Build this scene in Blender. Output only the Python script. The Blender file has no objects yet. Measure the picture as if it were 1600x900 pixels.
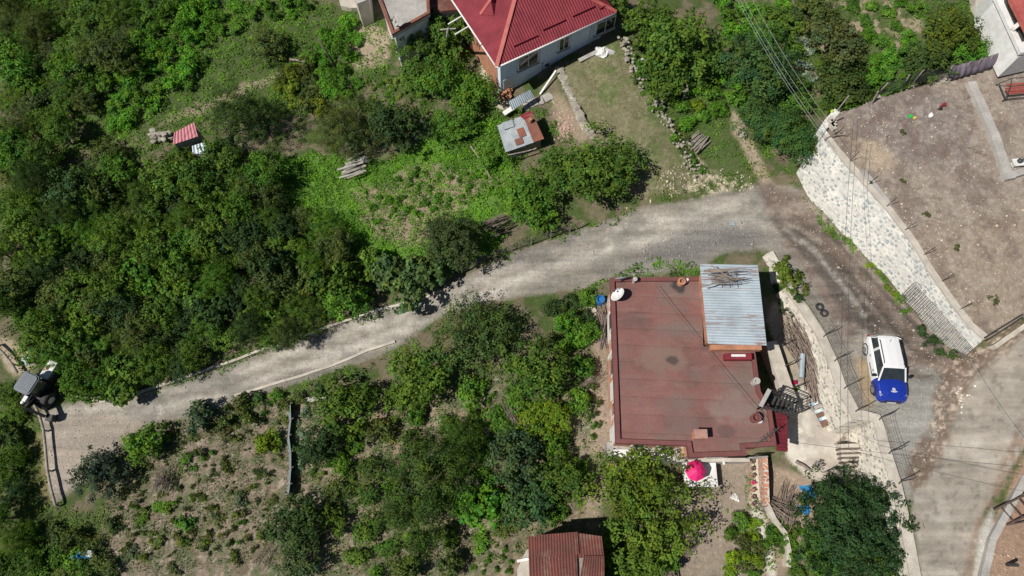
import bpy, bmesh, math, random
import numpy as np
from mathutils import Vector, Matrix
from mathutils.geometry import tessellate_polygon

# ------------------------------------------------------------------ camera, sky, sun, exposure
S = bpy.context.scene
COL = S.collection
CH = 41.0                       # drone height above the road bend
TILT = math.radians(20.5)       # camera pitched away from straight down
FOC = 24.0
F = 1600 * FOC / 36.0
cam = bpy.data.cameras.new('camera'); camo = bpy.data.objects.new('camera', cam); COL.objects.link(camo)
camo.location = (0, 0, CH); camo.rotation_euler = (TILT, 0, 0)
cam.lens = FOC; cam.sensor_width = 36.0; cam.clip_end = 600; cam.clip_start = 0.5
S.camera = camo
S.render.resolution_x = 1024; S.render.resolution_y = 576
SHD = Vector((1.0, 0.42, 0)).normalized()     # direction in which shadows fall
ELEV = math.radians(53)
W = bpy.data.worlds.new('World'); S.world = W; W.use_nodes = True
nt = W.node_tree; bg = nt.nodes['Background']
sky = nt.nodes.new('ShaderNodeTexSky'); sky.sky_type = 'NISHITA'; sky.sun_disc = False
sky.sun_elevation = ELEV; sky.sun_rotation = math.atan2(-SHD.x, -SHD.y)
sky.altitude = 900; sky.dust_density = 1.0
nt.links.new(sky.outputs[0], bg.inputs[0]); bg.inputs[1].default_value = 0.05
sun = bpy.data.lights.new('sun', 'SUN'); suno = bpy.data.objects.new('sun', sun); COL.objects.link(suno)
sun.energy = 5.0; sun.angle = math.radians(0.53); sun.color = (1.0, 0.955, 0.88)
sd = Vector((SHD.x * math.cos(ELEV), SHD.y * math.cos(ELEV), -math.sin(ELEV)))
suno.rotation_euler = sd.to_track_quat('-Z', 'Y').to_euler(); suno.location = (-30, -15, 60)
S.view_settings.view_transform = 'Standard'; S.view_settings.look = 'None'
S.view_settings.exposure = 0.12; S.view_settings.gamma = 1.0; S.view_settings.use_curve_mapping = False

R = random.Random(7)
NR = np.random.default_rng(11)
ct, st = math.cos(TILT), math.sin(TILT)

# ------------------------------------------------------------------ geometry of the view
def P(px, py, z=0.0):
    """point of the place at height z that the photo shows at px, py"""
    dx = (px - 800) / F; dy = -(py - 450) / F
    wy = dy * ct + st; wz = dy * st - ct
    s = (z - CH) / wz
    return Vector((dx * s, wy * s, z))
def proj(x, y, z):
    dz = z - CH
    cx = x; cy = y * ct + dz * st; cz = -y * st + dz * ct
    return 800 + F * cx / -cz, 450 - F * cy / -cz

# ------------------------------------------------------------------ heights
GEN = [(100,660,-2),(300,590,-1.6),(500,510,-1.2),(700,440,-.8),(900,380,-.4),(1000,350,-.2),(1100,330,0),(1200,330,.15),(1150,370,.1),
 (1220,300,.0),(1270,400,.8),(1240,370,.35),(1330,480,1.6),(1310,430,1.2),(1385,575,2.4),(1360,530,2.1),(1450,560,2.15),(1420,650,2.8),(1500,650,2.9),(1400,700,2.8),(1360,640,2.5),(1550,600,3.05),
 (1480,850,3.0),(1505,565,2.6),(1400,468,1.15),(1440,510,1.5),(1470,540,1.9),(1340,400,.8),(1300,355,.6),(1600,700,3.5),(1580,850,3.2),(1600,545,3.3),
 (800,180,.2),(850,170,.4),(880,230,.3),(890,290,0),(900,130,1.5),(960,100,1.7),(1000,200,1.3),(950,220,1.2),(1030,280,.6),(1100,290,.3),
 (650,40,.6),(600,100,.2),(500,50,0),(400,120,-.2),(300,200,-.6),(200,60,0),(50,60,-.5),(60,250,-1),(200,400,-1.5),(400,350,-1.0),
 (600,300,-.6),(700,350,-.7),(550,450,-1.1),(0,500,-2),(1180,60,1.5),(1060,100,1.5),(1180,240,.6),(1150,150,1.0),(1300,60,2.5),
 (1400,80,3.2),(1500,60,4),(1245,280,.3),(1250,200,1.2),(760,260,-.2),(800,330,-.4),(300,450,-1.6),(100,400,-1.8),
 (1090,420,0.05),(950,430,-.2),(880,470,-.6),(940,600,-.6),(900,700,-1),(1130,760,-1),(1000,800,-1.3),(700,560,-1.2),(600,650,-1.8),
 (400,700,-2.1),(250,800,-2.3),(100,800,-2.3),(650,850,-2),(900,880,-1.5),(20,700,-2.6),(500,600,-1.5),(1100,880,-1.2)]
LOW = [(1300,600,0),(1280,680,0),(1260,520,.2),(1240,480,.3),(1215,420,.3),(1300,740,-.1),(1345,740,.0),(1210,770,-.9),(1130,760,-1),(1000,800,-1.3),
 (1200,860,-1.3),(1100,880,-1.2),(1400,880,-.5),(1150,560,-.2),(1220,640,0),(1240,600,.2),(1120,450,0)]
def fld(pts):
    A = np.array([tuple(P(a, b, c)) for a, b, c in pts])
    return A
GA = fld(GEN); LA = fld(LOW)
def shep(A, x, y):
    x = np.asarray(x, float); y = np.asarray(y, float)
    num = np.zeros_like(x); den = np.zeros_like(x)
    for ax, ay, az in A:
        w = 1.0 / ((x - ax) ** 2 + (y - ay) ** 2 + 0.6) ** 1.8
        num += w * az; den += w
    return num / den
def inpoly(x, y, poly):
    x = np.asarray(x, float); y = np.asarray(y, float)
    c = np.zeros(x.shape, bool); n = len(poly); j = n - 1
    for i in range(n):
        xi, yi = poly[i][0], poly[i][1]; xj, yj = poly[j][0], poly[j][1]
        if yi != yj:
            c ^= ((yi > y) != (yj > y)) & (x < (xj - xi) * (y - yi) / (yj - yi) + xi)
        j = i
    return c
def wpoly(pts, z): return [tuple(P(a, b, z))[:2] for a, b in pts]
YZ = 4.1
# plateau edge is pulled 0.35 m behind the retaining wall's outer face
YARD = wpoly([(1293,211),(1326,250),(1358,286),(1396,330),(1432,378),(1460,424),(1496,476),(1521,507),(1544,527),(1600,492),(1800,370),(2200,0),(2000,-300),(1640,-300),(1560,-60),(1568,85),(1480,122),(1372,152),(1305,180)], YZ)
W2TOP = [(1203,392,.55),(1216,420,.7),(1236,447,.95),(1262,480,1.3),(1288,520,1.75),(1306,560,2.05),(1320,600,2.3),(1342,645,2.5),(1376,650,2.6),(1390,700,2.75),(1407,752,2.85),(1425,830,2.9),(1440,910,2.9)]
W2P = [P(*t) for t in W2TOP]
LOWP = [(p.x - .28, p.y) for p in W2P] + [tuple(P(1450,1100,0))[:2], tuple(P(1100,1100,-1))[:2], tuple(P(1100,700,-1))[:2], tuple(P(1110,440,0))[:2], tuple(P(1160,400,0))[:2]]
def vnoise(x, y, s, seed=0):
    x = np.asarray(x, float) * s + 1000.37; y = np.asarray(y, float) * s + 1000.91
    xi = np.floor(x); yi = np.floor(y); fx = x - xi; fy = y - yi
    fx = fx * fx * (3 - 2 * fx); fy = fy * fy * (3 - 2 * fy)
    def h(a, b):
        v = np.sin(a * 127.1 + b * 311.7 + seed * 74.7) * 43758.5453
        return v - np.floor(v)
    return (h(xi, yi) * (1 - fx) + h(xi + 1, yi) * fx) * (1 - fy) + (h(xi, yi + 1) * (1 - fx) + h(xi + 1, yi + 1) * fx) * fy
def fbm(x, y, s, seed=0, o=4):
    t = 0; a = 1; n = 0
    for k in range(o):
        t = t + a * vnoise(x, y, s * 2 ** k, seed + k); n += a; a *= .55
    return t / n
SMOOTH = []   # px polygons where the ground is even
def Hh(x, y):
    x = np.asarray(x, float); y = np.asarray(y, float)
    h = shep(GA, x, y)
    lo = inpoly(x, y, LOWP); h = np.where(lo, shep(LA, x, y), h)
    h = np.where(inpoly(x, y, YARD), YZ - 0.0 + .10 * (fbm(x, y, .25, 5) - .5), h)
    return h
def inp1(x, y, poly):
    c = False; xj, yj = poly[-1][0], poly[-1][1]
    for p in poly:
        xi, yi = p[0], p[1]
        if (yi > y) != (yj > y) and x < (xj - xi) * (y - yi) / (yj - yi) + xi: c = not c
        xj, yj = xi, yi
    return c
def H(x, y):
    if inp1(x, y, YARD): return float(YZ + .10 * (fbm(x, y, .25, 5) - .5))
    A = LA if inp1(x, y, LOWP) else GA
    w = 1.0 / ((x - A[:, 0]) ** 2 + (y - A[:, 1]) ** 2 + 0.6) ** 1.8
    return float((w * A[:, 2]).sum() / w.sum())
def G(px, py, up=0.0):
    """ground point seen at px, py (raised by up)"""
    z = up
    for _ in range(14):
        p = P(px, py, z); z = .5 * z + .5 * (H(p.x, p.y) + up)
    p = P(px, py, z); p.z = H(p.x, p.y); return p

# ------------------------------------------------------------------ material helpers
def newmat(name):
    m = bpy.data.materials.new(name); m.use_nodes = True
    n = m.node_tree.nodes; b = n['Principled BSDF']; return m, m.node_tree, b
def N(nt, t, **k):
    n = nt.nodes.new(t)
    for a, v in k.items():
        if a in n.inputs: n.inputs[a].default_value = v
        else: setattr(n, a, v)
    return n
def ramp(nt, fac, stops):
    r = nt.nodes.new('ShaderNodeValToRGB'); nt.links.new(fac, r.inputs[0])
    e = r.color_ramp.elements
    while len(e) < len(stops): e.new(.5)
    for i, (p, c) in enumerate(stops):
        e[i].position = p; e[i].color = (c[0], c[1], c[2], 1) if hasattr(c, '__len__') else (c, c, c, 1)
    return r.outputs[0]
def mixc(nt, fac, a, b, mode='MIX'):
    m = nt.nodes.new('ShaderNodeMix'); m.data_type = 'RGBA'; m.blend_type = mode
    for s, v in ((m.inputs[0], fac), (m.inputs[6], a), (m.inputs[7], b)):
        if hasattr(v, 'links') or hasattr(v, 'is_linked'): nt.links.new(v, s)
        elif hasattr(v, '__len__'): s.default_value = (v[0], v[1], v[2], 1)
        else: s.default_value = v
    return m.outputs[2]
def bump(nt, b, h, d=.02, s=.6):
    n = nt.nodes.new('ShaderNodeBump'); n.inputs['Strength'].default_value = s; n.inputs['Distance'].default_value = d
    nt.links.new(h, n.inputs['Height']); nt.links.new(n.outputs[0], b.inputs['Normal'])
def coords(nt, scale=(1, 1, 1), rot=(0, 0, 0)):
    g = nt.nodes.new('ShaderNodeNewGeometry'); m = nt.nodes.new('ShaderNodeMapping')
    nt.links.new(g.outputs['Position'], m.inputs[0]); m.inputs['Scale'].default_value = scale; m.inputs['Rotation'].default_value = rot
    return m.outputs[0]
def noise(nt, v, s, d=5, r=.6):
    n = nt.nodes.new('ShaderNodeTexNoise'); n.inputs['Scale'].default_value = s; n.inputs['Detail'].default_value = d; n.inputs['Roughness'].default_value = r
    if v is not None: nt.links.new(v, n.inputs['Vector'])
    return n.outputs[0]
def M(name, c, c2=None, rough=.8, sc=2.0, dirt=None, metal=0, bmp=.01, spots=None, amt=.5, objc=False):
    """weathered plain material: two tones mixed by noise, optional stains"""
    m, nt, b = newmat(name)
    if objc:
        v = nt.nodes.new('ShaderNodeTexCoord').outputs['Object']
    else: v = coords(nt)
    if c2 is None: c2 = tuple(x * .72 for x in c)
    o = ramp(nt, noise(nt, v, sc), [(.5 - amt * .3, c2), (.5 + amt * .3, c)])
    o = mixc(nt, 1.0, o, ramp(nt, noise(nt, v, sc * 14, 4), [(.3, .8), (.7, 1.12)]), 'MULTIPLY')
    if dirt: o = mixc(nt, ramp(nt, noise(nt, v, sc * .6, 8, .7), [(dirt[1], 0), (dirt[1] + .12, 1)]), o, dirt[0])
    nt.links.new(o, b.inputs['Base Color']); b.inputs['Roughness'].default_value = rough; b.inputs['Metallic'].default_value = metal
    if bmp: bump(nt, b, noise(nt, v, 18, 5), bmp)
    return m
MT = {}
def plain(name, c, rough, metal=0):
    m, nt, b = newmat(name); b.inputs['Base Color'].default_value = (c[0], c[1], c[2], 1); b.inputs['Roughness'].default_value = rough; b.inputs['Metallic'].default_value = metal
    b.inputs['Coat Weight'].default_value = .5; b.inputs['Coat Roughness'].default_value = .05; return m
def leafmat():
    m, nt, b = newmat('leaves')
    oi = nt.nodes.new('ShaderNodeObjectInfo'); at = nt.nodes.new('ShaderNodeAttribute'); at.attribute_name = 'tone'
    v = coords(nt)
    o = mixc(nt, 1.0, oi.outputs['Color'], at.outputs['Color'], 'MULTIPLY')
    o = mixc(nt, 1.0, o, ramp(nt, noise(nt, v, .9, 3), [(.35, (.80, .84, .9)), (.65, (1.25, 1.17, .92))]), 'MULTIPLY')
    nt.links.new(o, b.inputs['Base Color']); b.inputs['Roughness'].default_value = .7
    b.inputs['Specular IOR Level'].default_value = .12
    tr = nt.nodes.new('ShaderNodeBsdfTranslucent'); mx = nt.nodes.new('ShaderNodeMixShader'); mx.inputs[0].default_value = .33
    t2 = mixc(nt, 1.0, o, (1.35, 1.45, .5), 'MULTIPLY'); nt.links.new(t2, tr.inputs[0])
    nt.links.new(b.outputs[0], mx.inputs[1]); nt.links.new(tr.outputs[0], mx.inputs[2])
    nt.links.new(mx.outputs[0], nt.nodes['Material Output'].inputs[0]); return m
MT['leaf'] = leafmat()
MT['bark'] = M('bark', (.17, .13, .10), (.09, .07, .055), .9, 6)
MT['deadwood'] = M('dead_wood', (.30, .25, .21), (.16, .125, .10), .9, 5)
MT['wood'] = M('weathered_wood', (.34, .30, .26), (.19, .165, .14), .85, 4)
MT['metal_dark'] = M('dark_iron', (.05, .05, .05), (.03, .03, .03), .6, 5)
MT['black'] = M('black_rubber', (.028, .028, .03), (.018, .018, .02), .75, 5, objc=True)
MT['white'] = M('white_paint', (.74, .74, .72), (.60, .59, .57), .6, 2, dirt=((.35, .30, .25), .66))
MT['whitewash'] = M('blue_white_render', (.64, .72, .82), (.54, .62, .72), .85, .8, dirt=((.40, .42, .43), .68))
MT['concrete'] = M('concrete', (.42, .40, .37), (.28, .265, .245), .9, .9, dirt=((.18, .17, .155), .64))
MT['concrete_light'] = M('pale_concrete', (.52, .475, .41), (.38, .34, .285), .9, 1.4, dirt=((.28, .24, .19), .64))
MT['terracotta'] = M('orange_brick', (.47, .22, .13), (.30, .14, .085), .9, 2.5, dirt=((.55, .50, .44), .62))
MT['redmetal'] = M('red_roof_sheet', (.235, .038, .050), (.17, .026, .036), .6, .9, dirt=((.17, .045, .04), .60), bmp=0)
MT['redtrim'] = M('faded_red_trim', (.44, .12, .095), (.34, .075, .07), .5, 2, bmp=0)
MT['redmetal'].node_tree.nodes['Principled BSDF'].inputs['Specular IOR Level'].default_value = .12
MT['tin'] = M('zinc_sheet', (.40, .46, .50), (.29, .34, .38), .45, 1.1, dirt=((.24, .17, .14), .61), metal=.25, bmp=0)
MT['rust'] = M('rusty_sheet', (.25, .085, .05), (.15, .06, .042), .75, 1.6, dirt=((.34, .30, .28), .68), bmp=.005)
MT['rustbrown'] = M('brown_painted_sheet', (.165, .050, .038), (.105, .038, .03), .9, .8, dirt=((.17, .11, .075), .54), bmp=0)
MT['maroon'] = M('maroon_parapet', (.175, .060, .053), (.135, .048, .044), .6, 2.0, dirt=((.22, .12, .10), .66))
MT['glass'] = M('window_glass', (.03, .04, .045), (.02, .025, .03), .08, 3, bmp=0)
MT['blue'] = M('blue_plastic', (.02, .16, .42), (.015, .10, .30), .5, 3)
MT['tarpblue'] = M('blue_tarpaulin', (.03, .25, .50), (.02, .16, .36), .5, 3)
MT['stone'] = M('pale_field_stone', (.37, .34, .28), (.22, .20, .165), .9, 2.2)
MT['pinkroof'] = M('pink_sheet', (.52, .18, .21), (.40, .13, .15), .6, 2, dirt=((.16, .07, .07), .62), bmp=0)

# ------------------------------------------------------------------ object helpers
ORG = {}
def tag(o, label=None, cat=None, group=None, kind=None):
    if label: o['label'] = label
    if cat: o['category'] = cat
    if group: o['group'] = group
    if kind: o['kind'] = kind
    return o
def thing(name, label, cat, loc, group=None, rz=0):
    o = bpy.data.objects.new(name, None); o.empty_display_size = .2; COL.objects.link(o)
    o.location = loc; o.rotation_euler = (0, 0, rz); ORG[o.name] = Vector(loc) if rz == 0 else Vector((0, 0, 0))
    return tag(o, label, cat, group)
class MB:
    def __init__(s): s.v = []; s.f = []; s.sm = False
    def add(s, vs, fs):
        n = len(s.v); s.v += [tuple(v) for v in vs]; s.f += [tuple(i + n for i in f) for f in fs]; return s
    def box(s, c, d, rz=0, rot=None):
        m = rot if rot is not None else Matrix.Rotation(rz, 3, 'Z'); c = Vector(c)
        vs = [c + m @ Vector((x * d[0] / 2, y * d[1] / 2, z * d[2] / 2)) for x in (-1, 1) for y in (-1, 1) for z in (-1, 1)]
        return s.add(vs, [(0, 1, 3, 2), (4, 6, 7, 5), (0, 4, 5, 1), (2, 3, 7, 6), (0, 2, 6, 4), (1, 5, 7, 3)])
    def prism(s, pts, z0, z1):
        """pts: xy list; z0, z1 numbers or lists"""
        n = len(pts)
        a0 = z0 if hasattr(z0, '__len__') else [z0] * n; a1 = z1 if hasattr(z1, '__len__') else [z1] * n
        ar = sum(pts[i][0] * pts[(i + 1) % n][1] - pts[(i + 1) % n][0] * pts[i][1] for i in range(n))
        if ar < 0: pts = pts[::-1]; a0 = a0[::-1]; a1 = a1[::-1]
        vs = [(p[0], p[1], a0[i]) for i, p in enumerate(pts)] + [(p[0], p[1], a1[i]) for i, p in enumerate(pts)]
        tr = tessellate_polygon([[Vector((p[0], p[1], 0)) for p in pts]])
        fs = []
        for t in tr:
            a, b, c = [Vector((pts[i][0], pts[i][1], 0)) for i in t]
            if (b - a).cross(c - a).z < 0: t = t[::-1]
            fs.append(tuple(i + n for i in t)); fs.append(tuple(t[::-1]))
        for i in range(n): j = (i + 1) % n; fs.append((i, j, j + n, i + n))
        return s.add(vs, fs)
    def beam(s, a, b, w, h=None):
        a = Vector(a); b = Vector(b); h = h or w; d = (b - a); L = d.length
        if L < 1e-6: return s
        q = d.to_track_quat('X', 'Z').to_matrix()
        return s.box((a + b) / 2, (L, w, h), rot=q)
    def tube(s, pts, r, n=6, cap=True):
        pts = [Vector(p) for p in pts]; k = len(pts)
        rs = r if hasattr(r, '__len__') else [r] * k
        vs = []; fs = []
        for i, p in enumerate(pts):
            d = (pts[min(i + 1, k - 1)] - pts[max(i - 1, 0)])
            q = d.to_track_quat('Z', 'Y').to_matrix() if d.length > 1e-7 else Matrix.Identity(3)
            for j in range(n):
                a = 2 * math.pi * j / n; vs.append(p + q @ Vector((math.cos(a) * rs[i], math.sin(a) * rs[i], 0)))
        for i in range(k - 1):
            for j in range(n):
                a = i * n + j; b = i * n + (j + 1) % n; fs.append((a, b, b + n, a + n))
        if cap: fs.append(tuple(range(n))[::-1]); fs.append(tuple((k - 1) * n + j for j in range(n)))
        return s.add(vs, fs)
    def lathe(s, prof, c, n=16, m=None):
        c = Vector(c); m = m or Matrix.Identity(3)
        vs = []; fs = []; k = len(prof)
        for r, z in prof:
            for j in range(n):
                a = 2 * math.pi * j / n; vs.append(c + m @ Vector((math.cos(a) * r, math.sin(a) * r, z)))
        for i in range(k - 1):
            for j in range(n):
                a = i * n + j; b = i * n + (j + 1) % n; fs.append((a, b, b + n, a + n))
        fs.append(tuple(range(n))[::-1]); fs.append(tuple((k - 1) * n + j for j in range(n)))
        return s.add(vs, fs)
    def stone(s, c, r, sx=1, sy=1, sz=.7):
        ph = R.random() * 6.28; vs = []; c = Vector(c)
        k = 6
        vs.append(c + Vector((0, 0, -r * sz)))
        for el in (-.5, .35):
            for j in range(k):
                a = ph + 2 * math.pi * j / k + el; rr = r * R.uniform(.78, 1.12) * math.cos(el)
                vs.append(c + Vector((math.cos(a) * rr * sx, math.sin(a) * rr * sy, r * sz * math.sin(el) * R.uniform(1.2, 1.7))))
        vs.append(c + Vector((0, 0, r * sz * R.uniform(.75, 1))))
        fs = []
        for j in range(k):
            q = (j + 1) % k
            fs += [(0, 1 + q, 1 + j), (1 + j, 1 + q, 7 + q, 7 + j), (7 + j, 7 + q, 13)]
        return s.add(vs, fs)
    def corr(s, a, b, c, d, pitch=.15, amp=.025, th=.012, jag=0, nv=1):
        """corrugated sheet a-b (low edge) c above b, d above a; ridges run a->d"""
        a, b, c, d = [Vector(p) for p in (a, b, c, d)]
        n = max(4, int(((b - a).length + (c - d).length) / 2 / pitch) * 4); nn = (b - a).cross(d - a).normalized()
        if nn.z < 0: nn = -nn
        vs = []; W_ = []
        for i in range(n + 1):
            t = i / n; w = nn * (amp * math.sin(2 * math.pi * i / 4)); j = R.uniform(-jag, jag) if jag and i % 8 == 0 else 0
            lo = a.lerp(b, t) + w; hi = d.lerp(c, t) + w; lo2 = lo - (hi - lo).normalized() * j
            for k in range(nv + 1): vs.append(lo2.lerp(hi, k / nv))
        m = len(vs); vs += [v - nn * th for v in vs]; q = nv + 1
        fs = []
        for i in range(n):
            for k in range(nv):
                p0 = i * q + k; fs += [(p0, p0 + q, p0 + q + 1, p0 + 1), (p0 + m, p0 + 1 + m, p0 + q + 1 + m, p0 + q + m)]
            p0 = i * q; fs.append((p0, p0 + m, p0 + q + m, p0 + q)); p0 = i * q + nv; fs.append((p0, p0 + q, p0 + q + m, p0 + m))
        for i in (0, n):
            for k in range(nv): p0 = i * q + k; fs.append((p0, p0 + 1, p0 + 1 + m, p0 + m))
        return s.add(vs, fs)
    def build(s, name, mat, parent=None, label=None, smooth=False, tag_=None, bev=0, org=None):
        me = bpy.data.meshes.new(name)
        if parent is not None: o0 = ORG.get(parent.name, Vector((0, 0, 0)))
        elif org is not None: o0 = Vector(org)
        else: o0 = Vector((0, 0, 0))
        me.from_pydata([(v[0] - o0.x, v[1] - o0.y, v[2] - o0.z) for v in s.v], [], s.f); me.update()
        if smooth: me.polygons.foreach_set('use_smooth', [True] * len(me.polygons))
        me.materials.append(MT[mat] if isinstance(mat, str) else mat)
        o = bpy.data.objects.new(name, me); COL.objects.link(o)
        if parent is not None: o.parent = parent
        else: o.location = o0
        ORG[o.name] = o0
        if label: o['label'] = label
        if bev:
            b = o.modifiers.new('bevel', 'BEVEL'); b.width = bev; b.segments = 2; b.limit_method = 'ANGLE'
        return o
def single(mb, name, mat, label, cat, group=None, smooth=False, kind=None, bev=0):
    """a thing that is one mesh, origin at its base"""
    A = np.array(mb.v); c = ((A[:, 0].min() + A[:, 0].max()) / 2, (A[:, 1].min() + A[:, 1].max()) / 2, A[:, 2].min())
    o = mb.build(name, mat, org=c, smooth=smooth, bev=bev); return tag(o, label, cat, group, kind)
def copytree(o, parent=None):
    c = o.copy(); COL.objects.link(c)
    if parent is not None: c.parent = parent
    for ch in list(o.children): copytree(ch, c)
    return c
def npmesh(name, V, Fq, mat, tone=None):
    me = bpy.data.meshes.new(name); nv = len(V); nf = len(Fq)
    me.vertices.add(nv); me.vertices.foreach_set('co', np.asarray(V, np.float32).ravel())
    me.loops.add(nf * 4); me.loops.foreach_set('vertex_index', np.asarray(Fq, np.int32).ravel())
    me.polygons.add(nf); me.polygons.foreach_set('loop_start', np.arange(0, nf * 4, 4, dtype=np.int32))
    me.update(calc_edges=True)
    if tone is not None:
        a = me.color_attributes.new('tone', 'FLOAT_COLOR', 'POINT')
        c = np.ones((nv, 4), np.float32); c[:, :3] = tone; a.data.foreach_set('color', c.ravel())
    me.materials.append(MT[mat] if isinstance(mat, str) else mat)
    return me

# ------------------------------------------------------------------ the ground and everything lying flat on it
def axis(a0, a1, lo, hi, d):
    fine = np.arange(lo, hi, d); out = []
    x = lo; s = d
    left = []
    while x > a0: s *= 1.35; x -= s; left.append(x)
    x = fine[-1]; s = d; right = []
    while x < a1: s *= 1.35; x += s; right.append(x)
    return np.array(left[::-1] + list(fine) + right)
GX = axis(-200, 200, -43, 43, .125); GY = axis(-180, 220, -4.5, 44, .125)
XX, YY = np.meshgrid(GX, GY, indexing='ij')
ZZ = Hh(XX, YY)
PXX, PYY = proj(XX, YY, ZZ)
def mask(poly, warp=10, soft=5, seed=0):
    wx = (fbm(XX, YY, .9, seed + 31, 4) - .5) * 2 * warp; wy = (fbm(XX, YY, .9, seed + 57, 4) - .5) * 2 * warp
    m = np.zeros(XX.shape)
    for a in ((-1, -.4), (1, .4), (.4, -1), (-.4, 1), (0, 0), (.6, .6), (-.6, -.6)):
        m += inpoly(PXX + wx + a[0] * soft, PYY + wy + a[1] * soft, poly)
    return m / 7
ROAD = [(150,622),(205,628),(330,582),(500,520),(600,483),(700,447),(780,407),(900,364),(1000,327),(1100,312),(1180,292),(1240,292),(1290,338),(1340,400),(1400,462),(1450,508),(1497,556),
        (1492,590),(1478,660),(1430,740),(1425,790),(1409,755),(1378,652),(1345,647),(1322,602),(1308,560),(1290,520),(1264,480),(1238,447),(1215,408),(1200,388),(1130,392),(1090,418),(960,432),(900,450),(820,462),(700,482),(620,542),(480,592),(380,624),(300,652),(200,665),(170,715),(100,775),(82,785),(66,642),(100,632)]
PAVED = [(1640,505),(1600,520),(1545,545),(1495,580),(1480,660),(1436,745),(1425,800),(1440,900),(1450,1000),(1520,1000),(1516,900),(1535,800),(1600,700),(1700,560)]
CONC = [(1228,585),(1262,600),(1300,640),(1330,670),(1350,700),(1352,745),(1310,760),(1300,745),(1285,752),(1262,748),(1240,725),(1228,712),(1224,660)]
C = np.zeros(XX.shape + (3,)); 
n1 = fbm(XX, YY, .35, 1, 5); n2 = fbm(XX, YY, 1.3, 9, 4); n3 = fbm(XX, YY, 4.0, 17, 3)
def lay(m, col, a=1.0):
    global C
    C = C * (1 - (m * a)[..., None]) + np.array(col) * (m * a)[..., None]
C[:] = (.135, .115, .075)
lay(np.clip((n2 - .42) * 6, 0, 1), (.060, .088, .026))
def sm(v, a, b): return np.clip((v - a) / (b - a), 0, 1)
GREENS = [[(425,250),(520,245),(600,255),(690,200),(780,185),(800,300),(760,400),(560,420),(440,330)], [(200,0),(480,0),(600,30),(560,130),(480,160),(300,200),(130,225),(150,100)],
          [(30,650),(65,650),(80,790),(150,800),(140,900),(20,900)], [(1000,100),(1150,100),(1200,260),(1120,290),(1010,150)], [(1250,0),(1530,0),(1530,100),(1300,180)], [(0,560),(20,575),(60,640),(20,700),(0,690)],
          [(740,120),(790,180),(780,260),(700,260)], [(1020,300),(1110,285),(1190,262),(1180,285),(1060,312)], [(1010,405),(1092,415),(1092,432),(960,432)], [(1250,295),(1290,335),(1340,390),(1410,460),(1425,485),(1390,465),(1330,400),(1280,345)]]
for i, g in enumerate(GREENS): lay(mask(g, 14, 8, i), (.085, .175, .026) if i == 0 else (.060, .090, .026), .85)
# soil patches
SOIL = (.25, .185, .14)
lay(mask([(550,300),(600,290),(650,262),(720,262),(790,278),(720,320),(660,385),(600,380),(575,350)], 14, 5, 3), SOIL, .95)
lay(mask([(540,60),(575,32),(612,55),(606,100),(560,112),(548,95)], 8, 4, 4), (.29, .235, .17))
lay(mask([(205,690),(300,655),(480,618),(520,612),(500,700),(480,900),(140,910),(165,810)], 14, 6, 5) * sm(n2, .33, .45), (.215, .170, .130))
lay(mask([(500,620),(780,600),(930,600),(925,900),(470,900)], 14, 6, 6) * sm(n2, .42, .55), (.25, .195, .14))
lay(mask([(590,600),(680,600),(650,700),(590,690)], 10, 5, 7) , SOIL, .8)
lay(mask([(915,470),(946,470),(962,700),(965,730),(930,830),(905,750),(900,640),(925,560)], 8, 4, 8), (.26, .205, .155))
lay(mask([(1050,760),(1100,725),(1172,715),(1172,900),(1040,905)], 10, 4, 9), (.25, .205, .16))
lay(mask([(1205,725),(1260,745),(1280,770),(1260,830),(1225,900),(1180,900),(1200,800)], 8, 4, 10), (.26, .20, .15))
lay(mask([(862,150),(880,150),(922,215),(915,225),(870,215)], 10, 5, 11), (.27, .21, .155), .8)
lay(mask([(300,165),(400,125),(470,100),(475,110),(400,140),(330,170),(240,205)], 10, 3, 12), (.28, .22, .16), .8)
lay(mask([(750,80),(772,100),(800,165),(780,175),(750,120)], 6, 3, 13), (.48, .42, .34))
lay(mask([(1270,0),(1450,0),(1430,60),(1330,120),(1290,90)], 20, 6, 14) * sm(n2, .45, .55), (.26, .21, .15))
lay(mask([(1140,170),(1160,185),(1195,260),(1215,300),(1190,300),(1165,240),(1145,210)], 6, 3, 15), (.30, .24, .18))
lay(mask([(0,525),(50,550),(60,575),(20,590),(0,560)], 5, 3, 16), (.34, .28, .2))
lay(mask([(75,660),(82,790),(62,780),(50,690)], 6, 4, 16), (.20, .165, .08), .7)
# dry lawn
lm = mask([(872,108),(962,62),(988,92),(1012,145),(1082,232),(1112,270),(1060,300),(1008,308),(928,222)], 6, 4, 20)
lay(lm, (.165, .155, .088)); lay(lm * sm(fbm(XX, YY, .55, 77, 5), .42, .56), (.10, .135, .045), .85); lay(lm * sm(n3, .5, .8), (.25, .21, .15), .5)
lay(mask([(1070,225),(1110,268),(1180,290),(1100,310),(1050,300),(1090,275)], 8, 4, 21) * sm(n3, .4, .6), (.42, .36, .27))
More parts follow.
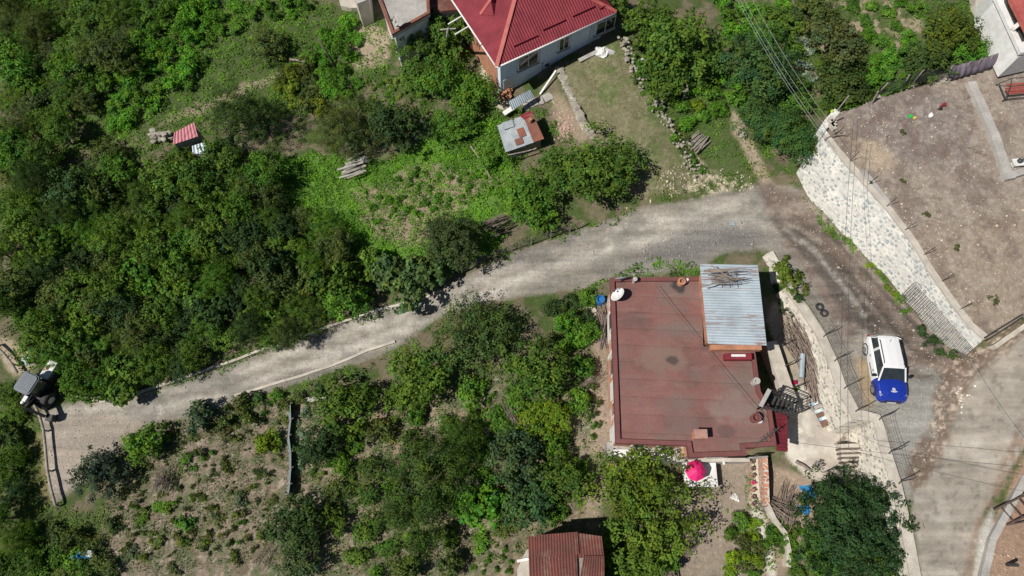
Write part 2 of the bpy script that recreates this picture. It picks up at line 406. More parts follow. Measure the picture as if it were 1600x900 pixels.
# upper dirt yard
ym = mask([(1294,208),(1326,248),(1396,328),(1432,376),(1496,474),(1540,529),(1545,528),(1640,470),(1700,60),(1580,92),(1475,125),(1372,152),(1300,182)], 2, 1, 22)
lay(ym, (.235, .195, .165)); lay(ym * sm(n1, .40, .56), (.285, .238, .192), .8)
lay(ym * mask([(1340,140),(1500,140),(1540,260),(1400,250),(1330,200)], 20, 10, 23), (.195, .165, .148), .75)
lay(ym * mask([(1380,440),(1430,360),(1600,330),(1650,500),(1520,560)], 24, 10, 24), (.29, .235, .175), .65)
lay(ym * sm(n3, .54, .70), (.33, .29, .25), .45)
lay(ym * mask([(1315,215),(1380,225),(1400,260),(1350,265)], 10, 4, 25), (.36, .29, .21), .8)
lay(ym * sm(fbm(XX, YY, .7, 91, 4), .56, .68), (.15, .115, .095), .6)
lay(ym * sm(fbm(XX, YY, 2.6, 92, 4), .60, .68), (.16, .12, .10), .5)
# road
rm = mask(ROAD, 5, 4, 30); lay(rm, (.275, .25, .215))
tr1 = mask([(480,560),(640,490),(800,428),(950,375),(1100,330),(1200,328),(1200,345),(1100,350),(960,398),(810,445),(650,510),(490,580)], 8, 6, 31)
lay(rm * sm(n1, .42, .6), (.25, .222, .188), .7); lay(tr1, (.37, .343, .30), .6)
lay(rm * sm(n3, .52, .7), (.39, .365, .325), .3)
CL = [(60,672),(180,645),(340,606),(490,552),(620,508),(720,462),(830,418),(960,372),(1080,348),(1180,326),(1240,345),(1310,430),(1370,520)]
best = np.full(XX.shape, 1e9); lat = np.zeros(XX.shape)
for (ax, ay), (bx, by) in zip(CL, CL[1:]):
    L2 = (bx - ax) ** 2 + (by - ay) ** 2; t = np.clip(((PXX - ax) * (bx - ax) + (PYY - ay) * (by - ay)) / L2, 0, 1)
    d = np.hypot(PXX - ax - t * (bx - ax), PYY - ay - t * (by - ay)); sgn = np.sign((bx - ax) * (PYY - ay) - (by - ay) * (PXX - ax))
    k = d < best; best = np.where(k, d, best); lat = np.where(k, d * sgn, lat)
lat = lat + (fbm(XX, YY, .5, 63, 3) - .5) * 14; hwd = np.interp(PXX, [60, 400, 700, 900, 1100, 1400], [26, 26, 26, 30, 34, 30])
q = lat / hwd
rut = np.exp(-((q - .45) / .17) ** 2) + np.exp(-((q + .45) / .17) ** 2)
lay(rm * np.clip(rut, 0, 1) * (.5 + .5 * n2), (.42, .392, .345), .7)
lay(rm * np.exp(-(q / .14) ** 2) * sm(n2, .3, .6), (.16, .145, .12), .6)
lay(rm * sm(np.abs(q), .75, 1.15) * sm(n3, .25, .6), (.13, .12, .105), .65)
lay(rm * sm(fbm(XX, YY, .45, 88, 5), .58, .66), (.15, .14, .125), .5)
lay(mask([(1010,385),(1100,350),(1180,350),(1195,385),(1130,392),(1085,415),(960,432)], 8, 6, 32), (.17, .163, .152), .8)
lay(mask([(70,650),(160,640),(230,660),(180,710),(110,770),(80,785)], 12, 6, 33), (.30, .255, .212), .7)
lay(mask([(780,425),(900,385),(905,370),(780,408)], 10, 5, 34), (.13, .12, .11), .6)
bm_ = mask([(1180,285),(1230,292),(1285,335),(1340,400),(1400,460),(1455,508),(1500,560),(1488,600),(1440,592),(1418,560),(1398,520),(1340,515),(1320,540),(1285,470),(1240,400),(1210,350)], 6, 5, 35)
lay(bm_, (.165, .13, .11)); lay(bm_ * sm(n2, .45, .6), (.23, .195, .165), .8); lay(bm_ * sm(fbm(XX, YY, 1.8, 95, 4), .54, .64), (.13, .095, .075), .7)
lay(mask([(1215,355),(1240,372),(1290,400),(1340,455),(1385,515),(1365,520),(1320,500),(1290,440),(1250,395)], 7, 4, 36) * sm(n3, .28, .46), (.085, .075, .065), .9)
lay(mask([(1250,300),(1330,375),(1400,460),(1500,560),(1480,545),(1400,475),(1330,410)], 8, 4, 37) * sm(n3, .4, .6), (.33, .28, .23), .6)
def linemask(pts, w, seed=0):
    best = np.full(XX.shape, 1e9)
    for (ax, ay), (bx, by) in zip(pts, pts[1:]):
        t = np.clip(((PXX - ax) * (bx - ax) + (PYY - ay) * (by - ay)) / ((bx - ax) ** 2 + (by - ay) ** 2), 0, 1)
        best = np.minimum(best, np.hypot(PXX - ax - t * (bx - ax), PYY - ay - t * (by - ay)))
    return np.clip(1.4 - (best + (fbm(XX, YY, 1.2, seed, 4) - .5) * w * 1.6) / w, 0, 1)
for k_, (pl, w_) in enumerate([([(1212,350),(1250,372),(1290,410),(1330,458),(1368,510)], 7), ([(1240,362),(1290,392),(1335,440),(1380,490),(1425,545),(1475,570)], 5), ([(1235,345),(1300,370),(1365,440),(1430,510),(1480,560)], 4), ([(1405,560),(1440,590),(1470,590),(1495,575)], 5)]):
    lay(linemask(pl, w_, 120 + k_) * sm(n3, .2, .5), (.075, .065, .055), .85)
lay(linemask([(1225,358),(1270,390),(1312,440),(1350,492)], 5, 131) * sm(n3, .3, .5), (.30, .28, .25), .7)
lay(mask([(1352,560),(1500,585),(1478,660),(1425,745),(1420,790),(1405,740),(1380,655),(1350,640)], 6, 6, 38), (.27, .262, .235), .95)
lay(mask([(1335,560),(1360,560),(1365,640),(1350,640)], 6, 4, 39), (.33, .245, .15), .8)
lay(mask([(1395,550),(1470,555),(1500,575),(1475,600),(1415,590)], 10, 4, 40) * sm(n3, .38, .6), (.15, .115, .09), .85)
# paved road and the soil spilled along its edge
pm = mask(PAVED, 2, 2, 41); lay(pm, (.32, .285, .24)); lay(pm * sm(n1, .4, .6), (.235, .21, .18), .5); lay(pm * sm(fbm(XX, YY, .6, 96, 5), .54, .66), (.36, .33, .29), .6); lay(pm * sm(fbm(XX, YY, 3.0, 97, 3), .66, .74), (.13, .115, .10), .5); lay(pm * sm(fbm(XX + YY, YY - XX * .2, .35, 99, 5), .56, .62), (.20, .18, .155), .5)
sp = mask([(1530,542),(1575,515),(1605,498),(1605,522),(1552,566),(1512,604),(1490,650),(1484,690),(1462,728),(1436,762),(1408,748),(1424,705),(1454,668),(1458,612),(1470,585),(1495,552)], 9, 4, 42)
lay(sp * sm(n3, .22, .42), (.15, .105, .078), .9)
lay(sp * sm(n3, .56, .68), (.42, .36, .29), .8)
lay(mask([(1600,640),(1600,720),(1550,790),(1528,850),(1520,900),(1505,900),(1520,820),(1545,770)], 5, 3, 43) * sm(n3, .34, .52), (.22, .155, .115), .8)
lay(mask([(1600,715),(1560,800),(1525,880),(1520,1000),(1700,1000),(1700,640)], 5, 3, 44), (.28, .19, .135))
lay(mask([(1530,830),(1555,790),(1550,850),(1535,920),(1520,920)], 4, 3, 45), (.42, .40, .36), .9)
# concrete yard
cm = mask(CONC, 4, 2, 46); lay(cm, (.50, .465, .405)); lay(cm * sm(n1, .42, .58), (.38, .33, .275), .75); lay(cm * sm(fbm(XX, YY, 1.6, 98, 5), .54, .62), (.30, .265, .225), .6); lay(cm * mask([(1262,645),(1300,650),(1310,690),(1275,700)], 8, 4, 47), (.36, .31, .27), .6)
lay(mask([(1210,470),(1240,480),(1262,520),(1290,590),(1262,605),(1240,600),(1225,560),(1200,500)], 5, 3, 48), (.34, .29, .225), .9)
fl = mask([(205,690),(300,655),(480,618),(700,600),(920,560),(925,900),(140,910),(165,810)], 10, 5, 71)
lay(fl * sm(fbm(XX, YY, 1.9, 72, 4), .50, .62), (.095, .115, .055), .8)
lay(fl * sm(fbm(XX, YY, 3.3, 73, 3), .58, .72), (.15, .115, .085), .7)
lay(fl * sm(fbm(XX, YY, 5.0, 74, 3), .62, .75), (.40, .35, .28), .5)
# path strip in the garden
lay(mask([(1175,712),(1188,712),(1190,800),(1205,850),(1215,905),(1200,905),(1190,860),(1172,800)], 3, 2, 49), (.50, .46, .39), .95)
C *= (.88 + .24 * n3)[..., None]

nx, ny = XX.shape
rough = np.ones(XX.shape)
for mm in (rm, pm, cm): rough *= (1 - np.clip(mm, 0, 1))
VZ = ZZ + rough * .10 * (fbm(XX, YY, 1.1, 3, 4) - .5) * (1 - .5 * ym)
VZ += np.clip(rm, 0, 1) * .035 * (fbm(XX, YY, .9, 13, 3) - .5)
idx = np.arange(nx * ny).reshape(nx, ny)
quads = np.stack([idx[:-1, :-1], idx[1:, :-1], idx[1:, 1:], idx[:-1, 1:]], -1).reshape(-1, 4)
def groundmat(name, peb=9.0, pebamt=.5, brick=False, bmpd=.05, con=.36, nsc=3.5, streak=None):
    m, nt, b = newmat(name)
    at = nt.nodes.new('ShaderNodeAttribute'); at.attribute_name = 'tone'; v = coords(nt)
    o = at.outputs['Color']
    o = mixc(nt, 1.0, o, ramp(nt, noise(nt, v, nsc, 8, .72), [(.28, 1 - con), (.5, 1.0), (.72, 1 + con)]), 'MULTIPLY')
    if streak is not None: o = mixc(nt, 1.0, o, ramp(nt, noise(nt, coords(nt, (.10, 1.15, 1), (0, 0, streak)), 1.5, 7, .62), [(.32, .76), (.5, 1.0), (.68, 1.24)]), 'MULTIPLY')
    h = noise(nt, v, 9, 8, .75)
    if brick:
        bv = coords(nt, (1, 1, 1), (0, 0, math.radians(-33)))
        bt = nt.nodes.new('ShaderNodeTexBrick'); nt.links.new(bv, bt.inputs[0]); bt.inputs['Scale'].default_value = 1.0
        bt.inputs['Brick Width'].default_value = .22; bt.inputs['Row Height'].default_value = .16; bt.inputs['Mortar Size'].default_value = .018; bt.inputs['Mortar Smooth'].default_value = .3
        bt.inputs['Color1'].default_value = (1.03, 1.03, 1.02, 1); bt.inputs['Color2'].default_value = (.96, .96, .96, 1); bt.inputs['Mortar'].default_value = (.93, .92, .90, 1)
        o = mixc(nt, 1.0, o, bt.outputs[0], 'MULTIPLY')
    else:
        vo = nt.nodes.new('ShaderNodeTexVoronoi'); vo.inputs['Scale'].default_value = peb; nt.links.new(v, vo.inputs['Vector'])
        pc = ramp(nt, vo.outputs['Color'], [(.0, .72), (.72, 1.0), (.92, 1.9)])
        near = ramp(nt, vo.outputs['Distance'], [(.28, 1), (.5, 0)])
        msk = mixc(nt, 1.0, near, pebamt, 'MULTIPLY') if False else near
        mm = nt.nodes.new('ShaderNodeMath'); mm.operation = 'MULTIPLY'; nt.links.new(near, mm.inputs[0]); mm.inputs[1].default_value = pebamt
        o = mixc(nt, mm.outputs[0], o, mixc(nt, 1.0, o, pc, 'MULTIPLY'))
        ma = nt.nodes.new('ShaderNodeMath'); ma.operation = 'MULTIPLY_ADD'; nt.links.new(near, ma.inputs[0]); ma.inputs[1].default_value = .35 * pebamt; nt.links.new(h, ma.inputs[2]); h = ma.outputs[0]
    nt.links.new(o, b.inputs['Base Color']); b.inputs['Roughness'].default_value = .95; b.inputs['Specular IOR Level'].default_value = .15
    bump(nt, b, h, bmpd, .7); return m
def sheet(name, sel, lift, mat):
    q = quads[sel]; used = np.unique(q); mp = -np.ones(nx * ny, int); mp[used] = np.arange(len(used))
    V = np.stack([XX.ravel()[used], YY.ravel()[used], VZ.ravel()[used] + lift], 1)
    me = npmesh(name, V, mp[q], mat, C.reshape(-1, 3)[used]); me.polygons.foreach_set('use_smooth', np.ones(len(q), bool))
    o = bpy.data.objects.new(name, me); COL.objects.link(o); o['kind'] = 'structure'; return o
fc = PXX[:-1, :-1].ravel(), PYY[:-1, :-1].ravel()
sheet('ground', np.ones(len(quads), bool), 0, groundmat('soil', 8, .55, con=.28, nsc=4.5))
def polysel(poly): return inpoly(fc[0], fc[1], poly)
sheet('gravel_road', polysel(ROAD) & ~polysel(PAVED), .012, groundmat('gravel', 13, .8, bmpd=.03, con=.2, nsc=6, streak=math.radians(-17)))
sheet('paved_road', polysel(PAVED), .016, groundmat('pavers', brick=True, bmpd=.004, con=.14, nsc=2.0, streak=math.radians(-62)))
sheet('concrete_yard', polysel(CONC), .012, groundmat('yard_concrete', 3, .1, bmpd=.01, con=.2, nsc=1.5))

# ------------------------------------------------------------------ masonry walls
def stonemat(name, joint, ca, cb, cc, sc, stretch=1.8, rz=0.0, edge=.06, rnd=None):
    m, nt, b = newmat(name)
    v = coords(nt, (1 / stretch, 1, 1), (0, 0, rz))
    nz = nt.nodes.new('ShaderNodeTexNoise'); nz.inputs['Scale'].default_value = 4; nt.links.new(v, nz.inputs['Vector'])
    v2 = mixc(nt, .06, v, nz.outputs[1], 'ADD')
    vo = nt.nodes.new('ShaderNodeTexVoronoi'); vo.inputs['Scale'].default_value = sc; nt.links.new(v2, vo.inputs['Vector'])
    vc = vo
    if rnd is None: vo = nt.nodes.new('ShaderNodeTexVoronoi'); vo.feature = 'DISTANCE_TO_EDGE'; vo.inputs['Scale'].default_value = sc; nt.links.new(v2, vo.inputs['Vector'])
    sep = nt.nodes.new('ShaderNodeSeparateColor'); nt.links.new(vc.outputs['Color'], sep.inputs[0])
    col = ramp(nt, sep.outputs[0], [(.12, ca), (.3, cb), (.6, cc)])
    col = mixc(nt, 1.0, col, ramp(nt, noise(nt, v, 9, 5), [(.3, .75), (.7, 1.2)]), 'MULTIPLY')
    if rnd is None: e = ramp(nt, vo.outputs['Distance'], [(edge, 0), (edge + .07, 1)])
    else: e = ramp(nt, vo.outputs['Distance'], [(rnd, 1), (rnd + .1, 0)])
    jc = mixc(nt, 1.0, joint, ramp(nt, noise(nt, v, 1.2, 7), [(.3, .76), (.65, 1.12)]), 'MULTIPLY')
    o = mixc(nt, e, jc, col)
    nt.links.new(o, b.inputs['Base Color']); b.inputs['Roughness'].default_value = .92
    bump(nt, b, e, .03, .5); return m
MT['wallstone'] = stonemat('mortared_stone', (.62, .60, .55), (.30, .33, .33), (.38, .405, .40), (.56, .55, .51), 4.7, 1.5, math.radians(50), .13, .46)
MT['wallstone2'] = stonemat('mortared_stone_warm', (.60, .555, .475), (.25, .24, .225), (.40, .38, .34), (.52, .485, .42), 5.0, 1.6, math.radians(62), .15, .42)
MT['drystone'] = stonemat('dry_stone', (.22, .19, .15), (.34, .30, .25), (.46, .41, .34), (.55, .50, .43), 3.4, 1.2, 0, .04)
MT['brickwall'] = stonemat('hollow_brick', (.50, .46, .40), (.42, .17, .10), (.50, .24, .14), (.36, .14, .085), 4.5, 1.5, 0, .05)

def wallstrip(mb, top, zt, zb, th, side=1, batter=0.0, seg=1.0, jit=0.0):
    """wall along the world polyline top (outer top edge); zt, zb functions; thickness to 'side' of travel"""
    pts = []
    for i in range(len(top) - 1):
        a = Vector(top[i][:2]); b = Vector(top[i + 1][:2]); n = max(1, int((b - a).length / seg))
        for k in range(n): pts.append(a.lerp(b, k / n))
    pts.append(Vector(top[-1][:2]))
    n = len(pts); vs = []; fs = []
    for i, p in enumerate(pts):
        d = (pts[min(i + 1, n - 1)] - pts[max(i - 1, 0)]).normalized(); nn = Vector((-d.y, d.x)) * side
        t = zt(p.x, p.y, i / (n - 1)) + R.uniform(-jit, jit); q = p + nn * th; f = p - nn * batter
        b = zb(f.x, f.y, i / (n - 1))
        vs += [(f.x, f.y, b), (p.x, p.y, t), (q.x, q.y, t), (q.x, q.y, b)]
    for i in range(n - 1):
        a = i * 4
        for k in range(4):
            j = (k + 1) % 4; f = (a + k, a + j, a + 4 + j, a + 4 + k); fs.append(f if side < 0 else f[::-1])
    e = (0, 1, 2, 3); g = tuple((n - 1) * 4 + k for k in (3, 2, 1, 0))
    fs.append(e if side > 0 else e[::-1]); fs.append(g if side > 0 else g[::-1])
    return mb.add(vs, fs)
def lerpz(pts):
    """height along a polyline of 3D points by fraction of length"""
    L = [0]
    for a, b in zip(pts, pts[1:]): L.append(L[-1] + (Vector(b[:2]) - Vector(a[:2])).length)
    def f(x, y, t):
        s = t * L[-1]
        for i in range(len(L) - 1):
            if s <= L[i + 1] + 1e-9: k = (s - L[i]) / max(1e-9, L[i + 1] - L[i]); return pts[i][2] * (1 - k) + pts[i + 1][2] * k
        return pts[-1][2]
    return f

# tall retaining wall of the dirt yard
W1 = [P(x, y, YZ) for x, y in [(1286,213),(1318,255),(1350,290),(1388,333),(1424,381),(1452,428),(1488,480),(1513,511),(1536,531)]]
w1 = thing('retaining_wall', 'tall mortared stone retaining wall between the brown track and the bare dirt yard', 'wall', (W1[2].x, W1[2].y, 1.0))
foot = [P(*t) for t in [(1243,272,.3),(1267,316,.45),(1300,351,.65),(1340,392,.8),(1380,433,1.0),(1415,470,1.3),(1456,522,1.7),(1488,549,2.2),(1513,558,2.6)]]
topl = [p + Vector((0, 0, .02)) for p in W1]
mb = MB(); nw = 60; vs = []; fs = []
def along(L, t):
    t *= len(L) - 1; i = min(int(t), len(L) - 2); return L[i].lerp(L[i + 1], t - i)
for i in range(nw + 1):
    a = along(foot, i / nw); b = along(topl, i / nw); dd = Vector((a.x - b.x, a.y - b.y, 0)); dd = dd.normalized()
    a2 = a - Vector((0, 0, .8)) + dd * .02
    for k in range(9): p = a2.lerp(b, k / 8) + dd * R.uniform(-.015, .015); vs.append(p)
    vs.append(b - dd * .5); vs.append(Vector((b.x, b.y, a.z - .8)) - dd * .5)
for i in range(nw):
    for k in range(11): a = i * 11 + k; b = i * 11 + (k + 1) % 11; fs.append((a, a + 11, b + 11, b))
fs.append(tuple(range(11))[::-1]); fs.append(tuple(nw * 11 + k for k in range(11)))
mb.add(vs, [f[::-1] for f in fs]); mb.build('masonry', 'wallstone', w1)
mb = MB(); wallstrip(mb, [p + Vector((-.04, -.02, 0)) for p in W1], lambda x, y, t: YZ + .14, lambda x, y, t: YZ + .023, .38, 1, 0, .4, .012); mb.build('coping', 'concrete_light', w1)
# end face of the wall at the top left
ef = [P(1287,209,YZ), P(1297,193,YZ), P(1312,176,YZ)]
mb = MB(); wallstrip(mb, ef[::-1], lambda x, y, t: YZ + .05, lambda x, y, t: .4, .4, -1, .1, .4, .03); mb.build('end_masonry', 'wallstone', w1)

# retaining wall of the concrete yard, with coping
zt2 = lerpz([(p.x, p.y, p.z + .05) for p in W2P])
w2 = thing('retaining_wall', 'curved pale stone retaining wall below the gravel verge, bordering the concrete yard', 'wall', (W2P[5].x, W2P[5].y, 0))
# visible face looks to the left/down: outer top edge is the inner side line
W2in = []
for i, p in enumerate(W2P):
    d = (W2P[min(i + 1, len(W2P) - 1)] - W2P[max(i - 1, 0)]); d = Vector((d.x, d.y)).normalized(); nn = Vector((d.y, -d.x))
    W2in.append(Vector((p.x + nn.x * .62, p.y + nn.y * .62, p.z)))
W2c = W2in[2:]; zt2b = lerpz([(p.x, p.y, p.z + .03) for p in W2c])
mb = MB(); wallstrip(mb, W2c, zt2b, lambda x, y, t: -.4, .55, 1, .45, .5); mb.build('masonry', 'wallstone2', w2)
mb = MB(); zc = lerpz([(p.x, p.y, p.z + .15) for p in W2c]); zd = lerpz([(p.x, p.y, p.z + .034) for p in W2c])
wallstrip(mb, W2c, zc, zd, .58, 1, .0, .4, .01); mb.build('coping', 'concrete_light', w2)
# short broken stretch at the north end
mb = MB(); q = [P(1197,397,.7), P(1207,412,.75), P(1212,440,.8)]
wallstrip(mb, q, lambda x, y, t: .75, lambda x, y, t: -.1, .5, 1, .2, .3, .06)
single(mb, 'stone_wall', 'wallstone2', 'short broken end of pale stone wall under the climbing vine, beside the zinc roof corner', 'wall')
# low wall beside the dark alley of the house
q = [P(1196,535,.9), P(1204,560,.9), P(1214,590,.9), P(1226,625,.9), P(1232,645,.9)]
w3 = thing('garden_wall', 'low pale wall with a flat coping between the shaded alley and the brushwood pile', 'wall', (q[2].x, q[2].y, 0))
mb = MB(); wallstrip(mb, q, lambda x, y, t: .9, lambda x, y, t: -.4, .75, 1, .1, .4, .02); mb.build('coping', 'concrete_light', w3)
for (x, y) in [(1205,541),(1215,572),(1226,607)]:
    b = P(x + 12, y, .9); mb = MB(); mb.beam(b, b + Vector((.0, 0, 1.0)), .05); mb.beam(b + Vector((0, 0, 1)), b + Vector((.25, .1, 1.25)), .045); mb.build('post', 'metal_dark', w3)

# terrace wall of the dry lawn (rubble wall seen from above)
def rubble(name, pts, zf, wdt, label, rad=.22, mat='stone', dens=9, zspread=.5):
    mb = MB()
    for i in range(len(pts) - 1):
        a = G(*pts[i]); b = G(*pts[i + 1]); L = (b - a).length; d = (b - a).normalized(); nn = Vector((-d.y, d.x, 0))
        for k in range(int(L * dens)):
            p = a.lerp(b, R.random()) + nn * R.uniform(-wdt / 2, wdt / 2); r = rad * R.uniform(.55, 1.25)
            mb.stone((p.x, p.y, H(p.x, p.y) + R.uniform(0, zspread)), r, R.uniform(.8, 1.4), R.uniform(.8, 1.3))
    return single(mb, name, mat, label, 'wall')
q = [P(870,108,1.45), P(883,140,1.4), P(903,183,1.25), P(924,217,1.0)]
w4 = thing('terrace_wall', 'straight dry stone terrace wall along the left side of the dry lawn', 'wall', (q[1].x, q[1].y, .6))
mb = MB(); wallstrip(mb, q, lerpz(q), lambda x, y, t: -.2, .42, 1, .05, .35, .03); mb.build('masonry', 'drystone', w4)
mb = MB()
for i in range(150):
    k = R.random() * (len(q) - 1); a = q[int(k)]; b = q[int(k) + 1]; p = a.lerp(b, k - int(k)); mb.stone(p + Vector((R.uniform(0, .38), R.uniform(0, .12), .0)), R.uniform(.10, .17), 1.3, 1.0, .5)
mb.build('cap_stones', 'stone', w4)
rubble('rubble_wall', [(972,62),(980,85),(990,105),(1003,128),(1012,145)], None, .8, 'tumbled rubble wall at the upper right edge of the dry lawn', .12, dens=20)
rubble('rubble_wall', [(1020,160),(1040,190),(1055,212),(1070,240),(1082,265),(1092,280)], None, 1.1, 'crumbled rubble bank below the wooden frame at the lower right edge of the dry lawn', .10, dens=16)
rubble('rockery', [(1370,153),(1398,148),(1425,143),(1450,140),(1472,132)], None, .45, 'line of large stones along the net fence at the top of the dirt yard', .26, dens=11, zspread=.2)

# concrete kerb strip and low wall in the dirt yard
q = [P(1512,128,YZ + .3), P(1532,172,YZ + .3), P(1552,220,YZ + .3), P(1568,268,YZ + .3), P(1574,280,YZ + .3)]
mb = MB(); wallstrip(mb, q, lambda x, y, t: YZ + .3, lambda x, y, t: YZ - .3, .55, 1, 0, .5, .03); 
q2 = [P(1572,281,YZ + .3), P(1600,272,YZ + .3), P(1640,262,YZ + .3)]
wallstrip(mb, q2, lambda x, y, t: YZ + .297, lambda x, y, t: YZ - .3, .4, 1, 0, .5, .02)
single(mb, 'yard_wall', 'concrete', 'low rough concrete wall crossing the dirt yard beside the red bench', 'wall')
q = [P(1556,545,3.15), P(1574,532,3.25), P(1600,514,3.4), P(1650,480,3.6)]
mb = MB(); wallstrip(mb, q, lerpz([(p.x, p.y, p.z + .12) for p in q]), lambda x, y, t: 2.6, .25, 1, 0, .4, .02)
single(mb, 'kerb', 'concrete_light', 'concrete kerb between the paved road and the lower corner of the dirt yard', 'kerb')
q = [P(1608,720,3.4), P(1572,790,3.35), P(1545,840,3.3), P(1530,905,3.25), P(1528,960,3.2)]
mb = MB(); wallstrip(mb, q, lerpz([(p.x, p.y, p.z + .1) for p in q]), lambda x, y, t: 2.7, .35, 1, 0, .5, .03)
single(mb, 'kerb', 'concrete', 'broken concrete kerb on the right side of the paved road', 'kerb')

# road kerbs
def kerb(pts, label, w=.16, h=.13, jit=.02, mat='concrete_light'):
    q = [G(*p) for p in pts]; mb = MB(); pts2 = []
    for a, b in zip(q, q[1:]):
        n = max(1, int((b - a).length / .9))
        for k in range(n): 
            p = a.lerp(b, k / n); pts2.append(Vector((p.x + R.uniform(-.02, .02), p.y + R.uniform(-.03, .03), p.z)))
    pts2.append(q[-1])
    wallstrip(mb, pts2, lambda x, y, t: H(x, y) + h, lambda x, y, t: H(x, y) - .1, w, 1, 0, .8, jit)
    return single(mb, 'kerb', mat, label, 'kerb')
kerb([(112,620),(135,624),(158,631),(200,622),(260,602),(330,578),(400,553),(480,525),(560,497),(590,486),(632,477)], 'long pale concrete kerb on the upper side of the gravel road, below the hazel thicket')
kerb([(600,483),(612,484)], 'short loose kerb piece lying above the long kerb of the gravel road', .22, .1)
kerb([(660,470),(690,456)], 'short kerb piece by the upper road edge near the fig shrubs', .15)
kerb([(368,620),(400,611),(470,590),(520,573),(575,550),(618,536)], 'pale concrete kerb on the lower side of the gravel road, above the planted field')

# guard rail / pipe wall at the left end of the road
def pipe(name, pts, r, mat, label, cat, up=.0, n=7, group=None, post=None):
    q = [G(x, y, up) + Vector((0, 0, up)) for x, y in pts]
    t = thing(name, label, cat, (q[0].x, q[0].y, q[0].z - up), group)
    mb = MB(); mb.tube(q, r, n); mb.build('rail', mat, t, smooth=True)
    if post:
        for k in range(0, len(q), post):
            p = q[k]; mb = MB(); mb.beam((p.x, p.y, p.z - up - .3), (p.x, p.y, p.z), .09); mb.build('post', mat, t)
    return t
pipe('guard_rail', [(54,633),(62,650),(68,672),(71,700),(74,735),(80,765),(87,790)], .085, 'wood', 'thick wooden rail along the left end of the gravel road below the digger', 'rail', .45, post=2)
pipe('guard_rail', [(-10,538),(5,552),(18,568),(27,582)], .085, 'wood', 'thick wooden rail beside the dry ground above the digger', 'rail', .45, post=2)

# ------------------------------------------------------------------ brown flat-roofed house
ZR = 3.0
rp = [(953,435),(1097,434),(1100,540),(1178,546),(1187,612),(1204,640),(1212,697),(1163,700),(1166,712),(1076,715),(1073,697),(962,693)]
rw = [P(x, y, ZR) for x, y in rp]
hc = P(1080,570,ZR); hc.z = -.8
house = thing('flat_roofed_house', 'house with a stained brown flat roof and a zinc roofed loft on its corner', 'house', tuple(hc))
def shrink(pts, d):
    n = len(pts); out = []
    ar = sum(pts[i][0] * pts[(i + 1) % n][1] - pts[(i + 1) % n][0] * pts[i][1] for i in range(n)); s = 1 if ar > 0 else -1
    for i in range(n):
        a, b, c = [Vector(pts[k % n][:2]) for k in (i - 1, i, i + 1)]
        e1 = (b - a).normalized(); e2 = (c - b).normalized(); n1 = Vector((-e1.y, e1.x)) * s; n2 = Vector((-e2.y, e2.x)) * s
        m = (n1 + n2); m = m / max(.3, m.length_squared) * 2 if m.length > .1 else n1
        out.append(b + m * d)
    return out
sx = [(v.x, v.y) for v in rw]
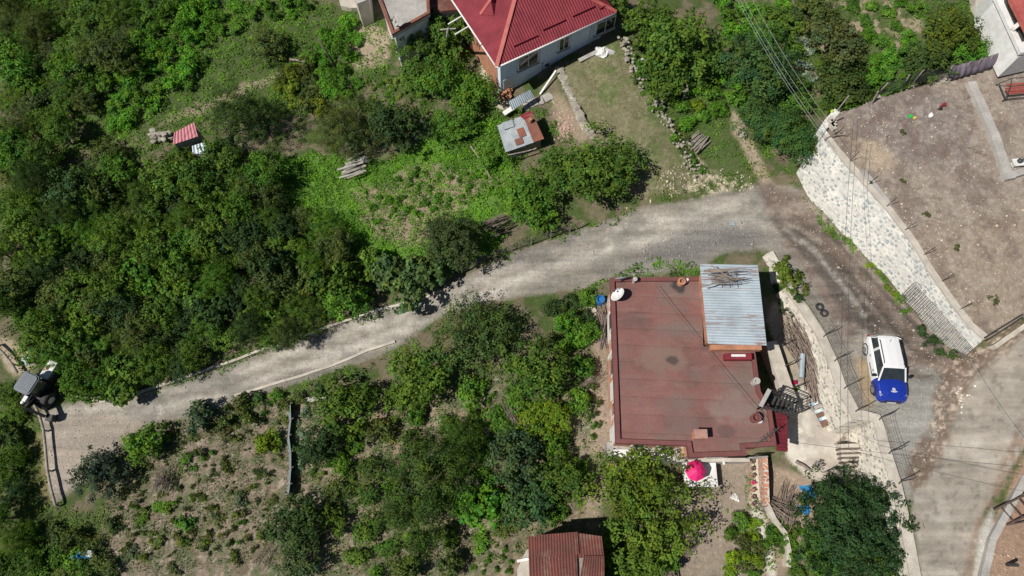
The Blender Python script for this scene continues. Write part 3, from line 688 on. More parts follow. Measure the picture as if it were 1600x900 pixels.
def roofmat():
    m, nt, b = newmat('roofing_felt')
    v = coords(nt)
    o = ramp(nt, noise(nt, v, .55, 6, .65), [(.30, (.125, .075, .066)), (.46, (.185, .085, .073)), (.70, (.215, .108, .094))])
    o = mixc(nt, ramp(nt, noise(nt, coords(nt, (.6, 1, 1)), .42, 5, .6), [(.50, 0), (.64, .8)]), o, (.155, .120, .105))
    # lap joints of the felt rolls every 1 m
    sp = nt.nodes.new('ShaderNodeSeparateXYZ'); nt.links.new(v, sp.inputs[0])
    a = nt.nodes.new('ShaderNodeMath'); a.operation = 'MULTIPLY_ADD'; nt.links.new(sp.outputs['X'], a.inputs[0]); a.inputs[1].default_value = .045; nt.links.new(sp.outputs['Y'], a.inputs[2])
    f = nt.nodes.new('ShaderNodeMath'); f.operation = 'FRACT'; nt.links.new(a.outputs[0], f.inputs[0])
    o = mixc(nt, 1.0, o, ramp(nt, f.outputs[0], [(0, .72), (.02, .78), (.035, 1.03), (.6, 1.0), (.97, .96), (1, .8)]), 'MULTIPLY')
    o = mixc(nt, 1.0, o, ramp(nt, noise(nt, v, 12, 6, .75), [(.3, .8), (.7, 1.16)]), 'MULTIPLY')
    o = mixc(nt, ramp(nt, noise(nt, coords(nt, (.35, 1.6, 1)), 1.1, 9, .75), [(.54, 0), (.66, .55)]), o, (.25, .15, .13))
    o = mixc(nt, ramp(nt, noise(nt, v, 2.3, 9, .8), [(.60, 0), (.68, .6)]), o, (.085, .06, .055))
    # the dried puddle in the middle and one by the lower edge
    def blob(px, py, r, col, o, sx_=1.0, op=.9):
        c = P(px, py, ZR); s = nt.nodes.new('ShaderNodeVectorMath'); s.operation = 'SUBTRACT'; nt.links.new(v, s.inputs[0]); s.inputs[1].default_value = (c.x, c.y, ZR)
        mp = nt.nodes.new('ShaderNodeMapping'); nt.links.new(s.outputs[0], mp.inputs[0]); mp.inputs['Scale'].default_value = (1 / r / sx_, 1 / r, 0)
        L = nt.nodes.new('ShaderNodeVectorMath'); L.operation = 'LENGTH'; nt.links.new(mp.outputs[0], L.inputs[0])
        ad = nt.nodes.new('ShaderNodeMath'); ad.operation = 'MULTIPLY_ADD'; nt.links.new(noise(nt, v, .9, 4), ad.inputs[0]); ad.inputs[1].default_value = 2.2; nt.links.new(L.outputs['Value'], ad.inputs[2])
        ring = ramp(nt, ad.outputs[0], [(1.28, op), (1.42, 0)] if False else [(.0, op), (.99, op), (1.0, 0)])
        d = nt.nodes.new('ShaderNodeMath'); d.operation = 'MULTIPLY_ADD'; nt.links.new(ad.outputs[0], d.inputs[0]); d.inputs[1].default_value = -2.6; d.inputs[2].default_value = 5.2; d.use_clamp = True
        k = nt.nodes.new('ShaderNodeMath'); k.operation = 'MULTIPLY'; nt.links.new(d.outputs[0], k.inputs[0]); k.inputs[1].default_value = op
        return mixc(nt, k.outputs[0], o, col)
    o = blob(1034, 553, 1.25, (.185, .125, .10), o, 1.35, .75)
    o = blob(1060, 650, 1.2, (.14, .11, .10), o, 1.3, .4)
    o = blob(1140, 640, 1.1, (.20, .17, .15), o, 1.8, .5)
    o = blob(1136, 672, .45, (.07, .05, .05), o, 1.3, .5)
    o = blob(1062, 445, .5, (.035, .03, .03), o, 1.3, .9)
    o = blob(1049, 563, .3, (.05, .04, .04), o, 1.6, .8)
    nt.links.new(o, b.inputs['Base Color']); b.inputs['Roughness'].default_value = .78; b.inputs['Specular IOR Level'].default_value = .3; bump(nt, b, noise(nt, v, 3, 6), .03, .4); return m
MT['felt'] = roofmat()
MT['palebrick2'] = M('pale_pink_brick', (.42, .24, .20), (.30, .16, .13), .9, 3)
MT['housewall'] = M('patched_brick_wall', (.50, .24, .14), (.40, .17, .10), .9, 1.6, dirt=((.62, .60, .57), .52))
slab = shrink(sx, .04); body = shrink(sx, .22)
mb = MB(); mb.prism(slab, ZR - .22, ZR); mb.build('roof', 'felt', house)
mb = MB(); mb.prism(body, -1.6, ZR - .223); mb.build('wall', 'housewall', house)
mb = MB(); 
inn = shrink(sx, .24); n = len(sx)
for i in range(n):
    j = (i + 1) % n
    a, b, c, d = sx[i], sx[j], inn[j], inn[i]
    if i in (1, 2): continue
    mb.prism([a, b, c, d], ZR - .26, ZR + .16)
mb.build('parapet', 'maroon', house)
# pale plaster patches and windows on the west wall, door on the south wall
def wallpt(a, b, t, z, off):
    a = Vector(a[:2]); b = Vector(b[:2]); d = (b - a).normalized(); nn = Vector((-d.y, d.x)); c = Vector((hc.x, hc.y)); 
    if (a.lerp(b, .5) + nn - c).length < (a.lerp(b, .5) - nn - c).length: nn = -nn
    p = a.lerp(b, t) + nn * off; return Vector((p.x, p.y, z)), d, nn
def panel(a, b, t0, t1, z0, z1, off, th, name, mat, par):
    p, d, nn = wallpt(a, b, t0, z0, off); q, _, _ = wallpt(a, b, t1, z0, off)
    pts = [(p.x, p.y), (q.x, q.y), (q.x + nn.x * th, q.y + nn.y * th), (p.x + nn.x * th, p.y + nn.y * th)]
    m = MB(); m.prism(pts, z0, z1); return m.build(name, mat, par)
wa, wb = body[0], body[11]
for t0, t1, z0, z1 in [(.15,.28,1.0,2.4),(.45,.58,.9,2.3),(.74,.84,1.0,2.2)]:
    fr = panel(wa, wb, t0, t1, z0, z1, .003, .06, 'window', 'white', house)
    panel(wa, wb, t0 + .015, t1 - .015, z0 + .1, z1 - .1, .064, .01, 'pane', 'glass', fr)
for t0, t1, z0, z1 in [(.12,.32,-.2,.9),(.40,.43,-.4,2.6),(.60,.72,.2,2.7),(.88,.99,-.5,2.5)]:
    panel(wa, wb, t0, t1, z0, z1, .002, .03, 'plaster_patch', 'white', house)
sa, sb = body[11], body[10]
for t0, t1 in [(.25,.45),(.62,.78)]:
    fr = panel(sa, sb, t0, t1, .6, 1.9, .003, .06, 'window', 'white', house)
    panel(sa, sb, t0 + .02, t1 - .02, .7, 1.8, .064, .01, 'pane', 'glass', fr)
panel(body[9], body[8], .1, .35, -.9, 1.3, .003, .05, 'door', 'wood', house)
panel(body[9], body[8], .5, .85, .3, 1.5, .003, .05, 'window', 'white', house)
# loft with corrugated roof
zl = 4.35
l0 = [P(1093,412,zl), P(1184,414,zl), P(1198,540,zl - .15), P(1106,537,zl - .15)]
lb = [Vector((p.x, p.y)) for p in l0]; lc = sum(lb, Vector((0, 0))) / 4; lbs = [lc + (p - lc) * .86 for p in lb]
mb = MB(); mb.prism([(p.x, p.y) for p in lbs], ZR - 3.4, zl - .22); mb.build('loft_wall', 'terracotta', house)
mb = MB(); mb.corr(l0[0], l0[3], l0[2], l0[1], pitch=.155, amp=.022, nv=4); rf = mb.build('loft_roof', 'tin', house)
m, nt, b = newmat('zinc_streaked')
v = coords(nt); o = ramp(nt, noise(nt, v, .7, 5), [(.35, (.36, .42, .46)), (.65, (.46, .53, .575))])
st_ = noise(nt, coords(nt, (.55, 6.5, 1)), 1.3, 6, .7)
rr = mixc(nt, 1.0, ramp(nt, st_, [(.50, 0), (.60, 1)]), ramp(nt, noise(nt, v, .45, 3), [(.42, .05), (.6, 1)]), 'MULTIPLY')
o = mixc(nt, rr, o, (.27, .17, .145))
# sheet joints
sp_ = nt.nodes.new('ShaderNodeSeparateXYZ'); nt.links.new(v, sp_.inputs[0]); f_ = nt.nodes.new('ShaderNodeMath'); f_.operation = 'FRACT'; a_ = nt.nodes.new('ShaderNodeMath'); a_.operation = 'MULTIPLY'; a_.inputs[1].default_value = 1.2; nt.links.new(sp_.outputs['Y'], a_.inputs[0]); nt.links.new(a_.outputs[0], f_.inputs[0])
o = mixc(nt, 1.0, o, ramp(nt, f_.outputs[0], [(0, .7), (.05, 1), (1, 1)]), 'MULTIPLY')
nt.links.new(o, b.inputs['Base Color']); b.inputs['Roughness'].default_value = .5; b.inputs['Metallic'].default_value = .2
MT['zincstreak'] = m; rf.data.materials[0] = m
# brick corner block and red box next to the loft
mb = MB(); a = P(1150,548,ZR); mb.box((a.x - .1, a.y + .1, ZR + .2), (2.9, .3, .38)); mb.build('brick_ledge', 'terracotta', house)
mb = MB(); a = P(1152,551,ZR + .5); mb.box((a.x, a.y - .25, ZR + .42), (1.5, .35, .4)); bx = mb.build('red_box', 'redmetal', house); mb = MB(); mb.box((a.x, a.y - .2, ZR + .63), (.8, .14, .015)); mb.build('white_strip', 'white', bx)
# small chimney at the lower edge with a mortared cap
c = P(1090,681,ZR); mb = MB(); mb.box((c.x, c.y, ZR + .32), (.62, .42, .66)); ch = mb.build('chimney', 'terracotta', house); mb = MB(); mb.box((c.x, c.y, ZR + .69), (.7, .5, .08)); mb.build('chimney_cap', 'palebrick2', ch)
c = P(1177,655,ZR); mb = MB(); mb.lathe([(.22,0),(.22,.45),(.28,.45),(.28,.52),(.18,.52),(.16,.3)], (c.x, c.y, ZR), 14); mb.build('vent_pipe', 'maroon', house)
mb = MB(); mb.lathe([(.13,0),(.13,.2)], (c.x + .3, c.y - .12, ZR), 12); mb.build('vent_cap', 'white', house)
c = P(1178,598,ZR); mb = MB(); mb.lathe([(.2,0),(.2,.5),(.1,.5),(.1,.4)], (c.x, c.y, ZR), 14); mb.build('vent_pipe', 'concrete', house)
c = P(1063,443,ZR); mb = MB(); mb.lathe([(.22,0),(.2,.35),(.24,.36),(.24,.42),(.13,.42),(.12,.2)], (c.x, c.y, ZR), 14); ck = mb.build('chimney_pot', 'terracotta', house)
mb = MB(); mb.beam((c.x + .3, c.y, ZR + .1), (c.x + .42, c.y + .25, ZR + .15), .14); mb.build('loose_brick', 'white', house)
c = P(990,441,ZR); mb = MB(); mb.lathe([(.1,0),(.1,.5),(.14,.5),(.14,.56)], (c.x, c.y, ZR), 10); mb.build('vent_pipe', 'concrete', house)
# flue with soot / thin mast lying over the lower right corner
a = P(1180,695,ZR + .3); b = P(1218,668,ZR + .6); mb = MB(); mb.beam(a, b, .05)
for k in range(5): p = a.lerp(b, .3 + k * .14); mb.beam(p + Vector((-.1, .14, .02)), p + Vector((.1, -.14, .02)), .025)
single(mb, 'television_aerial', 'metal_dark', 'dark television aerial leaning over the lower right corner of the brown roof', 'aerial')
# red porch roof
z = 2.3; mb = MB(); a, b, c, d = P(1211,644,z + .35), P(1213,704,z + .35), P(1231,706,z), P(1230,643,z)
mb.corr(d, c, b, a, pitch=.2, amp=.018); po = mb.build('porch_roof', 'redmetal', house)
# lower ledge and pipes south of the house
q = [P(950,702,.6), P(1070,716,.6)]; mb = MB(); wallstrip(mb, [P(948,716,.2), P(1070,722,.2)], lambda x, y, t: .35, lambda x, y, t: -1.4, .9, 1, 0, 1)
mb.build('terrace_slab', 'concrete', house)
mb = MB(); mb.prism([tuple(P(1074,722,.2))[:2], tuple(P(1170,722,.2))[:2], tuple(P(1170,716,.2))[:2], tuple(P(1074,716,.2))[:2]], -1.5, .35); mb.build('doorstep', 'concrete_light', house)

# things standing on the ledge and roof
def dish(px, py, z, r, az, el, label, mat='white'):
    c = P(px, py, z); t = thing('satellite_dish', label, 'satellite dish', (c.x, c.y, z))
    m_ = Matrix.Rotation(az, 3, 'Z') @ Matrix.Rotation(el, 3, 'Y')
    mb = MB(); o = c + Vector((0, 0, .55))
    pr = [(r * k / 6, .22 * r * (k / 6) ** 2) for k in range(1, 7)]; pr += [(x, y - .02) for x, y in pr[::-1]]
    mb.lathe(pr, o, 22, m_); mb.build('reflector', mat, t, smooth=True)
    mb = MB(); mb.beam(c, o, .05); mb.beam(c + Vector((-.25, 0, .03)), c + Vector((.25, 0, .03)), .05); mb.build('mount', 'metal_dark', t)
    mb = MB(); tip = o + m_ @ Vector((0, 0, r * .9)); mb.tube([o + m_ @ Vector((0, -r, .2 * r)), tip], .018, 5); mb.box(tip, (.09, .09, .12)); mb.build('feed_arm', 'metal_dark', t)
dish(964,466,ZR,.46,math.radians(150),math.radians(48),'white satellite dish on the left edge of the brown roof')
dish(970,441,ZR,.42,math.radians(100),math.radians(70),'grey mesh satellite dish on the upper left corner of the brown roof','tin')
dish(622,42,4.3,.4,math.radians(200),math.radians(55),'dark satellite dish on the corner of the grey concrete roof','concrete')

# ------------------------------------------------------------------ red-roofed house
ze = 4.3
A = P(776,104,ze); B = P(963,19,ze); u = Vector((B.x - A.x, B.y - A.y, 0)); Lr = u.length; u.normalize(); v_ = Vector((-u.y, u.x, 0))
Dp = 9.4; rh = 2.3
gz = -.2
rhs = thing('hipped_roof_house', 'pale blue rendered house under a bright red hipped sheet metal roof', 'house', tuple(A.lerp(B, .5) + v_ * Dp / 2 - Vector((0, 0, ze))))
def RP(a, b, h=0): return A + u * a + v_ * b + Vector((0, 0, h))
ins = .55
q = [RP(ins, ins), RP(Lr - ins, ins), RP(Lr - ins, Dp - ins), RP(ins, Dp - ins)]
mb = MB(); mb.prism([(p.x, p.y) for p in q], -1.2, ze - .06); mb.build('wall', 'whitewash', rhs)
# brick base at the left corner
mb = MB(); q = [RP(ins - .03, ins + .4), RP(ins - .03, Dp - ins), RP(ins + .3, Dp - ins), RP(ins + .3, ins + .4)]; mb.prism([(p.x, p.y) for p in q], -1.1, 3.2); mb.build('side_wall', 'terracotta', rhs)
hw = Dp / 2
# roof slopes; ridges run up the slopes
def slope(e0, e1, r1, r0, name='roof_slope'):
    """eave e0-e1 below ridge r0-r1 (triangle or trapezoid), corrugated by rows clipped to the hips"""
    e0, e1, r0, r1 = map(Vector, (e0, e1, r0, r1)); d = (e1 - e0); L = d.length; d.normalize()
    up = ((r0 + r1) / 2 - (e0 + e1) / 2); up -= d * up.dot(d); Hs = up.length; up.normalize(); nn = d.cross(up).normalized()
    if nn.z < 0: nn = -nn
    a0 = (r0 - e0).dot(d); a1 = (r1 - e0).dot(d)
    n = int(L / .19) * 4; vs = []; fs = []
    for i in range(n + 1):
        s = L * i / n
        if s < a0: h = Hs * s / a0
        elif s > a1: h = Hs * (L - s) / (L - a1)
        else: h = Hs
        w = nn * ([-.022, .0, .022, .0][i % 4])
        vs += [e0 + d * s + w, e0 + d * s + up * h + w]
    m = len(vs); vs += [p - nn * .03 for p in vs]
    for i in range(n): a = 2 * i; fs += [(a, a + 2, a + 3, a + 1), (a + m, a + 1 + m, a + 3 + m, a + 2 + m), (a, a + m, a + 2 + m, a + 2)]
    mb = MB(); mb.add(vs, fs); return mb.build(name, 'redmetal', rhs), d, up, nn
slope(RP(0, 0), RP(Lr, 0), RP(Lr - hw, hw, rh), RP(hw, hw, rh))
lft, ld, lu, ln = slope(RP(0, Dp), RP(0, 0), RP(hw, hw, rh), RP(hw, hw, rh))
slope(RP(Lr, 0), RP(Lr, Dp), RP(Lr - hw, hw, rh), RP(Lr - hw, hw, rh))
slope(RP(Lr, Dp), RP(0, Dp), RP(hw, hw, rh), RP(Lr - hw, hw, rh))
for a, b in [((0, 0, 0), (hw, hw, rh)), ((Lr, 0, 0), (Lr - hw, hw, rh)), ((hw, hw, rh), (Lr - hw, hw, rh)), ((0, Dp, 0), (hw, hw, rh))]:
    mb = MB(); mb.beam(RP(*a) + Vector((0, 0, .05)), RP(*b) + Vector((0, 0, .05)), .26, .07); mb.build('ridge_cap', 'redtrim', rhs)
for a, b in [((0, 0), (Lr, 0)), ((0, 0), (0, Dp))]:
    mb = MB(); mb.tube([RP(a[0], a[1], -.08), RP(b[0], b[1], -.08)], .07, 8); mb.build('gutter', 'white', rhs, smooth=True)
# snow guards on the front slope
sl = rh / hw
for a0, a1, bb in [(1.6, 3.4, .62), (3.9, 5.6, .78), (6.2, 7.9, .80), (8.2, Lr - .6, .55)]:
    mb = MB(); mb.beam(RP(a0, bb, bb * sl + .09), RP(a1, bb, bb * sl + .09), .10, .12); mb.build('snow_guard', 'redmetal', rhs)
# roof hatch on the left slope
c0 = RP(1.35, 3.7, 1.35 * sl + .03)
mb = MB(); k = [RP(.9, 3.9, .9 * sl + .06), RP(2.35, 4.3, 2.35 * sl + .06), RP(1.5, 3.1, 1.5 * sl + .06), RP(1.7, 3.9, 1.7 * sl + .55)]
mb.add(k, [(0, 2, 3), (2, 1, 3), (1, 0, 3), (0, 1, 2)]); ht = mb.build('roof_hatch', 'redmetal', rhs)
mb = MB(); mb.beam(k[0], k[3], .22, .05); mb.beam(k[3], k[1], .16, .05); mb.build('hatch_trim', 'redtrim', ht)
# windows on the front wall
def fw(a0, a1, z0, z1, name, mat, off=.0, th=.06, par=rhs):
    p0 = RP(a0, ins - off - th, 0); p1 = RP(a1, ins - off - th, 0); p2 = RP(a1, ins - off, 0); p3 = RP(a0, ins - off, 0)
    m = MB(); m.prism([(p.x, p.y) for p in (p0, p1, p2, p3)], z0, z1); return m.build(name, mat, par)
def win(a0, a1, z0, z1, shut=None):
    w = fw(a0, a1, z0, z1, 'window', 'white', .003, .07); mid = (a0 + a1) / 2
    fw(a0 + .08, mid - .04, z0 + .08, z1 - .08, 'pane', 'glass', .075, .01, w); fw(mid + .04, a1 - .08, z0 + .08, z1 - .08, 'pane', 'glass', .075, .01, w)
    fw(a0 - .08, a1 + .08, z0 - .09, z0 - .005, 'sill', 'concrete', .004, .16, w)
    if shut: fw(shut[0], shut[1], z0, z1 + .05, 'shutter', 'whitewash', .003, .05)
win(1.9, 3.5, 2.1, 3.4, (3.6, 4.1)); win(5.1, 5.95, 2.2, 3.4, (6.05, 6.75)); win(8.1, 9.7, 2.1, 3.3)
mb = MB(); p = RP(7.75, ins - .08); mb.tube([(p.x, p.y, ze - .15), (p.x, p.y, 1.3)], .05, 8); mb.build('drainpipe', 'white', rhs, smooth=True)
mb = MB(); p = RP(3.9, ins - .04); mb.tube([(p.x, p.y, 1.8), (p.x, p.y, .9), (p.x - .5, p.y - .2, .3)], .025, 6); mb.build('cable', 'metal_dark', rhs)
fw(.75, 1.5, -.2, 1.8, 'door', 'white', .003, .05)
fw(4.1, 4.4, 1.2, 1.4, 'meter_box', 'metal_dark', .003, .1)
for bz in (4.3, 5.3):
    mb = MB(); mb.beam(RP(.4, bz, -.6), RP(-1.0, bz - .2, -.6), .08); mb.build('wall_bracket', 'white', rhs)
# lean-to at the left corner
mb = MB(); a, b, c, d = P(795,158,1.6), P(828,140,1.6), P(835,152,1.2), P(800,172,1.2)
mb.corr(d, c, b, a, pitch=.15, amp=.02); 
o = single(mb, 'corrugated_sheet', 'tin', 'grey corrugated sheet leaning at the foot of the blue house corner', 'sheet')
mb = MB(); mb.beam(P(787,178,.7), P(802,168,.8), .35, .08); single(mb, 'board', 'white', 'short white board beside the grey corrugated sheet', 'board')
mb = MB(); mb.beam(P(844,147,.6), P(869,110,1.9), .12, .10); single(mb, 'plank', 'white', 'long white plank leaning against the foot of the blue house', 'plank')
mb = MB(); mb.beam(P(862,138,.55), P(873,160,.5), .75, .06); single(mb, 'door_panel', 'concrete_light', 'old pale door panel lying in the grass beside the terrace wall', 'panel')
for i, (x, y) in enumerate([(822,168),(829,163),(836,160),(845,158),(853,154),(859,151)]):
    g = G(x, y); mb = MB(); mb.box((g.x, g.y, g.z + .04), (.33, .62, .1), R.uniform(.2, .5)); single(mb, 'stepping_stone', 'concrete', 'grey stepping slab in the row leading from the blue house to the door panel', 'slab', 'stepping slabs in a row')
mb = MB()
for i in range(40):
    g = G(790 + R.uniform(-9, 9), 148 + R.uniform(-12, 10)); mb.box((g.x, g.y, g.z + R.uniform(.05, .5)), (.24, .14, .12), R.uniform(0, 3))
single(mb, 'brick_pile', 'terracotta', 'heap of loose orange bricks at the left corner of the blue house', 'brick pile')

# ------------------------------------------------------------------ grey concrete-roofed house and neighbours at the top edge
z = 4.0
pts = [P(588,-12,z), P(612,55,z), P(622,50,z) if False else P(640,44,z), P(700,20,z), P(690,-30,z), P(640,-60,z)]
pts = [P(588,-10,z), P(613,56,z), P(672,22,z), P(668,-60,z), P(590,-60,z)]
gh = thing('concrete_roof_house', 'small house with a stained grey concrete flat roof and white side wall', 'house', (pts[1].x, pts[1].y, .3))
xy = [(p.x, p.y) for p in pts]; mb = MB(); mb.prism(xy, z - .25, z); mb.build('roof', 'concrete', gh)
sy = shrink(xy, .2); mb = MB(); mb.prism(sy, -.4, z - .253); mb.build('wall', 'white', gh)
inn = shrink(xy, .2); mb = MB()
for i in range(5):
    j = (i + 1) % 5; mb.prism([xy[i], xy[j], inn[j], inn[i]], z + .002, z + .14)
mb.build('parapet', 'rust', gh)
xy = [tuple(P(a, b, 3.4))[:2] for a, b in [(670,-40),(672,10),(690,17),(722,14),(730,10),(718,-60)]]
bh = thing('lean_to', 'brown roofed extension squeezed between the grey concrete roof and the red roof', 'extension', (xy[2][0], xy[2][1], .4))
mb = MB(); mb.prism(xy, 3.2, 3.4); mb.build('roof', 'rustbrown', bh); mb = MB(); mb.prism(shrink(xy, .15), 0, 3.197); mb.build('wall', 'concrete', bh)
xy = [tuple(P(a, b, 2.6))[:2] for a, b in [(546,-30),(553,-4),(558,6),(575,-1),(572,-40)]]
ph = thing('outbuilding', 'small pale pink outbuilding cut by the top edge left of the concrete roof', 'outbuilding', (xy[2][0], xy[2][1], .2))
mb = MB(); mb.prism(xy, -.3, 2.5); mb.build('wall', 'pinkwall' if 'pinkwall' in MT else 'concrete_light', ph); mb = MB(); mb.prism([( x, y) for x, y in xy], 2.503, 2.6); mb.build('roof', 'concrete', ph)
mb = MB(); xy = [tuple(P(a, b, .5))[:2] for a, b in [(527,-10),(532,8),(548,12),(566,10),(572,4),(560,-12)]]; mb.prism(xy, -.2, .45); single(mb, 'doorstep', 'concrete_light', 'pale concrete step at the top edge beside the pink outbuilding', 'step')

# ------------------------------------------------------------------ white house at the top right corner
z0 = 4.1
wh = thing('white_house', 'white house with a red roof and raised terrace at the top right corner', 'house', tuple(P(1600,40,z0)))
t1 = [P(1526,-30,z0 + .25), P(1524,6,z0 + .25), P(1552,78,z0 + .25), P(1566,94,z0 + .25), P(1640,76,z0 + .25), P(1700,-30,z0 + .25)]
mb = MB(); mb.prism([(p.x, p.y) for p in t1], 1.5, z0 + .25); mb.build('terrace', 'concrete_light', wh)
w_ = [P(1560,-30,6.6), P(1556,0,6.6), P(1597,84,6.6), P(1660,70,6.6), P(1720,-60,6.6)]
mb = MB(); mb.prism([(p.x, p.y) for p in w_], z0 + .253, 6.3); mb.build('wall', 'white', wh)
r_ = [P(1578,-30,7.4), P(1580,-2,7.4), P(1612,60,7.4), P(1720,30,7.4), P(1720,-60,7.4)]
mb = MB(); mb.prism([(p.x, p.y) for p in r_], 7.1, 7.4); mb.build('roof', 'redtrim', wh)
w2_ = [P(1572,-30,6.5), P(1572,0,6.5), P(1600,62,6.5), P(1700,40,6.5), P(1700,-40,6.5)]
mb = MB(); mb.prism([(p.x, p.y) for p in w2_], 6.303, 7.09); mb.build('upper_wall', 'metal_dark', wh)
mb = MB(); a, b = P(1556,-4,6.6), P(1597,84,6.6); mb.beam(a, b, .3, .25); mb.build('balcony_edge', 'white', wh)
mb = MB(); mb.beam(P(1583,45,6.9), P(1598,32,6.9), .25, .2); mb.build('beam', 'white', wh)
mb = MB(); g = P(1566,41,z0 + .25); mb.box((g.x, g.y, z0 + .5), (.55, .75, .45), .4); mb.build('white_box', 'white', wh)

# ------------------------------------------------------------------ the white and blue car
def loft(mb, secs, close=True):
    """secs: list of rings (same length)"""
    n = len(secs[0]); vs = [p for s in secs for p in s]; fs = []
    for i in range(len(secs) - 1):
        for j in range(n):
            a = i * n + j; b = i * n + (j + 1) % n; fs.append((a, b, b + n, a + n))
    fs.append(tuple(range(n))[::-1]); fs.append(tuple((len(secs) - 1) * n + j for j in range(n)))
    return mb.add(vs, fs)
MT['carwhite'] = plain('car_white_paint', (.70, .70, .70), .3)
MT['carblue'] = plain('car_blue_paint', (.010, .030, .27), .3)
MT['trim'] = M('black_trim', (.02, .02, .022), (.015, .015, .016), .4, 3, bmp=0, objc=True)
MT['alloy'] = M('grey_alloy', (.42, .42, .42), (.3, .3, .3), .35, 3, metal=.6, bmp=0, objc=True)
cf = P(1393,626,2.75); cr = P(1376,528,2.45); 
cd = Vector((cf.x - cr.x, cf.y - cr.y, 0)).normalized(); rz = math.atan2(cd.y, cd.x)
g = G(1388,583); 
car = thing('parked_car', 'white estate car with a blue bonnet parked on the gravel verge', 'car', (g.x, g.y, g.z + .03), rz=rz)
car.location.x = (cf.x + cr.x) / 2 - .05; car.location.y = (cf.y + cr.y) / 2; car.location.z = H(car.location.x, car.location.y) + .04
car.rotation_euler = Vector((0, 0, 0)); 
sl_ = (H(car.location.x + cd.x * 1.3, car.location.y + cd.y * 1.3) - H(car.location.x - cd.x * 1.3, car.location.y - cd.y * 1.3)) / 2.6
car.rotation_euler = (0, -math.atan(sl_), rz); car.scale = (.91, .93, .93); car.location.x -= .2; car.location.y -= .18
def ring(x, w, zb, zt, sh=.12):
    # body cross-section: rocker, door bulge, shoulder
    return [(x, -w * .86, zb), (x, -w, zb + .12), (x, -w * 1.0, zb + (zt - zb) * .62), (x, -w * .95, zt - .06), (x, -w * .86, zt), (x, -w * .4, zt + sh * .35), (x, w * .4, zt + sh * .35), (x, w * .86, zt), (x, w * .95, zt - .06), (x, w, zb + (zt - zb) * .62), (x, w, zb + .12), (x, w * .86, zb)]
mb = MB(); loft(mb, [ring(-2.14,.72,.42,.80), ring(-2.08,.84,.30,.98), ring(-1.85,.90,.26,1.04), ring(-1.2,.91,.24,1.05), ring(0,.905,.24,1.04), ring(.78,.905,.24,1.03)])
mb.build('body', 'carwhite', car, smooth=False, bev=.03)
mb = MB(); loft(mb, [ring(.785,.907,.24,1.03), ring(1.2,.915,.26,1.03,.18), ring(1.65,.90,.28,.97,.2), ring(1.92,.85,.30,.88,.16), ring(2.08,.80,.34,.76,.12), ring(2.15,.74,.38,.66,.08)])
mb.build('bonnet', 'carblue', car, bev=.03)
# cabin: glasshouse and roof
def cab(x, wb, wt, z0, z1): return [(x[0], -wb, z0), (x[1], -wt, z1), (x[1], wt, z1), (x[0], wb, z0)]
gv = [(-2.0,.80),(-1.72,.66),(.30,.66),(1.02,.76)]
mb = MB()
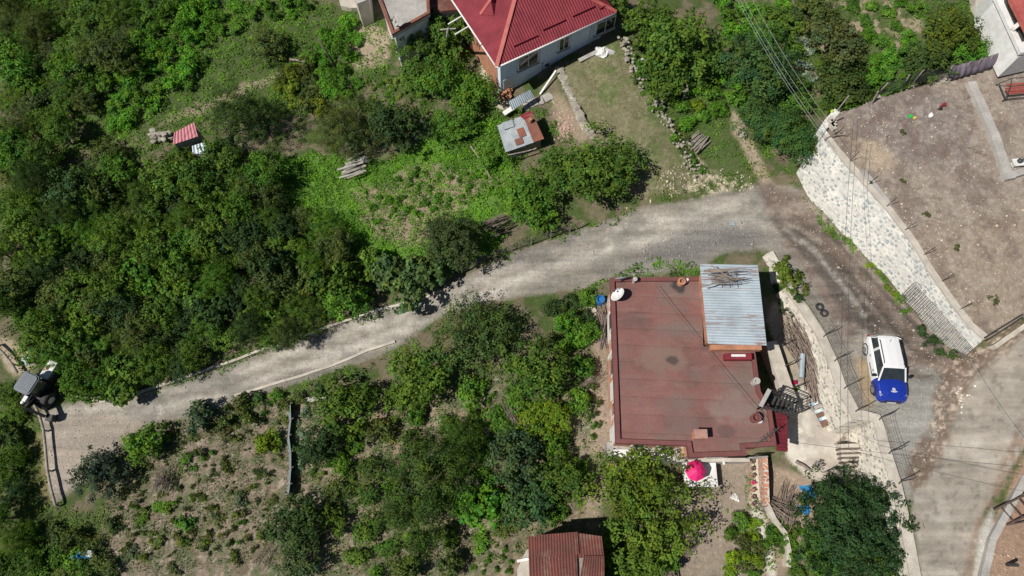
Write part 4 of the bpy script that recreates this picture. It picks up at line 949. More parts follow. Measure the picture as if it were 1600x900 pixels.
# glass body ring bottom to top
B0 = [(-2.02,-.76,1.0),(.98,-.80,1.0),(.98,.80,1.0),(-2.02,.76,1.0)]; T0 = [(-1.70,-.62,1.58),(.28,-.63,1.58),(.28,.63,1.58),(-1.70,.62,1.58)]
mb.add(B0 + T0, [(0,1,2,3)[::-1],(4,5,6,7),(0,1,5,4),(1,2,6,5),(2,3,7,6),(3,0,4,7)]); gl = mb.build('windows', 'glass', car)
mb = MB(); loft(mb, [[(x, -w, z), (x, -w * .93, z + .045), (x, -w * .4, z + .08), (x, w * .4, z + .08), (x, w * .93, z + .045), (x, w, z)] for x, w, z in [(-1.80,.58,1.54),(-1.62,.655,1.575),(-.6,.67,1.59),(.22,.65,1.575),(.36,.60,1.55)]]); mb.build('roof', 'carwhite', car, smooth=False, bev=.02)
for s in (-1, 1):
    for (xa, xb, w) in [((-1.0,1.0),(-.96,1.585),.16),((-2.0,1.0),(-1.70,1.58),.30)]:
        mb = MB(); mb.beam((xa[0], s * .79, 1.0), (xb[0], s * .65, 1.585), w, .05); mb.build('pillar', 'carwhite', car)
    mb = MB(); mb.beam((.98, s * .80, 1.01), (.28, s * .645, 1.59), .07, .09); mb.build('pillar', 'carwhite', car)
    mb = MB(); mb.tube([(-1.5, s * .58, 1.60), (-1.42, s * .58, 1.69), (.0, s * .59, 1.69), (.1, s * .59, 1.62)], .028, 6); mb.build('roof_rail', 'trim', car, smooth=True)
    mb = MB(); mb.beam((.70, s * .86, 1.06), (.68, s * 1.0, 1.1), .06, .08); mb.box((.68, s * 1.06, 1.12), (.13, .24, .17)); mb.build('wing_mirror', 'trim', car, bev=.02)
    for x in (-1.32, 1.32):
        c = Vector((x, s * .745, .34)); mm_ = Matrix.Rotation(math.pi / 2 * s, 3, 'X')
        mb = MB(); mb.lathe([(.2,-.12),(.33,-.12),(.345,-.08),(.345,.08),(.33,.12),(.2,.12)], c + Vector((0, s * .02, 0)), 22, mm_); wh_ = mb.build('wheel', 'black', car, smooth=False)
        mb = MB(); mb.lathe([(.05,.0),(.21,.0),(.21,.02),(.05,.03)], c + Vector((0, s * .145, 0)), 12, Matrix.Rotation(-math.pi / 2 * s, 3, 'X')); mb.build('rim', 'alloy', wh_)
        # arch
        mb = MB(); mb.tube([(x + .41 * math.cos(a), s * .90, .34 + .41 * math.sin(a)) for a in [math.pi * k / 8 for k in range(9)]], .045, 6); mb.build('wheel_arch', 'trim', car)
    mb = MB(); mb.add([(1.96, s * .50, .865), (1.76, s * .76, .955), (1.80, s * .86, .86), (2.05, s * .66, .72), (2.11, s * .52, .70)], [(0, 1, 2, 3, 4) if s > 0 else (4, 3, 2, 1, 0)])
    hl = mb.build('headlight', 'alloy', car); m_ = hl.modifiers.new('solid', 'SOLIDIFY'); m_.thickness = -.03; m_.offset = 0
    mb = MB(); mb.box((-2.09, s * .74, .82), (.1, .16, .3)); mb.build('tail_light', 'redmetal', car)
    mb = MB(); mb.box((.1, s * .915, .62), (.9, .02, .05)); mb.box((-.75, s * .915, .85), (.16, .03, .03)); mb.box((.25, s * .915, .85), (.16, .03, .03)); mb.build('door_handle', 'trim', car)
mb = MB(); mb.box((2.10, 0, .66), (.10, 1.0, .13)); mb.build('grille', 'trim', car)
mb = MB(); mb.box((2.10, 0, .44), (.16, 1.25, .12)); mb.build('bumper', 'trim', car, bev=.02)
mb = MB(); mb.box((.99, 0, 1.045), (.05, 1.4, .03)); mb.build('wiper', 'trim', car)
mb = MB(); mb.beam((-1.35, 0, 1.67), (-1.45, 0, 1.86), .015); mb.build('antenna', 'trim', car)
mb = MB()
for s_ in (-1, 1):
    mb.beam((.80, s_ * .40, 1.085), (1.95, s_ * .34, .95), .02, .012); mb.beam((.95, s_ * .80, 1.045), (1.9, s_ * .66, .895), .018, .012)
mb.beam((.80, -.78, 1.045), (.80, .78, 1.045), .02, .02); mb.build('panel_gap', 'trim', car)
mb = MB(); mb.box((2.19, 0, .50), (.02, .50, .11)); mb.build('number_plate', 'white', car)
# emblem and lettering bar on the bonnet
mb = MB(); c = Vector((1.55, -.02, 1.082)); sl2 = Matrix.Rotation(.10, 3, 'Y')
for a in range(8):
    q = c + Vector((.075 * math.cos(a * .785) - .02, .075 * math.sin(a * .785), .0)); mb.box(q, (.045, .045, .012), rot=sl2)
mb.box(c + Vector((-.02, 0, 0)), (.06, .06, .014), rot=sl2); mb.box(c + Vector((.105, 0, -.014)), (.045, .36, .012), rot=sl2); mb.box(c + Vector((.16, 0, -.022)), (.022, .26, .012), rot=sl2); mb.build('emblem', 'white', car)

# ------------------------------------------------------------------ backhoe digger at the left end of the road
g = G(44, 600); tr = thing('digger', 'backhoe digger with a grey cab roof and white bonnet at the left road end', 'digger', (g.x, g.y, g.z), rz=math.radians(68))
zc = 2.7; 
q = P(40,598,g.z + 2.35); tr.location = (q.x, q.y, g.z); tr.scale = (.80, .80, .86)
MT['canopy'] = M('grey_cab_roof', (.13, .155, .175), (.11, .13, .15), .5, 1.5, bmp=0, objc=True)
def rr(w, h, r, n=5):
    o = []
    for cx, cy, a0 in [(w - r, h - r, 0), (-w + r, h - r, 90), (-w + r, -h + r, 180), (w - r, -h + r, 270)]:
        for k in range(n + 1): a = math.radians(a0 + 90 * k / n); o.append((cx + r * math.cos(a), cy + r * math.sin(a)))
    return o
mb = MB(); mb.prism(rr(.78, .72, .28), 2.55, 2.66); mb.prism(rr(.70, .64, .24), 2.663, 2.74); cp_ = mb.build('cab_roof', 'canopy', tr)
mb = MB()
for k in range(-3, 4): mb.box((k * .17, 0, 2.75), (.04, 1.0, .015))
mb.build('roof_ribs', 'canopy', cp_)
mb = MB(); mb.box((0, 0, 1.75), (1.2, 1.15, 1.55)); mb.build('cab_glass', 'glass', tr)
for x in (-.62, .62):
    for y in (-.6, .6): mb = MB(); mb.beam((x, y, 1.0), (x * .95, y * .95, 2.55), .09); mb.build('cab_post', 'trim', tr)
mb = MB(); mb.box((1.45, 0, 1.2), (1.5, .78, .62)); hd = mb.build('bonnet', 'white', tr, bev=.06); mb = MB(); mb.box((1.55, .1, 1.53), (.3, .22, .02)); mb.build('red_badge', 'redmetal', hd)
mb = MB(); mb.box((.5, 0, .72), (3.6, .85, .5)); mb.build('chassis', 'trim', tr)
for x, r_, w_ in [(-.55, .66, .42), (1.75, .46, .34)]:
    for s in (-1, 1):
        mb = MB(); mb.lathe([(r_ * .45,-w_/2),(r_ * .95,-w_/2),(r_,-w_*.3),(r_,w_*.3),(r_ * .95,w_/2),(r_ * .45,w_/2)], (x, s * .85, r_), 20, Matrix.Rotation(math.pi / 2, 3, 'X')); wl = mb.build('wheel', 'black', tr)
        mb = MB(); mb.lathe([(.02,0),(r_ * .45,0),(r_ * .45,.03),(.02,.05)], (x, s * (.85 + w_ / 2 - .02), r_), 12, Matrix.Rotation(-math.pi / 2 * s, 3, 'X')); mb.build('rim', 'white', wl)
for s in (-1, 1):
    mb = MB(); mb.beam((.7, s * .62, 1.35), (2.5, s * .62, .75), .14, .2); mb.beam((2.5, s * .62, .75), (2.75, s * .62, .35), .14, .2); mb.build('loader_arm', 'trim', tr)
mb = MB(); 
loft(mb, [[(2.7, y, .1), (3.35, y, .05), (3.32, y, .12), (2.85, y, .2), (2.78, y, .7), (2.68, y, .85)] for y in (-1.15, 1.15)]); mb.build('bucket', 'concrete', tr)
mb = MB(); mb.beam((-1.0, 0, .9), (-1.7, -.5, 1.9), .26, .3); mb.beam((-1.7, -.5, 1.9), (-1.75, -1.7, 1.1), .2, .26); mb.build('digging_arm', 'trim', tr)
mb = MB(); mb.box((-1.72, -1.9, .7), (.5, .5, .6), .3); mb.build('digging_bucket', 'trim', tr)
mb = MB(); mb.box((-1.15, .35, 1.3), (.45, .3, .3)); mb.lathe([(.1,0),(.12,.1),(.1,.2)], (-1.5, .45, 1.2), 10); mb.build('work_light', 'white', tr)
for s in (-1, 1): mb = MB(); mb.box((-1.25, s * .75, .55), (.3, .3, .9)); mb.build('stabiliser', 'trim', tr)
g = G(60,568); mb = MB(); mb.lathe([(.36,0),(.36,.10),(.30,.13),(.30,.16)], (g.x, g.y, g.z + 1.0), 18, Matrix.Rotation(.5, 3, 'X')); mb.lathe([(.08,0),(.08,1.1)], (g.x, g.y, g.z - .05), 8)
single(mb, 'water_barrel', 'tin', 'grey lidded drum standing beside the bonnet of the digger', 'drum')

# ------------------------------------------------------------------ sheds
def tinroof(par, corners, mat, name='roof', pitch=.15, amp=.018, nv=1, jag=0):
    mb = MB(); mb.corr(*corners, pitch=pitch, amp=amp, nv=nv, jag=jag); return mb.build(name, mat, par)
MT['oldtin'] = M('weathered_zinc', (.36, .39, .40), (.22, .25, .27), .6, 1.6, dirt=((.26, .16, .12), .62), bmp=0)
# patched shed below the blue house
zz = 1.45; c = [P(790,238,zz - .15), P(850,218,zz), P(832,178,zz + .35), P(777,196,zz + .2)]
sh = thing('patched_shed', 'small shed under patched zinc and rusty sheets below the blue house', 'shed', (c[0].lerp(c[2], .5).x, c[0].lerp(c[2], .5).y, -.2))
cc = [Vector((p.x, p.y)) for p in c]; ce = sum(cc, Vector((0, 0))) / 4
mb = MB(); mb.prism([tuple(ce + (p - ce) * .88) for p in cc], -.5, 1.27); mb.build('wall', 'wood', sh)
def bl(s, t, dz=0):
    p = c[0].lerp(c[1], s).lerp(c[3].lerp(c[2], s), t); return p + Vector((0, 0, dz))
k = 0
for s0, s1, t0, t1, mt in [(0,.30,0,1,'tin'),(.28,.52,.0,.45,'tin'),(.27,.52,.42,.98,'tin'),(.50,.74,.0,.55,'tin'),(.48,.76,.5,1.02,'tin'),(.73,1.0,0,1,'rust'),(.30,.50,.08,.30,'rust'),(.44,.62,.30,.62,'rust'),(.12,.42,.74,1.0,'tin')]:
    k += .016; tinroof(sh, [bl(s0, t0, k), bl(s1, t0, k), bl(s1, t1, k), bl(s0, t1, k)], 'oldtin' if mt == 'tin' else mt, 'roof_sheet', .09, .006)
mb = MB(); p = bl(.85, .72, .2); mb.lathe([(.14,0),(.12,.25),(.06,.25)], p, 12); mb.build('chimney_pot', 'terracotta', sh)
for i in range(3): mb = MB(); a = bl(.05 + i * .1, -.05, -.1); mb.beam(a + Vector((0, -.1, -.3 * i)), bl(.55 + i * .12, -.06, -.1) + Vector((0, -.15, -.2)), .07, .05); mb.build('loose_pole', 'wood', sh)
mb = MB(); a, b_, c_, d_ = P(812,180,1.9), P(829,172,1.9), P(834,178,1.9), P(819,186,1.9); mb.prism([tuple(x)[:2] for x in (a, b_, c_, d_)], 1.82, 1.86); single(mb, 'red_sheet', 'redmetal', 'dark red metal sheet at the top corner of the patched shed', 'sheet')
# rusty shed at the bottom edge
zz = 1.6
A0, A1, A2, A3 = P(826,838,zz), P(912,830,zz), P(941,836,zz), P(944,905,zz)
bs = thing('rusty_shed', 'shed under an overlapping rusty brown corrugated roof at the bottom edge', 'shed', (P(885,880,0).x, P(885,880,0).y, -1.6))
mb = MB(); mb.prism([tuple(P(a, b, zz))[:2] for a, b in [(831,842),(936,840),(940,960),(834,960)]], -1.9, zz - .12); mb.build('wall', 'wood', bs)
for pts, dz, dl in [([(829,960),(870,960),(862,838),(825,838)], 0, 0), ([(862,960),(905,960),(900,832),(850,836)], .09, .12), ([(902,872),(944,871),(940,838),(898,832)], .04, .05), ([(896,960),(945,960),(944,868),(912,869)], .10, 0), ([(838,870),(905,866),(902,831),(838,836)], .16, .10)]:
    q = [P(x, y, zz + dz) for x, y in pts]; q[0].z -= dl; q[1].z -= dl * .5
    tinroof(bs, q, 'rustbrown' if dz < .12 and dz != .09 else 'rustbrown', 'roof_sheet', .15, .02, nv=2)
mb = MB()
q = [P(810,960,.9), P(831,960,.9), P(829,856,1.0), P(822,860,.95), P(808,890,.9)]
mb.prism([tuple(x)[:2] for x in q], .82, .9); so = single(mb, 'plastic_sheet', 'concrete_light', 'crumpled whitish plastic sheet beside the left wall of the rusty shed', 'sheet')
mb = MB(); mb.beam(P(808,877,1.0), P(826,873,1.05), .14, .05); single(mb, 'plank', 'white', 'white plank resting on the plastic sheet beside the rusty shed', 'plank')
# pink-roofed hut in the left thicket
zz = 1.6; q = [P(271,218,zz), P(273,228,zz - .05), P(310,213,zz), P(303,191,zz + .15)]; q = [P(270,226,zz), P(309,213,zz), P(303,191,zz + .3), P(272,207,zz + .3)]
hs = thing('pink_roofed_hut', 'hut with a pink sheet roof half hidden in the thicket', 'hut', (q[0].lerp(q[2], .5).x, q[0].lerp(q[2], .5).y, -.6))
tinroof(hs, q, 'pinkroof', pitch=.2); qq = [Vector(p[:2]) for p in q]; ce = sum(qq, Vector((0, 0))) / 4
mb = MB(); mb.prism([tuple(ce + (p - ce) * .9) for p in qq], -.9, zz - .1); mb.build('wall', 'wood', hs)
zz = 1.0; q = [P(301,240,zz), P(326,240,zz), P(319,222,zz + .2), P(300,228,zz + .2)]
hs = thing('small_hut', 'small hut with a pale grey tin roof beside the pink roofed hut', 'hut', (q[0].lerp(q[2], .5).x, q[0].lerp(q[2], .5).y, -.7))
tinroof(hs, q, 'tin', pitch=.2); qq = [Vector(p[:2]) for p in q]; ce = sum(qq, Vector((0, 0))) / 4
mb = MB(); mb.prism([tuple(ce + (p - ce) * .9) for p in qq], -.9, zz - .1); mb.build('wall', 'wood', hs)
mb = MB()
for i in range(40): g = G(256 + R.gauss(0, 7), 216 - R.gauss(0, 3)); mb.stone((g.x, g.y, g.z + R.uniform(.1, .7)), R.uniform(.12, .25), 1.3, 1)
single(mb, 'rubble_heap', 'stone', 'heap of grey rubble to the left of the pink roofed hut', 'rubble')
# pile of grey boards
g = G(555, 264); t = thing('board_pile', 'pile of bleached grey boards lying in the bright green weeds', 'board pile', (g.x, g.y, g.z))
for i in range(13):
    a = R.uniform(-.15, .15) + .45; o = Vector((R.uniform(-.25, .25), (i - 6) * .13 + R.uniform(-.05, .05), .35 + R.uniform(0, .3))); d = Vector((math.cos(a), math.sin(a), R.uniform(-.06, .06))) * R.uniform(.55, .95)
    mb = MB(); mb.beam(g + o - d, g + o + d, R.uniform(.10, .18), .03); mb.build('board', 'concrete' if i % 3 else 'wood', t)
# log pile and wooden frame
g = G(1089, 224); t = thing('log_pile', 'pile of thick grey logs on the bank below the wooden frame', 'log pile', (g.x, g.y, g.z))
for i in range(9):
    a = math.radians(48) + R.uniform(-.12, .12); o = Vector((math.sin(a), -math.cos(a), 0)) * ((i - 4) * .13) + Vector((0, 0, .12 + .14 * (i % 2))); d = Vector((math.cos(a), math.sin(a), R.uniform(-.03, .03))) * R.uniform(.5, .85)
    mb = MB(); mb.tube([g + o - d, g + o + Vector((0, 0, .03)), g + o + d], [.07, .06, .05], 7); mb.build('log', 'wood', t)
g = G(1049, 152); t = thing('wooden_frame', 'rickety wooden pole frame at the foot of the large hazel trees', 'frame', (g.x, g.y, g.z))
cn = [(-.7,-.5),(.75,-.3),(.7,.5),(-.65,.35)]
for i, (x, y) in enumerate(cn): mb = MB(); mb.tube([g + Vector((x, y, -.2)), g + Vector((x * .95, y, 1.1 + .2 * (i % 2)))], .05, 6); mb.build('post', 'wood', t)
for i in range(4):
    a = cn[i]; b = cn[(i + 1) % 4]; mb = MB(); mb.tube([g + Vector((a[0] * 1.15, a[1] * 1.1, 1.1)), g + Vector((b[0] * 1.15, b[1], 1.15))], .045, 6); mb.build('rail', 'wood', t)
mb = MB(); mb.tube([g + Vector((-1.1, -.5, .4)), g + Vector((-.95, .9, 1.5))], .07, 6); mb.build('leaning_post', 'wood', t)

# ------------------------------------------------------------------ poles, cables
def pole(px, py, px2, py2, up, label, r=.09, arms=None, mat='wood'):
    b = G(px, py); b2 = P(px2, py2, b.z + up); t = thing('utility_pole', label, 'pole', (b.x, b.y, b.z))
    mb = MB(); mb.tube([b - Vector((0, 0, .3)), b2], [r * 1.25, r * .8], 9); mb.build('mast', mat, t, smooth=True)
    if arms:
        for z, dx, dy in arms: mb = MB(); c_ = b.lerp(b2, z); mb.beam(c_ - Vector((dx, dy, 0)), c_ + Vector((dx, dy, 0)), .07); mb.build('crossarm', mat, t)
    return b2
pole(527,106,498,62,3.2,'tall dark wooden pole standing in the green shrubs left of the bare plot', .08, mat='bark')
pole(697,62,700,45,6.2,'pale pole with a crossarm rising from the tree beside the red roof', .08, [(.97,.5,.05)], 'concrete')
def wire(a, b, sag, label, grp, r=.010, mat='metal_dark'):
    p = P(*a); q = P(*b); mb = MB(); pts = [p.lerp(q, k / 24) - Vector((0, 0, sag * 4 * (k / 24) * (1 - k / 24))) for k in range(25)]
    mb.tube(pts, r, 5); return single(mb, 'power_line', mat, label, 'cable', grp)
MT['wire'] = M('pale_cable', (.30, .31, .30), (.24, .25, .24), .5, 3, bmp=0)
for a, b in [((1142,-20,9),(1283,210,8)),((1146,-20,9.2),(1287,208,8.1)),((1152,-20,9),(1296,206,8)),((1166,-20,9),(1308,206,7.6))]:
    wire(a, b, .35, 'pale power cable running over the feathery green tree towards the retaining wall', 'power cables over the feathery tree', .009, 'wire')
wire((1334,185,9),(1313,742,9), .5, 'left of the two thin cables crossing the tall retaining wall and the track', 'cables above the track')
wire((1341,185,9),(1326,700,9), .5, 'right of the two thin cables crossing the tall retaining wall and the track', 'cables above the track')
wire((1233,690,6),(1640,733,8), .4, 'upper of the two cables crossing the paved road', 'cables above the paved road')
wire((1325,702,6),(1660,780,8), .4, 'lower of the two cables crossing the paved road', 'cables above the paved road')
wire((-60,245,9),(285,-28,9), .3, 'upper of two thin cables over the orchard in the top left corner', 'cables over the orchard', .010)
wire((-60,236,9),(285,-36,9), .3, 'lower of two thin cables over the orchard in the top left corner', 'cables over the orchard', .010)
wire((1515,560,6.5),(1660,760,6.5), .3, 'pale cable crossing the right corner of the paved road', None, .010, 'wire')
wire((1024,446,3.6),(1198,660,3.7), .1, 'thin cable stretched across the brown roof', None, .012)

# ------------------------------------------------------------------ fences
def fence(name, label, posts, z, up, lean=(0, 0), wires=3, mat='metal_dark', r=.03, arm=None, zf=None):
    q = [P(x, y, (zf(i) if zf else z)) for i, (x, y) in enumerate(posts)]
    t = thing(name, label, 'fence', (q[0].x, q[0].y, q[0].z))
    tops = []
    for i, p in enumerate(q):
        tp = p + Vector((lean[0], lean[1], up)); tops.append(tp); mb = MB(); mb.beam(p - Vector((0, 0, .12)), tp, r * 2)
        if arm: mb.beam(tp, tp + Vector(arm), r * 2); mb.box(p + Vector((0, 0, .01)), (.22, .22, .02))
        mb.build('post', mat, t)
    for k in range(wires):
        mb = MB(); f = (k + 1) / wires
        mb.tube([p.lerp(tp, f) for p, tp in zip(q, tops)], .009, 4); mb.build('wire', mat, t)
    return t, q, tops
fence('wire_fence', 'row of bare iron posts along the top of the tall retaining wall', [(1327,252),(1356,289),(1384,323),(1413,360),(1442,399),(1470,440),(1498,484),(1538,527)], YZ + .08, 1.05, (.12, .05), 0, r=.018)
MT['mesh'] = M('rusty_mesh', (.16, .14, .13), (.10, .09, .085), .7, 5, bmp=0)
# fence on the yard retaining wall coping: posts with leaning arms, fine mesh
def lp(i, t): return W2P[i].lerp(W2P[i + 1], t)
pq = [lp(2,.2), lp(4,.1), lp(5,.05), lp(6,.1), lp(6,.9), lp(8,.05), lp(9,.1), lp(10,.0)]
t = thing('mesh_fence', 'sagging wire mesh fence with iron posts on the coping of the curved retaining wall', 'fence', tuple(pq[0]))
top = []
for p in pq:
    a = p + Vector((-.05, 0, .15)); b = a + Vector((.05, .02, 1.05)); top.append(b); mb = MB(); mb.beam(a, b, .055); mb.beam(b - Vector((0, 0, .05)), b + Vector((.18, .13, .22)), .04); mb.beam(a + Vector((0, 0, .03)), a + Vector((-.18, -.15, .04)), .06, .04); mb.build('post', 'metal_dark', t)
for i in range(len(pq) - 1):
    a0 = pq[i] + Vector((-.05, 0, .17)); a1 = pq[i + 1] + Vector((-.05, 0, .17)); b0 = top[i]; b1 = top[i + 1]; mb = MB(); L = (a1 - a0).length; n = max(4, int(L / .22)); sag = .12
    for k in range(6):
        f = k / 5; mb.tube([a0.lerp(b0, f).lerp(a1.lerp(b1, f), s / 8) - Vector((0, 0, f * sag * 4 * (s / 8) * (1 - s / 8))) for s in range(9)], .004 if k not in (5,) else .010, 3, False)
    for k in range(n): s = k / n; mb.tube([a0.lerp(a1, s), b0.lerp(b1, s) - Vector((0, 0, sag * 4 * s * (1 - s)))], .0032, 3, False)
    mb.build('mesh', 'mesh', t)
# steel mesh panel leaning on the tall wall
f0, f1 = P(1436,520,1.9), P(1500,552,2.6); g0, g1 = P(1416,456,3.3), P(1507,535,4.0)
t = thing('steel_mesh_panel', 'rusty steel mesh panel leaning against the lower end of the tall retaining wall', 'mesh panel', tuple(f0))
def face(t, k):
    a = along(foot, t); b = along(topl, t); d = Vector((a.x - b.x, a.y - b.y, 0)).normalized(); return a.lerp(b, k) + d * .42
f0, f1, g0, g1 = face(.58, .0), face(.94, .0), face(.585, .60), face(.945, .66)
MT['wiremesh'] = M('steel_wire', (.075, .065, .06), (.05, .04, .035), .6, 5, bmp=0)
mb = MB()
for k in range(34): s = k / 33; mb.tube([f0.lerp(f1, s), g0.lerp(g1, s)], .013, 4)
for k in range(14): s = k / 13; mb.tube([f0.lerp(g0, s), f1.lerp(g1, s)], .02, 4)
mb.build('bars', 'wiremesh', t)

mb = MB(); mb.tube([P(1538,528,YZ + .25), P(1570,508,YZ + .3), P(1598,491,YZ + .3)], .04, 6); mb.tube([P(1540,533,YZ + .1), P(1572,513,YZ + .12), P(1598,496,YZ + .12)], .03, 6); single(mb, 'iron_pipe', 'metal_dark', 'two thin iron pipes lying along the lower edge of the dirt yard', 'pipes')
# mesh fence on the upper roadside
qs = [(722,428),(745,415),(772,403),(800,393),(830,383),(860,373),(890,363),(905,357)]
q = [G(*p) for p in qs]; t = thing('roadside_fence', 'low wire mesh fence along the upper edge of the gravel road below the walnut tree', 'fence', tuple(q[0]))
for p in q: mb = MB(); mb.beam(p - Vector((0, 0, .2)), p + Vector((0, .05, 1.1)), .06); mb.build('post', 'wood', t)
for k in range(7):
    mb = MB(); mb.tube([p + Vector((0, .04, .12 + k * .155)) for p in q], .010, 4); mb.build('wire', 'mesh', t)
# net fence behind the stones and tarpaulin screen
MT['tarpgrey'] = M('purple_grey_tarpaulin', (.155, .125, .155), (.10, .08, .10), .75, 1.6, bmp=.02)
q = [P(1474,128,YZ), P(1500,122,YZ), P(1535,112,YZ), P(1580,95,YZ)]; tp = [P(1475,105,YZ + 1.3), P(1508,102,YZ + 1.3), P(1538,101,YZ + 1.3), P(1579,91,YZ + 1.3)]
t = thing('tarpaulin_screen', 'sagging purple grey tarpaulin screen fixed between posts beside the white house', 'screen', tuple(q[0]))
vs = []; n = 48; nk = 6
for i in range(n + 1):
    s = i / n * 3; j = min(int(s), 2); a = q[j].lerp(q[j + 1], s - j); b = tp[j].lerp(tp[j + 1], s - j)
    b = Vector((a.x - .1, a.y + .35, YZ + 1.15 - .12 * math.sin(s * math.pi) ** 2))
    for k in range(nk + 1): f = k / nk; p = a.lerp(b, f); vs.append(p + Vector((.02 * math.sin(i * 1.9 + k), -.22 * math.sin(f * math.pi) * (1 + .35 * math.sin(i * 1.3 + f * 3)) , 0)))
mb = MB(); mb.add(vs, [(i * 7 + k, i * 7 + 7 + k, i * 7 + 8 + k, i * 7 + k + 1) for i in range(n) for k in range(nk)]); o = mb.build('tarpaulin', 'tarpgrey', t, smooth=True); mo = o.modifiers.new('s', 'SOLIDIFY'); mo.thickness = .012
for a in q + [q[1].lerp(q[2], .5)]: mb = MB(); mb.beam(a, a + Vector((-.05, .3, 1.3)), .06); mb.build('post', 'wood', t)
q = [P(1296,196,YZ - .1), P(1310,170,YZ), P(1362,163,YZ), P(1368,150,YZ), P(1410,138,YZ), P(1425,130,YZ), P(1470,128,YZ)]
MT['net'] = M('black_net', (.025, .028, .028), (.015, .015, .015), .7, 5, bmp=0)
t = thing('net_fence', 'black net fence on crooked poles behind the stones at the top of the dirt yard', 'fence', tuple(q[3]))
for i, a in enumerate(q): mb = MB(); mb.tube([a - Vector((0, 0, .2)), a + Vector((R.uniform(-.1, .3), .2, 1.1))], .045, 6); mb.build('pole', 'wood', t)
for i in range(2, len(q) - 1):
    a, b = q[i], q[i + 1]; L = (b - a).length; n = int(L / .07); mb = MB()
    for k in range(n): s = k / n; p = a.lerp(b, s); mb.tube([p, p + Vector((.03, .2 + .1 * math.sin(s * 5), .95))], .010, 3, False)
    for k in range(12): mb.tube([a + Vector((0, .02 * k, .02 + .08 * k)), a.lerp(b, .5) + Vector((0, .02 * k + .06, .08 * k)), b + Vector((0, .02 * k, .02 + .08 * k))], .010, 3, False)
    mb.build('net', 'net', t)
# grey sheet strip fence in the planted field
q = [G(450,636), G(451,660), G(448,685), G(451,710), G(451,735), G(449,760), G(447,776)]
t = thing('sheet_fence', 'low fence of grey green sheeting running down the planted field', 'fence', tuple(q[0]))
MT['sheeting'] = M('grey_green_sheeting', (.22, .26, .26), (.14, .17, .17), .6, 2, bmp=0)
for i in range(len(q) - 1):
    a, b = q[i], q[i + 1]; mb = MB(); mb.add([a, b, b + Vector((.35, 0, .75)), a + Vector((.35, 0, .75)), a + Vector((.03, 0, 0)), b + Vector((.03, 0, 0)), b + Vector((.38, 0, .75)), a + Vector((.38, 0, .75))], [(0,1,2,3),(7,6,5,4),(0,4,5,1),(3,2,6,7),(0,3,7,4),(1,5,6,2)]); mb.build('sheet', 'sheeting', t)
for a in q: mb = MB(); mb.beam(a + Vector((-.15, 0, 0)), a + Vector((.55, .12, .9)), .06); mb.build('post', 'bark', t)
g = G(497,624); mb = MB(); mb.beam(g + Vector((-.7, -.15, .25)), g + Vector((.7, .25, .3)), .35, .06); single(mb, 'board', 'concrete', 'grey board lying at the top of the field beside the dark shrub', 'board')

# ------------------------------------------------------------------ things in the dirt yard
g = P(1585,143,YZ); t = thing('swing_bench', 'red slatted bench with a rusty tubular frame behind the low yard wall', 'bench', (g.x, g.y, YZ))
hx = Vector((1, .10, 0)); hy = Vector((-.1, 1, 0)); bz = lambda a, b, c: g + hx * a + hy * b + Vector((0, 0, c))
MT['benchred'] = M('faded_red_slats', (.34, .075, .055), (.24, .05, .04), .6, 3, bmp=0)
for k in range(4): mb = MB(); mb.beam(bz(-.95, -.42 + k * .18, .5 + (.12 if k == 3 else 0)), bz(1.6, -.42 + k * .18, .5 + (.12 if k == 3 else 0)), .14, .03); mb.build('slat', 'benchred', t)
for x in (-1.05, 1.7):
    mb = MB(); mb.tube([bz(x, -.7, 0), bz(x, -.55, .6), bz(x, .1, 1.35), bz(x, .6, 0)], .03, 6); mb.tube([bz(x, -.6, .3), bz(x, .45, .3)], .03, 6); mb.build('side_frame', 'metal_dark', t)
mb = MB(); mb.tube([bz(-1.05, .1, 1.35), bz(1.7, .1, 1.35)], .03, 6); mb.tube([bz(-1.05, -.62, .45), bz(1.7, -.62, .45)], .03, 6); mb.tube([bz(-1.05, -.62, .05), bz(1.7, -.62, .05)], .03, 6); mb.build('cross_bar', 'metal_dark', t)
c = P(1585,258,YZ); t = thing('bucket_stand', 'white square board holding a dark kettle at the end of the yard wall', 'board', (c.x, c.y, YZ))
mb = MB(); mb.box((c.x, c.y, YZ + .34), (.62, .5, .06), .1); mb.box((c.x, c.y, YZ + .15), (.4, .35, .3), .1); mb.build('board', 'white', t)
mb = MB(); mb.lathe([(.1,0),(.16,.05),(.15,.16),(.06,.22),(.03,.26)], (c.x + .04, c.y + .03, YZ + .373), 12); mb.beam((c.x + .1, c.y + .05, YZ + .48), (c.x + .3, c.y + .12, YZ + .55), .05); single(mb, 'kettle', 'metal_dark', 'dark kettle on the white board at the end of the yard wall', 'kettle')
def toy(px, py, col, label, name, parts):
    MT[name] = M(name, col, col, .5, 3, bmp=0); c = P(px, py, YZ); mb = MB()
    for kind, dx, dy, r_, h in parts:
        if kind == 'l': mb.lathe([(r_ * .9, 0), (r_, h * .5), (r_ * .8, h)], (c.x + dx, c.y + dy, YZ + .02), 12)
        else: mb.box((c.x + dx, c.y + dy, YZ + h / 2 + .02), (r_ * 2, r_, h), .3)
    return single(mb, name, name, label, 'toy')
toy(1422,183,(.03,.40,.08),'small green toy on the bare dirt yard','green_toy',[('l',0,0,.13,.12),('b',-.08,.06,.1,.1)])
toy(1428,185,(.60,.45,.10),'small yellow toy beside the green toy on the dirt yard','yellow_toy',[('l',0,0,.10,.1),('b',.08,.0,.07,.08)])
toy(1453,182,(.75,.75,.72),'small white pot on the dirt yard right of the green toy','white_pot',[('l',0,0,.14,.16),('l',.0,.08,.09,.2)])
toy(1473,166,(.20,.02,.03),'dark red toy near the top of the dirt yard','red_toy',[('b',0,0,.14,.16),('l',.07,.08,.1,.18),('b',-.16,-.08,.08,.1)])
